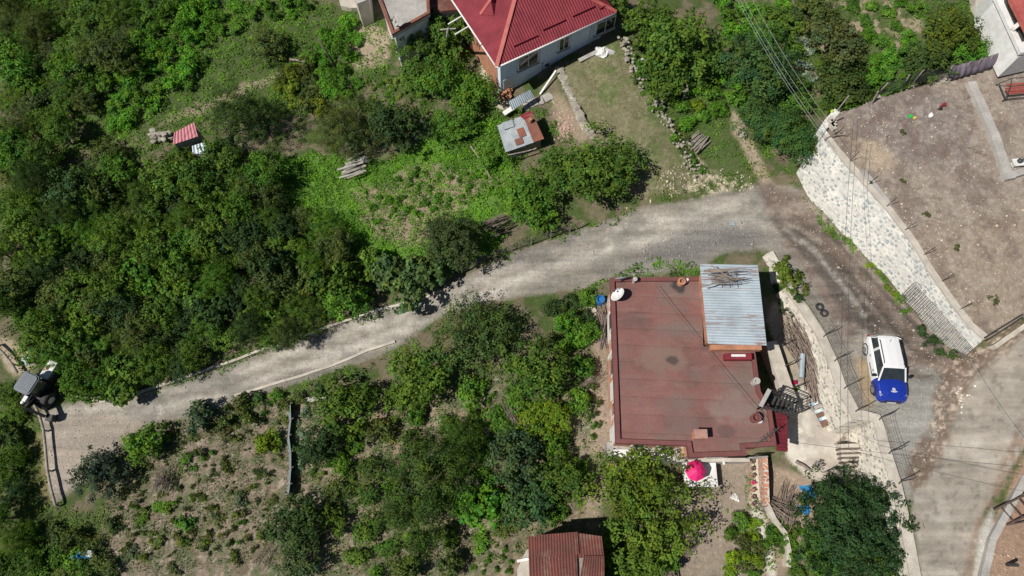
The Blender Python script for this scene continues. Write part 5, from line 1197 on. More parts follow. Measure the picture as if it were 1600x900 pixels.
toy(1469,171,(.02,.02,.02),'black toy next to the dark red toy','black_toy',[('l',0,0,.11,.12),('b',-.1,-.02,.07,.09)])
toy(1299,175,(.45,.60,.05),'tiny yellow green ball at the upper left corner of the dirt yard','ball',[('l',0,0,.09,.14)])
def branch(px, py, z, ang, L, label, n=7, r=.03, name='dead_branch', up=.15):
    c = P(px, py, z); mb = MB()
    for k in range(n):
        a = ang + R.gauss(0, .35); o = Vector((math.cos(ang), math.sin(ang), 0)) * R.uniform(-.4, .2) * L; l = L * R.uniform(.35, .8)
        p = [c + o + Vector((math.cos(a), math.sin(a), 0)) * l * s + Vector((R.uniform(-.05, .05), R.uniform(-.05, .05), .04 + up * s * R.random())) for s in (0, .35, .7, 1)]
        mb.tube(p, [r, r * .8, r * .55, r * .3], 5)
    return single(mb, name, 'deadwood', label, 'branch')
branch(1300,214,YZ + .15,.35,1.6,'forked dead branch lying across the upper end of the retaining wall', 6, .05)
branch(1385,222,YZ,.9,1.2,'thin dead branch on the pale soil patch of the dirt yard', 5)
branch(1520,235,YZ,-.6,1.2,'twiggy dead branch beside the yard wall', 8, .025)
branch(1510,155,YZ,.7,1.0,'thin twigs lying over the top of the yard wall', 6, .02)
branch(1440,390,YZ,.5,1.0,'thin stick left of a weed in the middle of the dirt yard', 3, .03)
branch(1310,690,.02,.6,1.6,'burnt branches on the stained part of the concrete yard', 8, .03)
c = P(1397,285,YZ); mb = MB(); mb.box((P(1358,292,YZ).x + .55, P(1358,292,YZ).y, YZ + .02), (.01, .01, .01))
q = [P(1343,268,YZ), P(1352,266,YZ), P(1388,312,YZ), P(1392,322,YZ), P(1384,322,YZ)]; mb = MB(); mb.prism([tuple(x)[:2] for x in q], YZ - .1, YZ + .07); single(mb, 'concrete_slab', 'concrete', 'long grey slab behind the coping of the tall retaining wall', 'slab')
mb = MB()
for i in range(3): p = P(1299,190 + i * 5,YZ); mb.box((p.x, p.y, YZ + .12), (.3, .5, .22), .5)
single(mb, 'concrete_block', 'concrete_light', 'pale concrete blocks at the upper left corner of the dirt yard', 'block')
# bollard, ladder frame on the right
c = G(1573,882); mb = MB(); mb.lathe([(.09,0),(.09,.8),(.07,.84)], (c.x, c.y, c.z), 12); single(mb, 'bollard', 'metal_dark', 'short dark bollard on the reddish soil at the lower right', 'bollard')
a = G(1548,797); t = thing('iron_ramp', 'long iron ladder frame lying on the reddish soil at the right edge', 'ladder', tuple(a))
a0 = a + Vector((0, 0, .25)); b0 = a0 + Vector((3.4, 1.6, .9)); off = Vector((.55, -.75, -.1))
MT['rustiron'] = M('rusty_iron', (.10, .06, .045), (.05, .035, .03), .8, 5, bmp=0)
for o in (Vector((0, 0, 0)), off): mb = MB(); mb.beam(a0 + o, b0 + o, .09); mb.build('side_rail', 'rustiron', t)
for k in range(7): mb = MB(); mb.beam(a0.lerp(b0, .1 + k * .13), a0.lerp(b0, .1 + k * .13) + off, .055); mb.build('rung', 'rustiron', t)
mb = MB(); mb.beam(a0 + off, b0 + off + Vector((.6, -.9, 0)), .06); mb.build('brace', 'rustiron', t)

# ------------------------------------------------------------------ things around the brown house
def tyre(px, py, z, label, dz=0):
    p = P(px, py, z); mb = MB(); prof = [(.14,.02),(.23,.0),(.255,.05),(.255,.12),(.23,.16),(.14,.14),(.14,.02)]
    vs = []; n = 20
    for rr_, zz_ in prof[:-1]:
        for j in range(n): a = 2 * math.pi * j / n; vs.append((p.x + rr_ * math.cos(a), p.y + rr_ * math.sin(a), z + zz_))
    k = 6; mb.add(vs, [(i * n + j, i * n + (j + 1) % n, ((i + 1) % k) * n + (j + 1) % n, ((i + 1) % k) * n + j) for i in range(k) for j in range(n)])
    o = single(mb, 'old_tyre', 'black', label, 'tyre', 'old tyres behind the wall coping'); return o
tyre(1280,480,1.5,'upper of two old tyres lying behind the coping of the curved wall')
tyre(1287,490,1.55,'lower of two old tyres, with a pale object in its hole')
# brushwood piles
def brush(px, py, z, L, wd, ang, n, label, r=.022, hh=.9, name='brushwood_pile'):
    c = P(px, py, z); mb = MB(); u_ = Vector((math.cos(ang), math.sin(ang), 0)); w_ = Vector((-u_.y, u_.x, 0))
    for k in range(n):
        s = R.uniform(-1, 1); o = w_ * s * wd + u_ * R.uniform(-.4, .4) * L * .5 + Vector((0, 0, R.uniform(.02, hh) * (1 - s * s * .7)))
        a = ang + R.gauss(0, .16); l = L * R.uniform(.3, .55); d = Vector((math.cos(a), math.sin(a), R.uniform(-.08, .08)))
        kx = R.gauss(0, .08); p = [c + o - d * l, c + o + w_ * kx, c + o + d * l * .6 + w_ * kx * 1.5, c + o + d * l]
        mb.tube(p, [r * 1.3, r, r * .8, r * .4], 4)
    o = mb.build(name, 'brush', org=(c.x, c.y, z)); o['kind'] = 'stuff'; o['label'] = label; o['category'] = 'brushwood'; return o
MT['brush'] = M('dry_brushwood', (.26, .20, .165), (.13, .10, .085), .9, 8, bmp=0)
brush(1268,566,.25,3.9,.85,math.radians(104),230,'big heap of dry brown brushwood against the curved retaining wall', .026, 1.0)
brush(1243,520,.3,2.4,.5,math.radians(110),40,'loose sticks above the brushwood heap')
brush(1040,880,-1.2,2.2,.5,math.radians(95),90,'bundle of dry sticks at the bottom of the garden', .024, .7)
brush(1062,850,-1.1,1.5,.7,math.radians(40),70,'scattered brown twigs in the lower garden', .016, .25)
brush(1232,785,-.9,2.4,.7,math.radians(60),60,'tangled sticks beside the brick garden wall', .022, .4)
brush(1205,790,-.9,1.6,.5,math.radians(150),45,'dark twigs at the end of the brick wall', .02, .5)
brush(782,355,-.4,1.8,.6,math.radians(30),40,'leafless grey bush beside the dark conifer', .022, 1.6)
brush(940,505,-.6,2.6,.15,math.radians(88),40,'firewood stacked against the left wall of the brown house', .03, .8)
brush(1187,398,.1,1.6,.35,math.radians(95),30,'thin red brown twigs on the verge behind the zinc roof', .012, .2)
brush(420,868,-2,1.5,.4,math.radians(60),30,'dead stalks at the bottom of the planted field', .014, .6)
brush(258,750,-2,1.6,.4,math.radians(80),40,'grey brown dead shrub in the planted field', .014, .9)
brush(795,640,-1,2.0,.3,math.radians(110),25,'leafless stems beside the row of trees', .014, .8)
brush(918,600,-.7,2.6,.3,math.radians(30),40,'dry stalks on the path left of the brown house', .013, .4)
# branches on the zinc roof
c = P(1135,432,5.13); mb = MB()
for k in range(13):
    a = R.gauss(0, .22); y = R.uniform(-.45, .5); l = R.uniform(.6, 1.35); d = Vector((math.cos(a), math.sin(a), 0)); o = c + Vector((R.uniform(-.3, .3), y, R.uniform(.02, .15)))
    mb.tube([o - d * l, o - d * l * .3 + Vector((0, R.uniform(-.08, .08), .03)), o + d * l * .4, o + d * l], [.035, .035, .028, .015], 5)
single(mb, 'branch_load', 'deadwood', 'crooked branches weighing down the top of the zinc roof', 'branches')
c = P(1130,434,5.13); mb = MB()
for i in range(3): mb.beam(c + Vector((-.7, -.35 + i * .12, .06)), c + Vector((.7, -.35 + i * .12, .06)), .03)
for i in range(3): mb.beam(c + Vector((-.45 + .45 * i, -.55, .08)), c + Vector((-.45 + .45 * i, .35, .08)), .03)
single(mb, 'roof_frame', 'rustiron', 'small rusty iron frame lying among the branches on the zinc roof', 'frame')
# blue drum and odds at the upper left corner of the house
c = G(937,472); mb = MB(); mb.lathe([(.27,0),(.30,.3),(.27,.6),(.22,.6),(.22,.45)], (c.x, c.y, c.z), 16); single(mb, 'blue_barrel', 'blue', 'blue plastic barrel at the upper left corner of the brown house', 'barrel')
for i, (x, y) in enumerate([(921,480),(926,487),(930,497),(919,492)]):
    c = G(x, y); mb = MB(); mb.box((c.x, c.y, c.z + .1), (.45, .3, .2), R.uniform(0, 1.5)); single(mb, 'concrete_block', 'concrete_light', 'pale block lying below the blue barrel', 'block', 'pale blocks below the blue barrel')
# painted pallet / crates
p = P(1284,640,.1); t = thing('pallet_stack', 'stack of brown boards painted with blue and white patches below the brushwood heap', 'board stack', (p.x, p.y, .1))
MT['crateblue'] = M('light_blue_boards', (.16, .38, .55), (.45, .55, .60), .7, 2.5, bmp=0)
MT['brownboard'] = M('brown_boards', (.20, .11, .075), (.13, .075, .055), .8, 4, bmp=0)
ang = math.radians(20); ux = Vector((math.cos(ang), math.sin(ang), 0)); uy = Vector((-ux.y, ux.x, 0))
for i in range(8):
    mt = ['brownboard', 'concrete', 'crateblue', 'concrete', 'crateblue', 'brownboard', 'crateblue', 'brownboard'][i]
    a = p + uy * (.95 - i * .24) + ux * R.uniform(-.08, .08) + Vector((0, 0, .28 + R.uniform(0, .08))); w = .62 if 0 < i < 7 else .45
    mb = MB(); mb.beam(a - ux * w, a + ux * w, .19, .05); b = mb.build('board', mt, t)
    if mt == 'crateblue':
        for s in (-.35, .2): mb = MB(); mb.box(a + ux * s + Vector((0, 0, .032)), (.25, .17, .012), ang); mb.build('white_patch', 'white', b)
mb = MB(); mb.box(p + Vector((.1, -.1, .12)), (1.1, 1.7, .24), ang); mb.build('base', 'brownboard', t)
c = P(1270,638,.1); mb = MB(); mb.lathe([(.17,0),(.18,.35),(.14,.35),(.13,.2)], (c.x, c.y, .05), 14); single(mb, 'bucket', 'concrete', 'small grey bucket at the left of the painted boards', 'bucket')
c = P(1258,555,.3); mb = MB(); mb.tube([P(1254,553,1.1), P(1252,590,1.0)], .16, 10); single(mb, 'metal_sheet_roll', 'tin', 'rolled grey sheet lying on the brushwood heap', 'sheet')
# wrought iron stair and railing
t = thing('iron_stair', 'black iron landing and railing at the lower right corner of the brown roof', 'stair', tuple(P(1215,640,.0)))
a, b, c, d = P(1182,640,2.9), P(1196,614,2.9), P(1240,630,2.2), P(1236,650,2.2)
def railing(p, q, h, n, nm='railing'):
    mb = MB(); up = Vector((0, 0, h)); mb.beam(p + up, q + up, .05); mb.beam(p + up * .1, q + up * .1, .04)
    for k in range(n + 1): x = p.lerp(q, k / n); mb.beam(x, x + up, .028 if k % n else .05)
    for k in range(n): x = p.lerp(q, k / n); y = p.lerp(q, (k + 1) / n); mb.beam(x + up * .45, y + up * .75, .02); mb.beam(x + up * .75, y + up * .45, .02)
    mb.build(nm, 'metal_dark', t)
railing(b, c, .9, 9); railing(a, d, .9, 9); railing(c + Vector((0, 0, -.1)), d + Vector((.1, 0, -.1)), .9, 4); railing(a, b, .85, 4)
for k in range(7):
    x = a.lerp(d, (k + .5) / 7); y = b.lerp(c, (k + .5) / 7); mb = MB(); mb.beam(x, y, .13, .03); mb.build('tread', 'metal_dark', t)
mb = MB(); mb.beam(b + Vector((-.1, 0, .95)), a + Vector((-.1, 0, .95)), .22, .03); mb.build('handrail_board', 'concrete', t)
for p in (c, d): mb = MB(); mb.beam(p, Vector((p.x, p.y, 0)), .07); mb.build('stair_post', 'metal_dark', t)
# stone steps and little plank roof by the big tree
t = thing('garden_steps', 'flight of pale concrete steps descending under the big dark tree', 'steps', tuple(P(1330,720,.2)))
for k in range(7):
    zt_ = 1.25 - k * .17; a, b = P(1312 + k * 1.5, 700 + k * 7.0, zt_), P(1343 + k * 2.4, 699 + k * 7.0, zt_); mb = MB(); mb.prism([(a.x, a.y), (b.x, b.y), (b.x, b.y + .22), (a.x, a.y + .22)], zt_ - .5, zt_); sp1 = mb.build('step', 'concrete_light', t)
    mb = MB(); mb.prism([(a.x - .03, a.y - .10), (b.x + .02, b.y - .10), (b.x + .02, b.y - .003), (a.x - .03, a.y - .003)], zt_ - .5, zt_ + .015); mb.build('timber_edge', 'bark', t)
q = [P(1290,757,.9), P(1318,755,.9), P(1315,733,1.15), P(1301,735,1.15)]
t = thing('plank_roof', 'small grey plank roof half under the big dark tree', 'roof', tuple(q[0].lerp(q[2], .5) - Vector((0, 0, 1))))
for k in range(6): mb = MB(); a = q[0].lerp(q[1], (k + .5) / 6); b = q[3].lerp(q[2], (k + .5) / 6); mb.beam(a, b, .17, .04); mb.build('plank', 'wood', t)
for p in q: mb = MB(); mb.beam(Vector((p.x, p.y, -.2)), p, .06); mb.build('post', 'wood', t)
# blue tarpaulin heaps with yellow bag
def heap(name, px, py, z, rx, ry, h, mat, label, cat, seed=0, rough_=.25):
    c = P(px, py, z); n = 20; k = 9; vs = []; rg = random.Random(seed)
    ph = [rg.random() * 6 for _ in range(6)]
    for i in range(k + 1):
        f = i / k
        for j in range(n):
            a = 2 * math.pi * j / n; w = 1 + rough_ * math.sin(3 * a + ph[0]) * .6 + rough_ * math.sin(5 * a + ph[1] + f * 3) * .5
            rr_ = math.sin(f * math.pi / 2) ** .8 * w; zz_ = h * math.cos(f * math.pi / 2) * (1 + rough_ * math.sin(4 * a + ph[2] + f * 5)) 
            vs.append((c.x + rx * rr_ * math.cos(a), c.y + ry * rr_ * math.sin(a), z + zz_ + rg.uniform(-.02, .03)))
    mb = MB(); mb.add(vs, [(i * n + j, (i + 1) * n + j, (i + 1) * n + (j + 1) % n, i * n + (j + 1) % n) for i in range(k) for j in range(n)] + [tuple(k * n + j for j in range(n))[::-1]])
    return single(mb, name, mat, label, cat, smooth=False)
MT['yellow'] = M('yellow_bag', (.60, .48, .14), (.48, .36, .12), .7, 3, bmp=0)
MT['tanbag'] = M('tan_bag', (.45, .30, .16), (.34, .22, .12), .7, 3, bmp=0)
MT['parasol'] = M('pink_parasol', (.68, .012, .16), (.55, .01, .12), .65, 2, bmp=0)
heap('blue_tarpaulin', 1264,769,-.7,.55,.50,.55,'tarpblue','crumpled blue tarpaulin, the upper of two beside the big dark tree','tarpaulin',1,.35)
heap('blue_tarpaulin', 1257,796,-.8,.34,.32,.4,'tarpblue','smaller blue tarpaulin bundle below the yellow bag','tarpaulin',2,.3)
heap('tan_bag', 1260,784,-.75,.26,.24,.45,'tanbag','tan sack between the two blue tarpaulins','sack',3)
heap('yellow_bag', 1252,783,-.75,.20,.22,.3,'yellow','yellow plastic bag left of the tan sack','bag',4)
heap('white_sack', 1145,777,-1.1,.17,.16,.2,'white','leftmost of three white lumps in the garden below the parasol','sack',5)
heap('white_sack', 1151,780,-1.1,.16,.16,.2,'white','rightmost of three white lumps in the garden below the parasol','sack',6)
heap('white_sack', 1149,774,-1.1,.15,.15,.2,'white','uppermost of three white lumps in the garden below the parasol','sack',7)
heap('white_tarpaulin', 943,82,1.7,.62,.42,.28,'white','crumpled white plastic sheet at the upper right foot of the blue house','tarpaulin',8,.4)
mb = MB(); a, b = P(905,95,1.6), P(935,80,1.7); mb.beam(a, b, .3, .12); single(mb, 'concrete_edge', 'concrete', 'grey concrete edge piece between the drainpipe and the white plastic sheet', 'edge')
heap('white_bag', 1003,100,1.3,.42,.38,.35,'white','white bag on the rubble at the edge of the hazel trees','bag',9)
heap('red_cloth', 1007,107,1.3,.30,.18,.3,'redmetal','dark red cloth beside the white bag on the rubble','cloth',10)
heap('covered_bundle', 131,871,-2.1,.75,.42,.5,'tarpblue','blue and white covered bundle in the shade at the lower left','bundle',11)
heap('white_cloth', 140,866,-1.75,.28,.2,.15,'white','white cloth on the blue bundle at the lower left','cloth',12)
MT['palebrick'] = M('pale_brick_rubble', (.48, .33, .27), (.34, .23, .19), .9, 4)
heap('pink_rubble', 882,195,.2,.3,.3,.15,'palebrick','pink rubble heap beside the terrace wall','rubble',13,.5)
mb = MB()
for i in range(90): g = G(882 + R.gauss(0, 7), 200 + R.gauss(0, 10)); mb.stone((g.x, g.y, g.z + .02), R.uniform(.05, .13))
o = single(mb, 'broken_brick', 'palebrick', 'scatter of broken pink bricks below the terrace wall', 'rubble', kind='stuff')
# parasol and table
c = P(1090,746,-.95); t = thing('garden_table', 'garden table under a white cloth below the brown house', 'table', (c.x, c.y, -1.0))
mb = MB(); mb.box((c.x, c.y + .1, -.27), (1.7, 1.15, .05)); mb.build('tabletop', 'wood', t)
for x in (-.7, .7):
    for y in (-.4, .6): mb = MB(); mb.beam((c.x + x, c.y + y, -1.05), (c.x + x, c.y + y, -.3), .06); mb.build('leg', 'wood', t)
mb = MB(); mb.box((c.x, c.y + .1, -.235), (1.9, 1.35, .015)); mb.box((c.x, c.y - .58, -.4), (1.9, .015, .33)); mb.box((c.x, c.y + .78, -.4), (1.9, .015, .33)); mb.box((c.x - .95, c.y + .1, -.4), (.015, 1.35, .33)); mb.box((c.x + .95, c.y + .1, -.4), (.015, 1.35, .33)); single(mb, 'tablecloth', 'white', 'white cloth spread over the garden table', 'tablecloth')
p = P(1088,735,.85); t = thing('parasol', 'bright pink round parasol beside the white garden table', 'parasol', (p.x, p.y, -1.0))
mb = MB(); n = 16; vs = [(p.x, p.y, .98)]
for rr_, zz_ in ((.32, .86), (.60, .64)):
    for j in range(n): a = 2 * math.pi * j / n; k = 1 if j % 2 == 0 else .93; vs.append((p.x + rr_ * k * math.cos(a), p.y + rr_ * k * math.sin(a), zz_ - (0 if j % 2 == 0 else .0)))
mb.add(vs, [(0, 1 + j, 1 + (j + 1) % n) for j in range(n)] + [(1 + j, 1 + n + j, 1 + n + (j + 1) % n, 1 + (j + 1) % n) for j in range(n)]); cn_ = mb.build('canopy', 'parasol', t); mo = cn_.modifiers.new('s', 'SOLIDIFY'); mo.thickness = .01
mb = MB(); mb.tube([(p.x, p.y, -1.05), (p.x, p.y, .97)], .025, 6); mb.build('pole', 'white', t); mb = MB(); mb.lathe([(.24,0),(.24,.06),(.05,.1)], (p.x, p.y, -1.05), 12); mb.build('base', 'concrete', t)
# brick garden wall and pale path kerb
q = [P(1192,712,.2), P(1194,745,.1), P(1195,775,-.1), P(1196,790,-.2)]
mb = MB(); wallstrip(mb, q, lerpz(q), lambda x, y, t: -1.4, .27, 1, 0, .3, .02); single(mb, 'brick_wall', 'brickwall', 'narrow orange brick wall running down from the house corner', 'wall')
q = [P(1197,792,-.4), P(1208,815,-.5), P(1224,835,-.6), P(1229,860,-.7), P(1228,885,-.7)]
mb = MB(); wallstrip(mb, q, lerpz(q), lambda x, y, t: -1.5, .28, 1, 0, .3, .03); single(mb, 'garden_kerb', 'concrete_light', 'curving pale kerb below the end of the brick wall', 'kerb')
for i in range(7):
    c = G(1174 + i * .2, 722 + i * 11); t = thing('potted_plant', 'small flowerpot in the row along the garden path', 'flowerpot', (c.x, c.y, c.z), 'flowerpots along the garden path')
    mb = MB(); mb.lathe([(.09,0),(.13,.2),(.14,.22),(.10,.22),(.09,.16)], (c.x, c.y, c.z), 12); mb.build('pot', 'terracotta', t)
    mb = MB()
    for k in range(12): a = R.random() * 6.28; mb.stone((c.x + .09 * math.cos(a), c.y + .09 * math.sin(a), c.z + .26 + R.uniform(0, .1)), .05)
    mb.build('flowers', 'parasol' if i in (3,) else 'plantgreen' if 'plantgreen' in MT else 'bark', t)
# white awning frames and pipe below the house
mb = MB(); mb.beam(P(1130,716,.3), P(1131,726,.3), .12, .1); single(mb, 'white_pipe', 'white', 'short white pipe sticking out below the brown house', 'pipe')
mb = MB(); a, b = P(958,707,.5), P(1055,714,.5)
for k, (s, w, m_) in enumerate([(.15,1.0,0),(.5,1.3,0),(.82,.8,0)]): p_ = a.lerp(b, s); mb.box((p_.x, p_.y, .42 + .05 * k), (w, .45, .06), -.03 * k)
single(mb, 'white_boards', 'white', 'white boards and sheets laid on the ledge below the brown roof', 'boards')
for i, (x, y) in enumerate([(1192,684),(1196,706)]):
    pass
q = [P(1170,715,.9), P(1200,713,.9)]; t = thing('iron_gate', 'small grey iron gate at the foot of the brown house corner', 'gate', tuple(q[0] - Vector((0, 0, 1.2))))
mb = MB(); mb.beam(q[0], q[1], .05); mb.beam(q[0] - Vector((0, 0, .9)), q[1] - Vector((0, 0, .9)), .05)
for k in range(9): p_ = q[0].lerp(q[1], k / 8); mb.beam(p_, p_ - Vector((0, 0, .9)), .03)
mb.build('bars', 'concrete', t)
# fallen trunks and white scrap
for a, b, r_, lb in [((736,232),(765,278),.07,'thin fallen trunk lying in the weeds below the green trees'),((747,250),(768,283),.045,'thinner stick beside the fallen trunk in the weeds'),((455,97),(478,101),.09,'pale timber lying at the end of the garden border'),((1240,722),(1262,735),.09,'weathered beam lying on the soil near the blue tarpaulin')]:
    p_, q_ = G(*a), G(*b); mb = MB(); mb.tube([p_ + Vector((0, 0, .3)), p_.lerp(q_, .5) + Vector((.05, 0, .34)), q_ + Vector((0, 0, .28))], [r_, r_ * .9, r_ * .7], 7); single(mb, 'fallen_trunk', 'deadwood', lb, 'log')
c = G(1160,213); mb = MB(); mb.stone((c.x, c.y, c.z + .15), .3, 1.1, 1, .7); single(mb, 'boulder', 'stone', 'single grey boulder beside the footpath under the feathery tree', 'boulder')
c = G(1144,350); mb = MB(); mb.prism([(c.x - .25, c.y - .1), (c.x + .2, c.y - .15), (c.x + .1, c.y + .25)], c.z, c.z + .08); single(mb, 'flat_stone', 'tin', 'flat grey triangular stone lying on the gravel road bend', 'stone')

# ------------------------------------------------------------------ vegetation
def quadleaves(c, nrm, size, asp, tone, rg):
    """one folded leaf per centre"""
    n = len(c); nrm = nrm / np.linalg.norm(nrm, axis=1, keepdims=True)
    t = rg.normal(size=(n, 3)); t -= nrm * (t * nrm).sum(1, keepdims=True); t /= np.linalg.norm(t, axis=1, keepdims=True); b = np.cross(nrm, t)
    L = (size * rg.uniform(.65, 1.3, n))[:, None]; Wd = L * asp
    V = np.stack([c - t * L * .5, c + b * Wd * .5 + nrm * L * .08, c + t * L * .5 - nrm * L * .12, c - b * Wd * .5 + nrm * L * .08], 1).reshape(-1, 3)
    Fq = np.arange(n * 4).reshape(-1, 4); T = np.repeat(tone, 4, axis=0); return V, Fq, T
def crownmesh(name, R_, Hc, nl, ncl, clr, lpc, ls, asp=.6, seed=0, up=.5, lobe=.5, base=.35, spiky=0, hue=.08, shape=1.0):
    rg = np.random.default_rng(seed)
    a = rg.uniform(0, 6.283, nl); r = R_ * np.sqrt(rg.uniform(0.02, 1, nl)) * (1 - lobe * .85); z = Hc * base + rg.uniform(.05, 1, nl) * (Hc * (1 - base) * .75) * (1 - (r / R_) ** 2 * shape)
    LC = np.stack([r * np.cos(a), r * np.sin(a), z], 1); LR = R_ * lobe * rg.uniform(.65, 1.15, nl)
    li = rg.integers(0, nl, ncl); d = rg.normal(size=(ncl, 3)); d[:, 2] = np.abs(d[:, 2]) * 1.1 - .35; d /= np.linalg.norm(d, axis=1, keepdims=True)
    rad = LR[li][:, None] * rg.uniform(.62, 1.06 + spiky, (ncl, 1)); CC = LC[li] + d * rad * np.array([1, 1, min(1.0, Hc / R_ * .62)])
    CC[:, 2] = np.maximum(CC[:, 2], .12 * Hc)
    ct_ = rg.uniform(.72, 1.28, ncl); ch_ = rg.normal(0, hue, ncl)
    n = ncl * lpc; ci = np.repeat(np.arange(ncl), lpc)
    off = rg.normal(size=(n, 3)); off /= np.linalg.norm(off, axis=1, keepdims=True); off *= (rg.uniform(.15, 1, (n, 1)) ** .5) * clr * rg.uniform(.6, 1.3, ncl)[ci][:, None]; off[:, 2] *= .75
    if spiky: off += d[ci] * rg.uniform(0, 1, (n, 1)) * clr * spiky * 3
    pos = CC[ci] + off; nm = off / clr * .6 + d[ci] * .4 + np.array([0, 0, up]) + rg.normal(size=(n, 3)) * .45
    tone = (ct_[ci] * rg.uniform(.78, 1.25, n))[:, None] * np.stack([1 + ch_[ci] * 1.6, 1 + ch_[ci] * .4, 1 - ch_[ci] * 1.2], 1)
    V, Fq, T = quadleaves(pos, nm, ls, asp, tone, rg)
    return npmesh(name, V, Fq, 'leaf', np.clip(T, .2, 2)), LC
def trunkmesh(name, LC, h0, r, seed):
    global R
    rg = random.Random(seed); mb = MB(); f = Vector((rg.uniform(-.1, .1), rg.uniform(-.1, .1), h0))
    mb.tube([(0, 0, -.4), (f.x * .4, f.y * .4, h0 * .5), f], [r * 1.4, r, r * .8], 7)
    for c in LC:
        c = Vector(c); m_ = f.lerp(c, .5) + Vector((rg.uniform(-.15, .15), rg.uniform(-.15, .15), .05)); mb.tube([f - Vector((0, 0, h0 * .2)), m_, c], [r * .6, r * .4, r * .12], 5)
    me = bpy.data.meshes.new(name); me.from_pydata(mb.v, [], mb.f); me.materials.append(MT['bark']); return me
PRO = {}
def proto(key, nvar, R_, Hc, nl, ncl, clr, lpc, ls, asp, h0=.8, tr=.10, **k):
    PRO[key] = []
    for i in range(nvar):
        me, LC = crownmesh('crown', R_, Hc, nl, ncl, clr, lpc, ls, asp, seed=hash_(key) + i, **k)
        PRO[key].append((me, trunkmesh('trunk', LC, h0, tr, i + 5), R_, Hc))
def hash_(s): return sum(ord(c) * (i + 3) for i, c in enumerate(s)) % 9973
#      key     n  R    H   lobes clusters clr lpc leaf asp
proto('hazel', 4, 2.0, 2.6, 9, 150, .30, 26, .165, .75, h0=.5, tr=.07, lobe=.48, spiky=.25)
proto('broad', 3, 3.2, 4.6, 13, 300, .36, 28, .19, .6, h0=1.4, tr=.14, lobe=.42, spiky=.2)
proto('fig', 2, 1.7, 2.4, 8, 130, .26, 18, .24, .7, h0=.6, tr=.08, lobe=.5)
proto('fine', 2, 2.6, 3.8, 12, 430, .26, 40, .13, .32, h0=1.3, tr=.12, lobe=.48, spiky=.35, up=.3)
proto('cedar', 2, 3.4, 5.0, 16, 620, .28, 40, .19, .32, h0=2.0, tr=.20, lobe=.42, spiky=.35, up=.25, hue=.04, shape=1.3)
proto('feather', 2, 2.6, 4.0, 12, 240, .40, 34, .20, .42, h0=1.6, tr=.12, lobe=.45, spiky=.3, up=.9, hue=.12)
proto('conifer', 1, 1.5, 3.6, 8, 300, .18, 40, .12, .35, h0=1.0, tr=.12, lobe=.45, spiky=.3, hue=.05, shape=1.4)
proto('loose', 2, 2.8, 3.4, 16, 330, .30, 26, .17, .5, h0=1.3, tr=.12, lobe=.36, spiky=.5)
proto('bush', 4, 1.0, 1.1, 6, 60, .22, 22, .135, .7, h0=.2, tr=.03, lobe=.5, base=.15)
proto('low', 4, .7, .6, 5, 32, .17, 18, .12, .75, h0=.1, tr=.02, lobe=.5, base=.1)
HZ = (.092, .170, .031); BR = (.105, .260, .030); DK = (.046, .088, .030); OL = (.095, .135, .040); BL = (.062, .125, .046); YG = (.160, .245, .022); SAGE = (.20, .29, .19); MID = (.095, .205, .030); CED = (.042, .092, .034)
def plant(kind, px, py, rpx, col, label, cat='tree', group=None, name='tree', var=None, hs=1.0, zmid=.55, jit=.12):
    me, tm, R_, Hc = PRO[kind][(R.randrange(len(PRO[kind])) if var is None else var % len(PRO[kind]))]
    g = G(px, py); d = CH * 1.02 - g.z; 
    cz = (P(px, py, g.z) - Vector((0, 0, CH))); depth = -( -cz.y * st + cz.z * ct); rw_ = rpx * depth / F; s = rw_ / R_
    b = G(px, py, Hc * s * hs * zmid)
    t = bpy.data.objects.new(name, None); COL.objects.link(t); t.location = b; t.rotation_euler = (0, 0, R.uniform(0, 6.283)); t.scale = (s, s * R.uniform(.9, 1.1), s * hs)
    tag(t, label, cat, group)
    k = R.uniform(1 - jit, 1 + jit); w = R.uniform(-jit, jit) * .3
    isb = kind in ('bush', 'low')
    for nm, m_ in (('foliage' if isb else 'crown', me), ('stem' if isb else 'trunk', tm)):
        o = bpy.data.objects.new(nm, m_); COL.objects.link(o); o.parent = t; o.color = (col[0] * k * (1 + w), col[1] * k, col[2] * k * (1 - w), 1)
    return t
def fillpoly(poly, spacing, seed=0, maxn=400, keep=None):
    rg = random.Random(seed); xs = [p[0] for p in poly]; ys = [p[1] for p in poly]; out = []
    for _ in range(maxn * 40):
        x = rg.uniform(min(xs), max(xs)); y = rg.uniform(min(ys), max(ys))
        if not bool(inpoly(np.array([x]), np.array([y]), poly)[0]): continue
        if keep and not keep(x, y): continue
        if all((x - a) ** 2 + (y - b) ** 2 > spacing ** 2 for a, b in out): out.append((x, y))
        if len(out) >= maxn: break
    return out
R = random.Random(21)
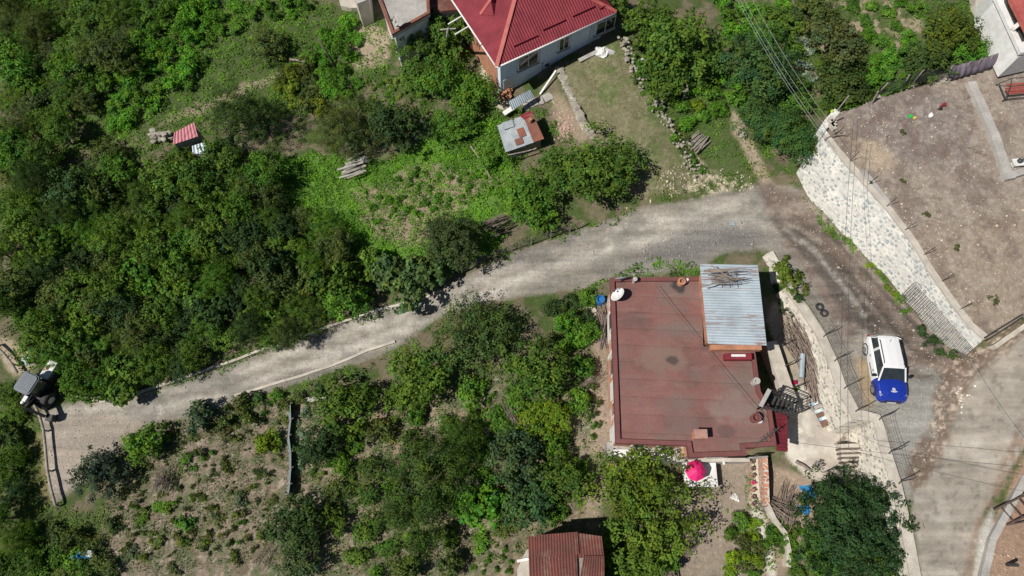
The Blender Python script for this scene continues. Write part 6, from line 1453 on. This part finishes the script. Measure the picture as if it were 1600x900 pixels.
# single trees, each with its own look
T = [
 ('fine',385,190,50,DK,'tall dark tree behind the pink roofed hut',1.1),
 ('hazel',272,268,46,HZ,'rounded tree just below the pink roofed hut',1.1),
 ('hazel',345,255,36,HZ,'green tree between the small hut and the tall dark tree',1),
 ('hazel',112,295,44,BL,'blue green tree on the left side above the thicket',1.1),
 ('hazel',170,240,30,OL,'olive green shrubby tree left of the pink roofed hut',.9),
 ('fine',548,200,52,OL,'feathery olive green tree above the pile of grey boards',.9),
 ('hazel',622,205,44,DK,'dark green tree touching the feathery olive tree',1.1),
 ('hazel',418,68,34,OL,'grey olive tree beside the path near the top edge',.9),
 ('broad',655,62,48,HZ,'dark leafy tree at the corner of the grey concrete roof',.9),
 ('hazel',706,62,40,HZ,'tree with a pale pole in it beside the red roof',1.1),
 ('hazel',690,118,42,MID,'green tree between the bare plot and the blue house',1.0),
 ('hazel',735,150,42,MID,'bright green tree beside the loose orange bricks',.9),
 ('hazel',712,192,34,MID,'green tree at the lower end of the row beside the blue house',.8),
 ('hazel',655,122,34,HZ,'dark tree at the lower edge of the bare plot',.9),
 ('conifer',708,372,44,(.065,.100,.040),'dark dense conifer above the gravel road',1.0),
 ('fig',628,440,52,(.085,.140,.050),'broad fig shrub with pale clumps above the long kerb',.9),
 ('fig',575,425,38,HZ,'fig shrub at the left of the broad pale fig',1.0),
 ('fig',672,425,38,(.080,.135,.048),'fig shrub right beside the dark conifer',.9),
 ('broad',925,268,78,HZ,'large walnut tree with a jagged shadow on the dry lawn',.75),
 ('hazel',835,318,50,MID,'leafy tree at the left foot of the large walnut tree',.9),
 ('hazel',865,272,44,HZ,'tree between the patched shed and the large walnut tree',.9),
 ('hazel',770,235,34,MID,'small green tree left of the patched shed',.8),
 ('loose',742,520,62,(.085,.140,.040),'tall loose tree reaching over the lower edge of the gravel road',1.1),
 ('hazel',655,582,54,HZ,'tree standing at the lower kerb end of the gravel road',1.1),
 ('hazel',625,625,36,HZ,'smaller tree below the tree at the kerb end',.9),
 ('hazel',850,578,52,HZ,'dark round tree in the row left of the brown house',1.1),
 ('hazel',545,632,50,HZ,'leafy dark tree beside the grey board in the planted field',1.1),
 ('hazel',500,690,38,DK,'dark tree right of the sheet fence',1.0),
 ('fine',640,775,92,(.080,.140,.032),'very large feathery tree in the lower middle',.9),
 ('fine',712,690,46,HZ,'dark feathery tree above the very large feathery tree',1.0),
 ('hazel',800,712,50,(.075,.125,.055),'grey green tree in the middle of the lower grove',1.1),
 ('hazel',870,755,44,HZ,'tree just above the rusty shed',1.0),
 ('hazel',820,780,46,BL,'bluish dark tree between the bright leaved shrub and the rusty shed',1.0),
 ('fig',752,790,46,BR,'bright green broad leaved tree left of the rusty shed',1.0),
 ('hazel',850,660,40,YG,'yellow green tree on the path left of the brown house',.8),
 ('hazel',458,815,46,DK,'dark round tree at the bottom of the sheet fence',1.1),
 ('hazel',465,868,42,(.080,.125,.055),'grey green tree at the bottom edge below the sheet fence',.9),
 ('bush',222,690,36,MID,'light green bush at the lower corner of the gravel road',1.3),
 ('bush',312,654,28,(.06,.10,.055),'dark spiky bush with a long shadow at the lower road edge',1.3),
 ('hazel',150,742,44,(.045,.070,.048),'dark bluish bush below the wide end of the gravel road',.8),
 ('bush',418,692,24,YG,'bright yellow green bush left of the sheet fence',1.2),
 ('loose',1015,795,96,(.120,.185,.026),'spreading yellow green tree below the brown house',.75),
 ('hazel',990,865,44,HZ,'dark shrub tree right of the rusty shed',.9),
 ('cedar',1356,840,98,CED,'very big dark evergreen tree at the lower right beside the steps',.8),
 ('feather',1380,862,48,YG,'light green tree growing in front of the very big dark evergreen',.9),
 ('hazel',1290,868,40,MID,'green tree at the left foot of the very big dark evergreen',.8),
 ('feather',1182,105,58,(.060,.125,.042),'feathery bright tree under the power cables',1.0),
 ('hazel',1060,82,60,HZ,'large hazel tree right of the white bag',1.0),
 ('hazel',1015,40,48,HZ,'hazel tree touching the right corner of the red roof',1.0),
 ('hazel',1035,118,42,HZ,'hazel tree above the wooden pole frame',.9),
 ('hazel',1095,95,40,HZ,'hazel tree left of the feathery bright tree',.9),
 ('feather',1195,190,42,(.060,.120,.036),'feathery tree beside the footpath and boulder',1.0),
 ('feather',1242,212,46,(.060,.125,.032),'dark feathery tree overhanging the end of the retaining wall',1.0),
 ('hazel',1240,150,36,MID,'green tree halfway along the power cables',.8),
 ('hazel',1322,128,46,(.070,.115,.034),'rounded tree leaning over the net fence',.9),
 ('hazel',1300,68,48,(.085,.110,.042),'brownish olive tree with a bare trunk on the soil slope',1.0),
 ('hazel',1444,104,36,(.070,.120,.034),'round tree at the left end of the tarpaulin screen',1.0),
 ('hazel',1480,52,50,(.085,.120,.020),'mossy yellow green tree next to the white house',.9),
 ('hazel',1520,78,30,BR,'bright green shrub tree against the white house terrace',.8),
 ('hazel',1275,20,40,OL,'olive tree at the top edge above the brownish tree',.9),
 ('hazel',1215,40,38,HZ,'dark tree at the top edge right of the power cables',.9),
 ('hazel',955,10,30,HZ,'tree leaning over the edge of the red roof',1.2),
 ('low',1234,425,24,(.11,.17,.03),'bright climbing vine on the wall beside the zinc roof corner',1.3),
]
for k, x, y, r, c, l, hs in T:
    cat = 'bush' if k in ('bush', 'low') else 'tree'
    plant(k, x, y, r, c, l, cat, None, {'conifer': 'conifer_tree', 'cedar': 'evergreen_tree', 'fig': 'fig_tree', 'bush': 'bush', 'low': 'climbing_vine'}.get(k, 'leafy_tree'), hs=hs, zmid=.5)
# the groves, where nothing tells one bush from the next
grp = [
 ([(0,320),(60,270),(90,340),(180,255),(240,300),(330,290),(420,260),(470,340),(545,370),(560,475),(470,518),(380,540),(300,570),(215,600),(165,610),(100,590),(60,540),(0,500)], 30, 'hazel', (24, 40), [HZ, HZ, MID, DK, OL], 'hazel bush in the dense thicket above the left half of the gravel road', 'thicket above the gravel road', 130, 1.15),
 ([(0,0),(185,0),(200,60),(170,130),(110,190),(80,235),(0,300)], 30, 'hazel', (24, 38), [HZ, HZ, MID, OL], 'hazel tree in the orchard under the cables in the top left corner', 'orchard in the top left corner', 50, 1.0),
 ([(190,0),(480,0),(470,30),(400,30),(330,60),(300,130),(210,180),(170,200),(180,120),(205,60)], 20, 'bush', (13, 22), [BR, BR, MID, MID], 'low bright green bush on the slope right of the orchard', 'bright bushes right of the orchard', 110, 1.0),
 ([(490,90),(505,50),(540,35),(560,60),(545,105),(570,135),(520,150),(495,130)], 17, 'bush', (13, 20), [BR, MID], 'bright green bush in the patch around the dark pole', 'bright bushes round the dark pole', 24, 1.0),
 ([(425,110),(480,100),(510,140),(500,170),(440,165)], 18, 'bush', (14, 20), [(.15,.21,.03), OL], 'yellowish bush above the feathery olive tree', 'yellowish bushes above the feathery olive tree', 12, 1.0),
 ([(200,705),(300,660),(440,640),(440,760),(400,880),(250,890),(170,850)], 40, 'low', (10, 20), [OL, (.12,.15,.07), MID], 'ragged weed patch among the crop plants of the planted field', 'weed patches in the planted field', 26, .8),
 ([(0,600),(20,610),(30,700),(22,800),(40,900),(0,900)], 28, 'hazel', (22, 32), [DK, HZ], 'dark bush at the left edge below the digger', 'dark bushes at the left edge', 16, 1.2),
 ([(30,830),(150,840),(190,900),(30,900)], 26, 'bush', (20, 30), [OL, MID], 'bush in the lower left corner around the blue bundle', 'bushes round the blue bundle', 12, 1.0),
 ([(560,650),(620,650),(700,620),(780,600),(920,480),(930,520),(900,640),(910,700),(900,800),(830,830),(740,860),(700,900),(560,900),(520,800),(530,720)], 40, 'bush', (18, 30), [HZ, MID, OL, MID], 'undergrowth bush in the grove between the feathery tree and the house path', 'undergrowth of the lower grove', 46, 1.0),
 ([(860,470),(925,455),(925,520),(870,560)], 22, 'bush', (16, 24), [DK, MID, BR], 'dark bush between the road and the blue barrel', 'bushes near the blue barrel', 10, 1.2),
 ([(1130,0),(1260,0),(1240,80),(1160,60),(1130,60)], 24, 'bush', (16, 24), [BR, MID], 'bright bush at the top edge under the power cables', 'bushes under the power cables', 16, 1.1),
 ([(1060,125),(1140,110),(1160,140),(1120,180),(1075,200),(1060,170)], 22, 'bush', (14, 20), [MID, BR, YG], 'green bush on the bank between the log pile and the footpath', 'bushes on the bank above the logs', 14, .9),
 ([(1330,0),(1450,0),(1420,60),(1400,110),(1340,100),(1350,40)], 23, 'bush', (12, 19), [BR, MID, MID], 'low bush on the soil slope above the net fence', 'low bushes on the soil slope', 26, .9),
 ([(1360,100),(1430,60),(1430,140),(1370,150)], 22, 'bush', (15, 22), [MID, BR], 'bush behind the net fence', 'bushes behind the net fence', 12, 1.1),
 ([(1290,95),(1350,110),(1360,160),(1305,170),(1290,150)], 22, 'bush', (16, 22), [HZ, MID], 'bush at the upper left corner of the dirt yard', 'bushes at the dirt yard corner', 8, 1.1),
 ([(950,820),(1050,830),(1050,900),(950,900)], 26, 'bush', (18, 26), [HZ, MID], 'shrub between the rusty shed and the stick bundle', 'shrubs beside the rusty shed', 10, 1.2),
 ([(1145,800),(1180,790),(1190,900),(1135,900)], 19, 'bush', (12, 18), [YG, MID, OL], 'garden shrub along the left side of the pale garden path', 'shrubs left of the garden path', 12, 1.1),
 ([(1195,815),(1222,810),(1225,850),(1205,850)], 17, 'bush', (14, 18), [MID], 'green shrub enclosed by the curving pale kerb', 'shrubs inside the curving kerb', 4, 1.1),
 ([(1232,810),(1270,830),(1290,900),(1225,900)], 22, 'bush', (14, 20), [HZ, MID], 'shrub right of the curving pale kerb', 'shrubs right of the curving kerb', 9, 1.1),
 ([(330,640),(400,620),(500,600),(520,620),(440,640),(350,665)], 22, 'low', (13, 20), [MID, OL, BL], 'low shrub along the lower kerb of the gravel road', 'low shrubs along the lower kerb', 12, 1.3),
 ([(465,630),(480,625),(475,740),(462,740)], 14, 'low', (9, 13), [SAGE], 'silvery sage plant along the sheet fence', 'silvery plants along the sheet fence', 10, 1.1),
 ([(1228,25),(1240,25),(1262,75),(1270,130),(1256,130),(1240,80)], 13, 'low', (8, 13), [(.26,.34,.30)], 'pale blue grey shrub in the strip right of the power cables', 'blue grey shrubs near the cables', 12, 1.4),
 ([(1215,400),(1230,400),(1262,455),(1255,470),(1225,470),(1215,430)], 13, 'low', (9, 14), [(.11,.16,.03), HZ], 'leafy vine clump on the stone wall beside the zinc roof', 'vine clumps beside the zinc roof', 14, 1.2),
 ([(1215,440),(1230,445),(1250,490),(1240,500),(1220,470)], 13, 'low', (9, 13), [DK, HZ], 'dark creeper at the shaded foot of the curved retaining wall', 'creepers at the wall foot', 8, 1.2),
 ([(985,55),(1000,75),(1012,110),(1022,150),(1035,165),(1022,180),(1000,140),(988,100)], 13, 'low', (9, 13), [MID, HZ], 'low weed growing over the rubble wall of the dry lawn', 'weeds on the rubble wall', 9, 1.2),
 ([(1055,185),(1085,225),(1100,268),(1088,272),(1062,225),(1045,200)], 13, 'low', (8, 12), [MID, OL], 'low weed on the crumbled bank beside the log pile', 'weeds on the crumbled bank', 8, 1.1),
 ([(1395,455),(1410,465),(1425,480),(1415,485)], 11, 'low', (9, 13), [MID, YG], 'weed clump at the foot of the tall retaining wall by the mesh panel', 'weeds at the foot of the tall wall', 4, 1.2),
 ([(1440,515),(1475,530),(1490,555),(1455,550)], 15, 'low', (10, 14), [DK], 'dark weed growing through the steel mesh panel', 'weeds in the mesh panel', 5, 1.5),
 ([(1350,395),(1372,410),(1395,450),(1380,450),(1355,415)], 12, 'low', (6, 10), [MID, YG], 'small weed tuft between the track and the tall retaining wall', 'small weed tufts beside the track', 7, .8),
]
for poly, sp_, kind, (r0, r1), cols, lab, g_, mx, hs in grp:
    for (x, y) in fillpoly(poly, sp_, len(lab), mx):
        plant(R.choice(['hazel', 'hazel', 'hazel', 'fine', 'broad', 'fig', 'loose']) if kind == 'hazel' else kind, x, y, R.uniform(r0, r1), R.choice(cols), lab, 'bush', g_, 'bush' if kind != 'hazel' else 'hazel_bush', hs=hs * R.uniform(.6, 1.3), zmid=.45, jit=.22)

# ---------------- stuff: weeds, grass, gravel
def scatter(poly, dens, seed, warpn=None, thr=.0, fine=1.6):
    W_ = [tuple(G(*p))[:2] for p in poly]; xs = [p[0] for p in W_]; ys = [p[1] for p in W_]; A_ = (max(xs) - min(xs)) * (max(ys) - min(ys)); rg = np.random.default_rng(seed)
    n = int(A_ * dens); x = rg.uniform(min(xs), max(xs), n); y = rg.uniform(min(ys), max(ys), n)
    wx = (fbm(x, y, 1.1, seed, 3) - .5) * 1.2; wy = (fbm(x, y, 1.1, seed + 9, 3) - .5) * 1.2
    k = inpoly(x + wx, y + wy, W_)
    if thr: k &= fbm(x, y, fine, seed + 3, 4) > thr
    return x[k], y[k], rg
def weeds(name, poly, dens, size, hgt, cols, label, cat, seed, thr=.45, asp=.6, fine=1.6):
    x, y, rg = scatter(poly, dens, seed, thr=thr, fine=fine); n = len(x)
    if n == 0: return
    clump = fbm(x, y, 2.2, seed + 40, 3); z = Hh(x, y) + hgt * rg.uniform(0, 1, n) * np.clip((clump - .3) * 3, .15, 1.5) + .01
    c = np.stack([x, y, z], 1); nm = rg.normal(size=(n, 3)) * .6 + np.array([0, 0, .9])
    ca, cb = np.array(cols[0]), np.array(cols[1]); f = np.clip((fbm(x, y, 1.4, seed + 77, 3) - .35) * 3.3, 0, 1)[:, None]
    tone = (ca * (1 - f) + cb * f) * rg.uniform(.7, 1.3, (n, 1))
    V, Fq, T_ = quadleaves(c, nm, size, asp, tone, rg); me = npmesh(name, V, Fq, 'leaf', T_)
    o = bpy.data.objects.new(name, me); COL.objects.link(o); o.color = (1, 1, 1, 1); return tag(o, label, cat, None, 'stuff')
G1, G2, G3, G4 = (.085, .185, .026), (.145, .320, .030), (.17, .24, .05), (.07, .125, .030)
weeds('weeds', [(425,250),(520,240),(600,255),(690,200),(790,180),(830,300),(770,400),(560,420),(440,330)], 260, .11, .34, ((.10,.24,.028), (.165,.37,.032)), 'lush bright weeds around the pile of grey boards', 'weeds', 101, .33)
weeds('weeds', [(120,0),(480,0),(600,30),(620,170),(480,180),(300,220),(130,260),(60,230)], 90, .14, .30, (G1, G2), 'bright weeds covering the upper left slope', 'weeds', 102, .40)
weeds('weeds', [(0,240),(140,230),(300,230),(540,250),(560,420),(540,500),(380,560),(200,620),(70,600),(0,560)], 50, .15, .35, (G4, G1), 'dim weeds growing between the thicket bushes', 'weeds', 103, .40)
weeds('weeds', [(22,640),(62,650),(72,780),(90,795),(180,800),(170,900),(0,900),(0,640)], 80, .13, .30, (G1, G3), 'rough green weeds at the left edge below the digger', 'weeds', 104, .38)
weeds('weeds', [(990,110),(1150,90),(1210,240),(1140,285),(1090,250),(1020,170)], 80, .12, .25, (G1, G2), 'weeds on the bank between the dry lawn and the footpath', 'weeds', 105, .44)
weeds('weeds', [(1120,0),(1545,0),(1545,100),(1470,120),(1300,190),(1200,250),(1130,120)], 70, .13, .28, (G1, G2), 'weeds on the slope above the dirt yard', 'weeds', 106, .45)
weeds('grass', [(1020,300),(1085,290),(1110,280),(1200,258),(1215,270),(1185,290),(1100,305),(1010,322)], 110, .11, .14, (G1, G3), 'grass strip between the dry lawn and the road bend', 'grass', 107, .42)
weeds('grass', [(1005,408),(1060,402),(1092,415),(1094,432),(960,432),(945,440),(920,470),(905,455)], 190, .12, .22, (G4, G2), 'grass strip along the upper wall of the brown house', 'grass', 108, .34)
weeds('grass', [(1228,262),(1250,285),(1290,335),(1340,392),(1330,398),(1280,350),(1240,300),(1222,280)], 130, .11, .15, (G1, G3), 'grass along the foot of the tall retaining wall', 'grass', 109, .46)
weeds('grass', [(1272,338),(1284,338),(1338,386),(1330,398),(1298,372)], 300, .12, .22, (G1, G2), 'dense green grass tuft strip at the foot of the tall retaining wall', 'grass', 119, .2)
weeds('weeds', [(480,600),(700,600),(800,560),(930,460),(935,700),(900,850),(700,900),(470,900)], 60, .13, .30, (G4, G1), 'undergrowth between the trees of the lower grove', 'weeds', 110, .47)
weeds('weeds', [(150,790),(220,700),(330,650),(480,610),(520,620),(470,900),(150,900)], 120, .10, .24, ((.085,.145,.05), (.17,.21,.11)), 'scattered small weeds in the planted field', 'weeds', 111, .45, fine=1.5)
weeds('grass', [(872,108),(962,62),(988,92),(1012,145),(1082,232),(1112,270),(1060,300),(1008,308),(928,222)], 90, .07, .04, ((.20,.18,.09), (.11,.15,.045)), 'short dry grass on the terrace lawn', 'grass', 112, .44)
weeds('weeds', [(770,170),(860,170),(905,230),(960,240),(870,330),(760,300)], 110, .13, .30, (G1, G2), 'weeds round the patched shed', 'weeds', 113, .38)
weeds('weeds', [(1165,715),(1180,715),(1184,800),(1165,800)], 150, .10, .22, (G1, G3), 'flower bed strip along the garden path', 'flower bed', 114, .3)
weeds('weeds', [(1140,790),(1290,800),(1300,900),(1130,900)], 60, .12, .25, (G1, G2), 'garden weeds around the pale kerb', 'weeds', 115, .48)
weeds('weeds', [(925,460),(945,560),(950,720),(1060,730),(1060,900),(940,900),(900,720)], 30, .12, .22, (G4, G1), 'weeds on the path beside the brown house', 'weeds', 116, .56)
weeds('weeds', [(1345,395),(1370,405),(1430,475),(1500,555),(1480,556),(1420,492)], 60, .10, .18, (G1, G3), 'weeds along the lower foot of the tall retaining wall', 'weeds', 117, .50)
weeds('weeds', [(640,60),(780,60),(800,170),(760,260),(640,200)], 70, .13, .3, (G4, G1), 'weeds under the trees beside the blue house', 'weeds', 118, .42)
weeds('grass', [(160,635),(330,592),(480,532),(600,490),(660,462),(680,452),(600,478),(480,520),(330,574),(210,614)], 130, .11, .16, (G1, G2), 'grass verge above the long kerb of the road', 'grass', 120, .42)
weeds('grass', [(330,648),(480,598),(620,545),(690,500),(700,520),(640,560),(500,612),(380,650)], 80, .12, .18, (G1, G2), 'grass verge below the lower kerb of the road', 'grass', 121, .45)
weeds('grass', [(760,425),(800,403),(900,368),(990,338),(1000,325),(900,352),(800,385),(740,405)], 120, .12, .22, (G4, G2), 'weeds at the foot of the roadside fence', 'weeds', 122, .38)
weeds('grass', [(860,462),(930,440),(950,470),(920,490),(870,490)], 120, .12, .22, (G4, G1), 'weeds beside the blue barrel and the road', 'weeds', 123, .40)
weeds('dry_weeds', [(150,790),(220,700),(330,650),(520,610),(700,610),(900,560),(900,880),(150,900)], 80, .11, .24, ((.24,.215,.13), (.13,.13,.07)), 'dry straw coloured weeds in the planted field', 'weeds', 124, .46, asp=.25, fine=2.4)
def gravel(name, poly, dens, r0, r1, col, label, seed, thr=.4):
    x, y, rg = scatter(poly, dens, seed, thr=thr); n = len(x); z = Hh(x, y) + .02
    r = rg.uniform(r0, r1, n) ** 1.0 * np.where(rg.uniform(0, 1, n) > .93, 1.9, 1)
    # little eight-sided stones: bottom ring of 4, top ring of 4, closed by a top face
    a0 = rg.uniform(0, 1.57, n); V = np.zeros((n, 8, 3))
    for k in range(4):
        a = a0 + k * 1.5708; rr_ = r * rg.uniform(.8, 1.25, n); V[:, k] = np.stack([x + rr_ * np.cos(a), y + rr_ * np.sin(a), z - .03], 1); V[:, 4 + k] = np.stack([x + rr_ * .6 * np.cos(a + .2), y + rr_ * .6 * np.sin(a + .2), z + r * .75], 1)
    b = np.arange(n)[:, None] * 8; Fq = np.concatenate([b + np.array([k, (k + 1) % 4, 4 + (k + 1) % 4, 4 + k]) for k in range(4)] + [b + np.array([4, 5, 6, 7])], 0)
    tone = np.repeat((np.array(col) * rg.uniform(.6, 1.45, (n, 1)))[:, None, :], 8, 1).reshape(-1, 3)
    me = npmesh(name, V.reshape(-1, 3), Fq, 'pebble', tone); o = bpy.data.objects.new(name, me); COL.objects.link(o); return tag(o, label, 'gravel', None, 'stuff')
m, nt, b = newmat('pebbles'); at = nt.nodes.new('ShaderNodeAttribute'); at.attribute_name = 'tone'; nt.links.new(at.outputs['Color'], b.inputs['Base Color']); b.inputs['Roughness'].default_value = .9; MT['pebble'] = m
gravel('gravel', ROAD, 4, .02, .045, (.28, .265, .24), 'loose stones strewn over the gravel road', 201, .42)
gravel('gravel', [(1005,385),(1100,345),(1200,340),(1230,380),(1130,395),(1085,415),(960,432)], 26, .025, .055, (.22, .215, .205), 'coarse dark gravel above the zinc roof', 202, .42)
gravel('gravel', [(1294,208),(1326,250),(1396,330),(1432,378),(1496,476),(1544,527),(1600,492),(1680,300),(1680,80),(1372,155)], 5, .018, .04, (.42, .36, .30), 'small stones scattered in the dirt yard', 203, .45)
gravel('gravel', [(1300,215),(1340,190),(1420,300),(1500,440),(1545,520),(1500,470),(1400,330)], 12, .02, .055, (.40, .34, .28), 'stony strip behind the coping of the tall wall', 204, .48)
gravel('gravel', [(1040,262),(1110,260),(1190,280),(1160,305),(1000,322),(960,345),(1000,310)], 18, .03, .08, (.42, .37, .29), 'rubble stones on the bank above the road bend', 205, .45)
gravel('gravel', [(1190,290),(1250,290),(1350,395),(1430,470),(1510,560),(1480,640),(1460,720),(1430,740),(1460,640),(1400,540),(1300,420)], 12, .025, .06, (.26, .215, .18), 'stony soil on the brown track', 206, .46)
gravel('gravel', [(1535,545),(1600,500),(1610,515),(1545,562),(1500,600),(1480,680),(1440,745),(1425,740),(1462,660),(1465,610),(1490,575)], 26, .025, .065, (.24, .185, .145), 'spilled stones along the edge of the paved road', 207, .42)
gravel('gravel', [(60,640),(180,640),(180,700),(100,775),(80,780)], 7, .02, .045, (.42, .36, .30), 'loose stones on the wide left end of the gravel road', 208, .4)
gravel('gravel', [(905,470),(945,480),(960,720),(915,830),(895,700)], 10, .025, .05, (.36, .29, .23), 'stones on the earth path beside the brown house', 209, .5)
gravel('gravel', [(1400,350),(1600,300),(1640,480),(1530,550)], 5, .025, .05, (.36, .28, .20), 'clods on the tan lower part of the dirt yard', 210, .45)
gravel('gravel', [(1600,715),(1560,800),(1525,880),(1520,960),(1680,960),(1680,640)], 8, .03, .07, (.36, .27, .20), 'stones on the reddish soil at the lower right', 211, .5)
gravel('gravel', [(1500,590),(1480,650),(1500,660),(1540,590)], 10, .05, .09, (.52, .48, .42), 'loose pale paving blocks at the broken road edge', 212, .4)

# seedlings in rows and yard weeds
def rows(poly, sx_, sy_, ang, rpx, cols, label, group, name, hs=1.3, jitp=4, mx=110):
    pts = []; ca, sa = math.cos(ang), math.sin(ang); xs = [p[0] for p in poly]; ys = [p[1] for p in poly]; cx, cy = sum(xs) / len(xs), sum(ys) / len(ys)
    for i in range(-60, 60):
        for j in range(-60, 60):
            x = cx + i * sx_ * ca - j * sy_ * sa + R.gauss(0, jitp); y = cy + i * sx_ * sa + j * sy_ * ca + R.gauss(0, jitp)
            if bool(inpoly(np.array([x]), np.array([y]), poly)[0]) and R.random() > .15: pts.append((x, y))
    R.shuffle(pts)
    for x, y in pts[:mx]: plant('low', x, y, R.uniform(*rpx), R.choice(cols), label, 'plant', group, name, hs=hs)
rows([(205,700),(300,665),(430,635),(440,760),(400,860),(180,880),(170,810)], 18, 14, -.5, (2.5, 9), [G3, (.12,.16,.06), MID, (.16,.18,.09), OL], 'small crop plant in the bare planted field at the lower left', 'crop plants in the planted field', 'crop_plant', 1.5, 7, 190)
rows([(560,300),(650,262),(780,262),(780,290),(700,330),(620,345),(575,345)], 17, 14, .5, (5, 9), [BR, MID], 'leafy crop plant in the brown plot above the dark conifer', 'crop plants in the brown plot', 'crop_plant', 1.2, 2.5, 60)
rows([(560,125),(640,115),(690,190),(660,220),(600,160)], 15, 13, 1.0, (5, 8), [G3, MID], 'crop plant in the striped bed between the trees', 'crop plants in the striped bed', 'crop_plant', 1.0, 2, 34)
rows([(740,610),(800,600),(790,700),(750,690)], 17, 15, .5, (5, 8), [MID], 'crop plant in the small clearing of the lower grove', 'crop plants in the clearing', 'crop_plant', 1.4, 2, 14)
rows([(900,540),(925,560),(935,660),(925,690),(905,640)], 15, 13, 1.2, (6, 9), [MID, OL], 'staked plant in the row left of the house path', 'staked plants by the house path', 'crop_plant', 1.8, 2, 22)
rows([(480,700),(560,700),(560,800),(500,800)], 19, 16, .4, (6, 9), [G3, MID], 'low plant in the clearing right of the sheet fence', 'plants right of the sheet fence', 'crop_plant', 1.2, 3, 20)
rows([(740,840),(800,835),(800,895),(730,895)], 17, 15, .4, (5, 8), [MID], 'crop plant in the dark soil left of the rusty shed', 'crop plants left of the rusty shed', 'crop_plant', 1.3, 2, 14)
for x, y, r, l in [(1412,206,6,'tiny weed near the green toy on the dirt yard'),(1413,281,6,'small weed behind the grey slab on the dirt yard'),(1449,336,8,'green weed in the middle of the dirt yard'),(1496,387,7,'green weed on the tan part of the dirt yard'),(1552,468,9,'grey green weed near the lower corner of the dirt yard'),(1358,287,4,'very small weed beside the grey slab')]:
    plant('low', x, y, r, (.09,.11,.045), l, 'weed', None, 'weed', hs=1.2)
for x, y, c, l in [(1243,597,(.50,.02,.12),'pink rose bush beside the brushwood heap'),(1244,606,MID,'green foot of the pink rose bush')]:
    plant('low', x, y, 6, c, l, 'flower', None, 'rose_bush', hs=1.5)
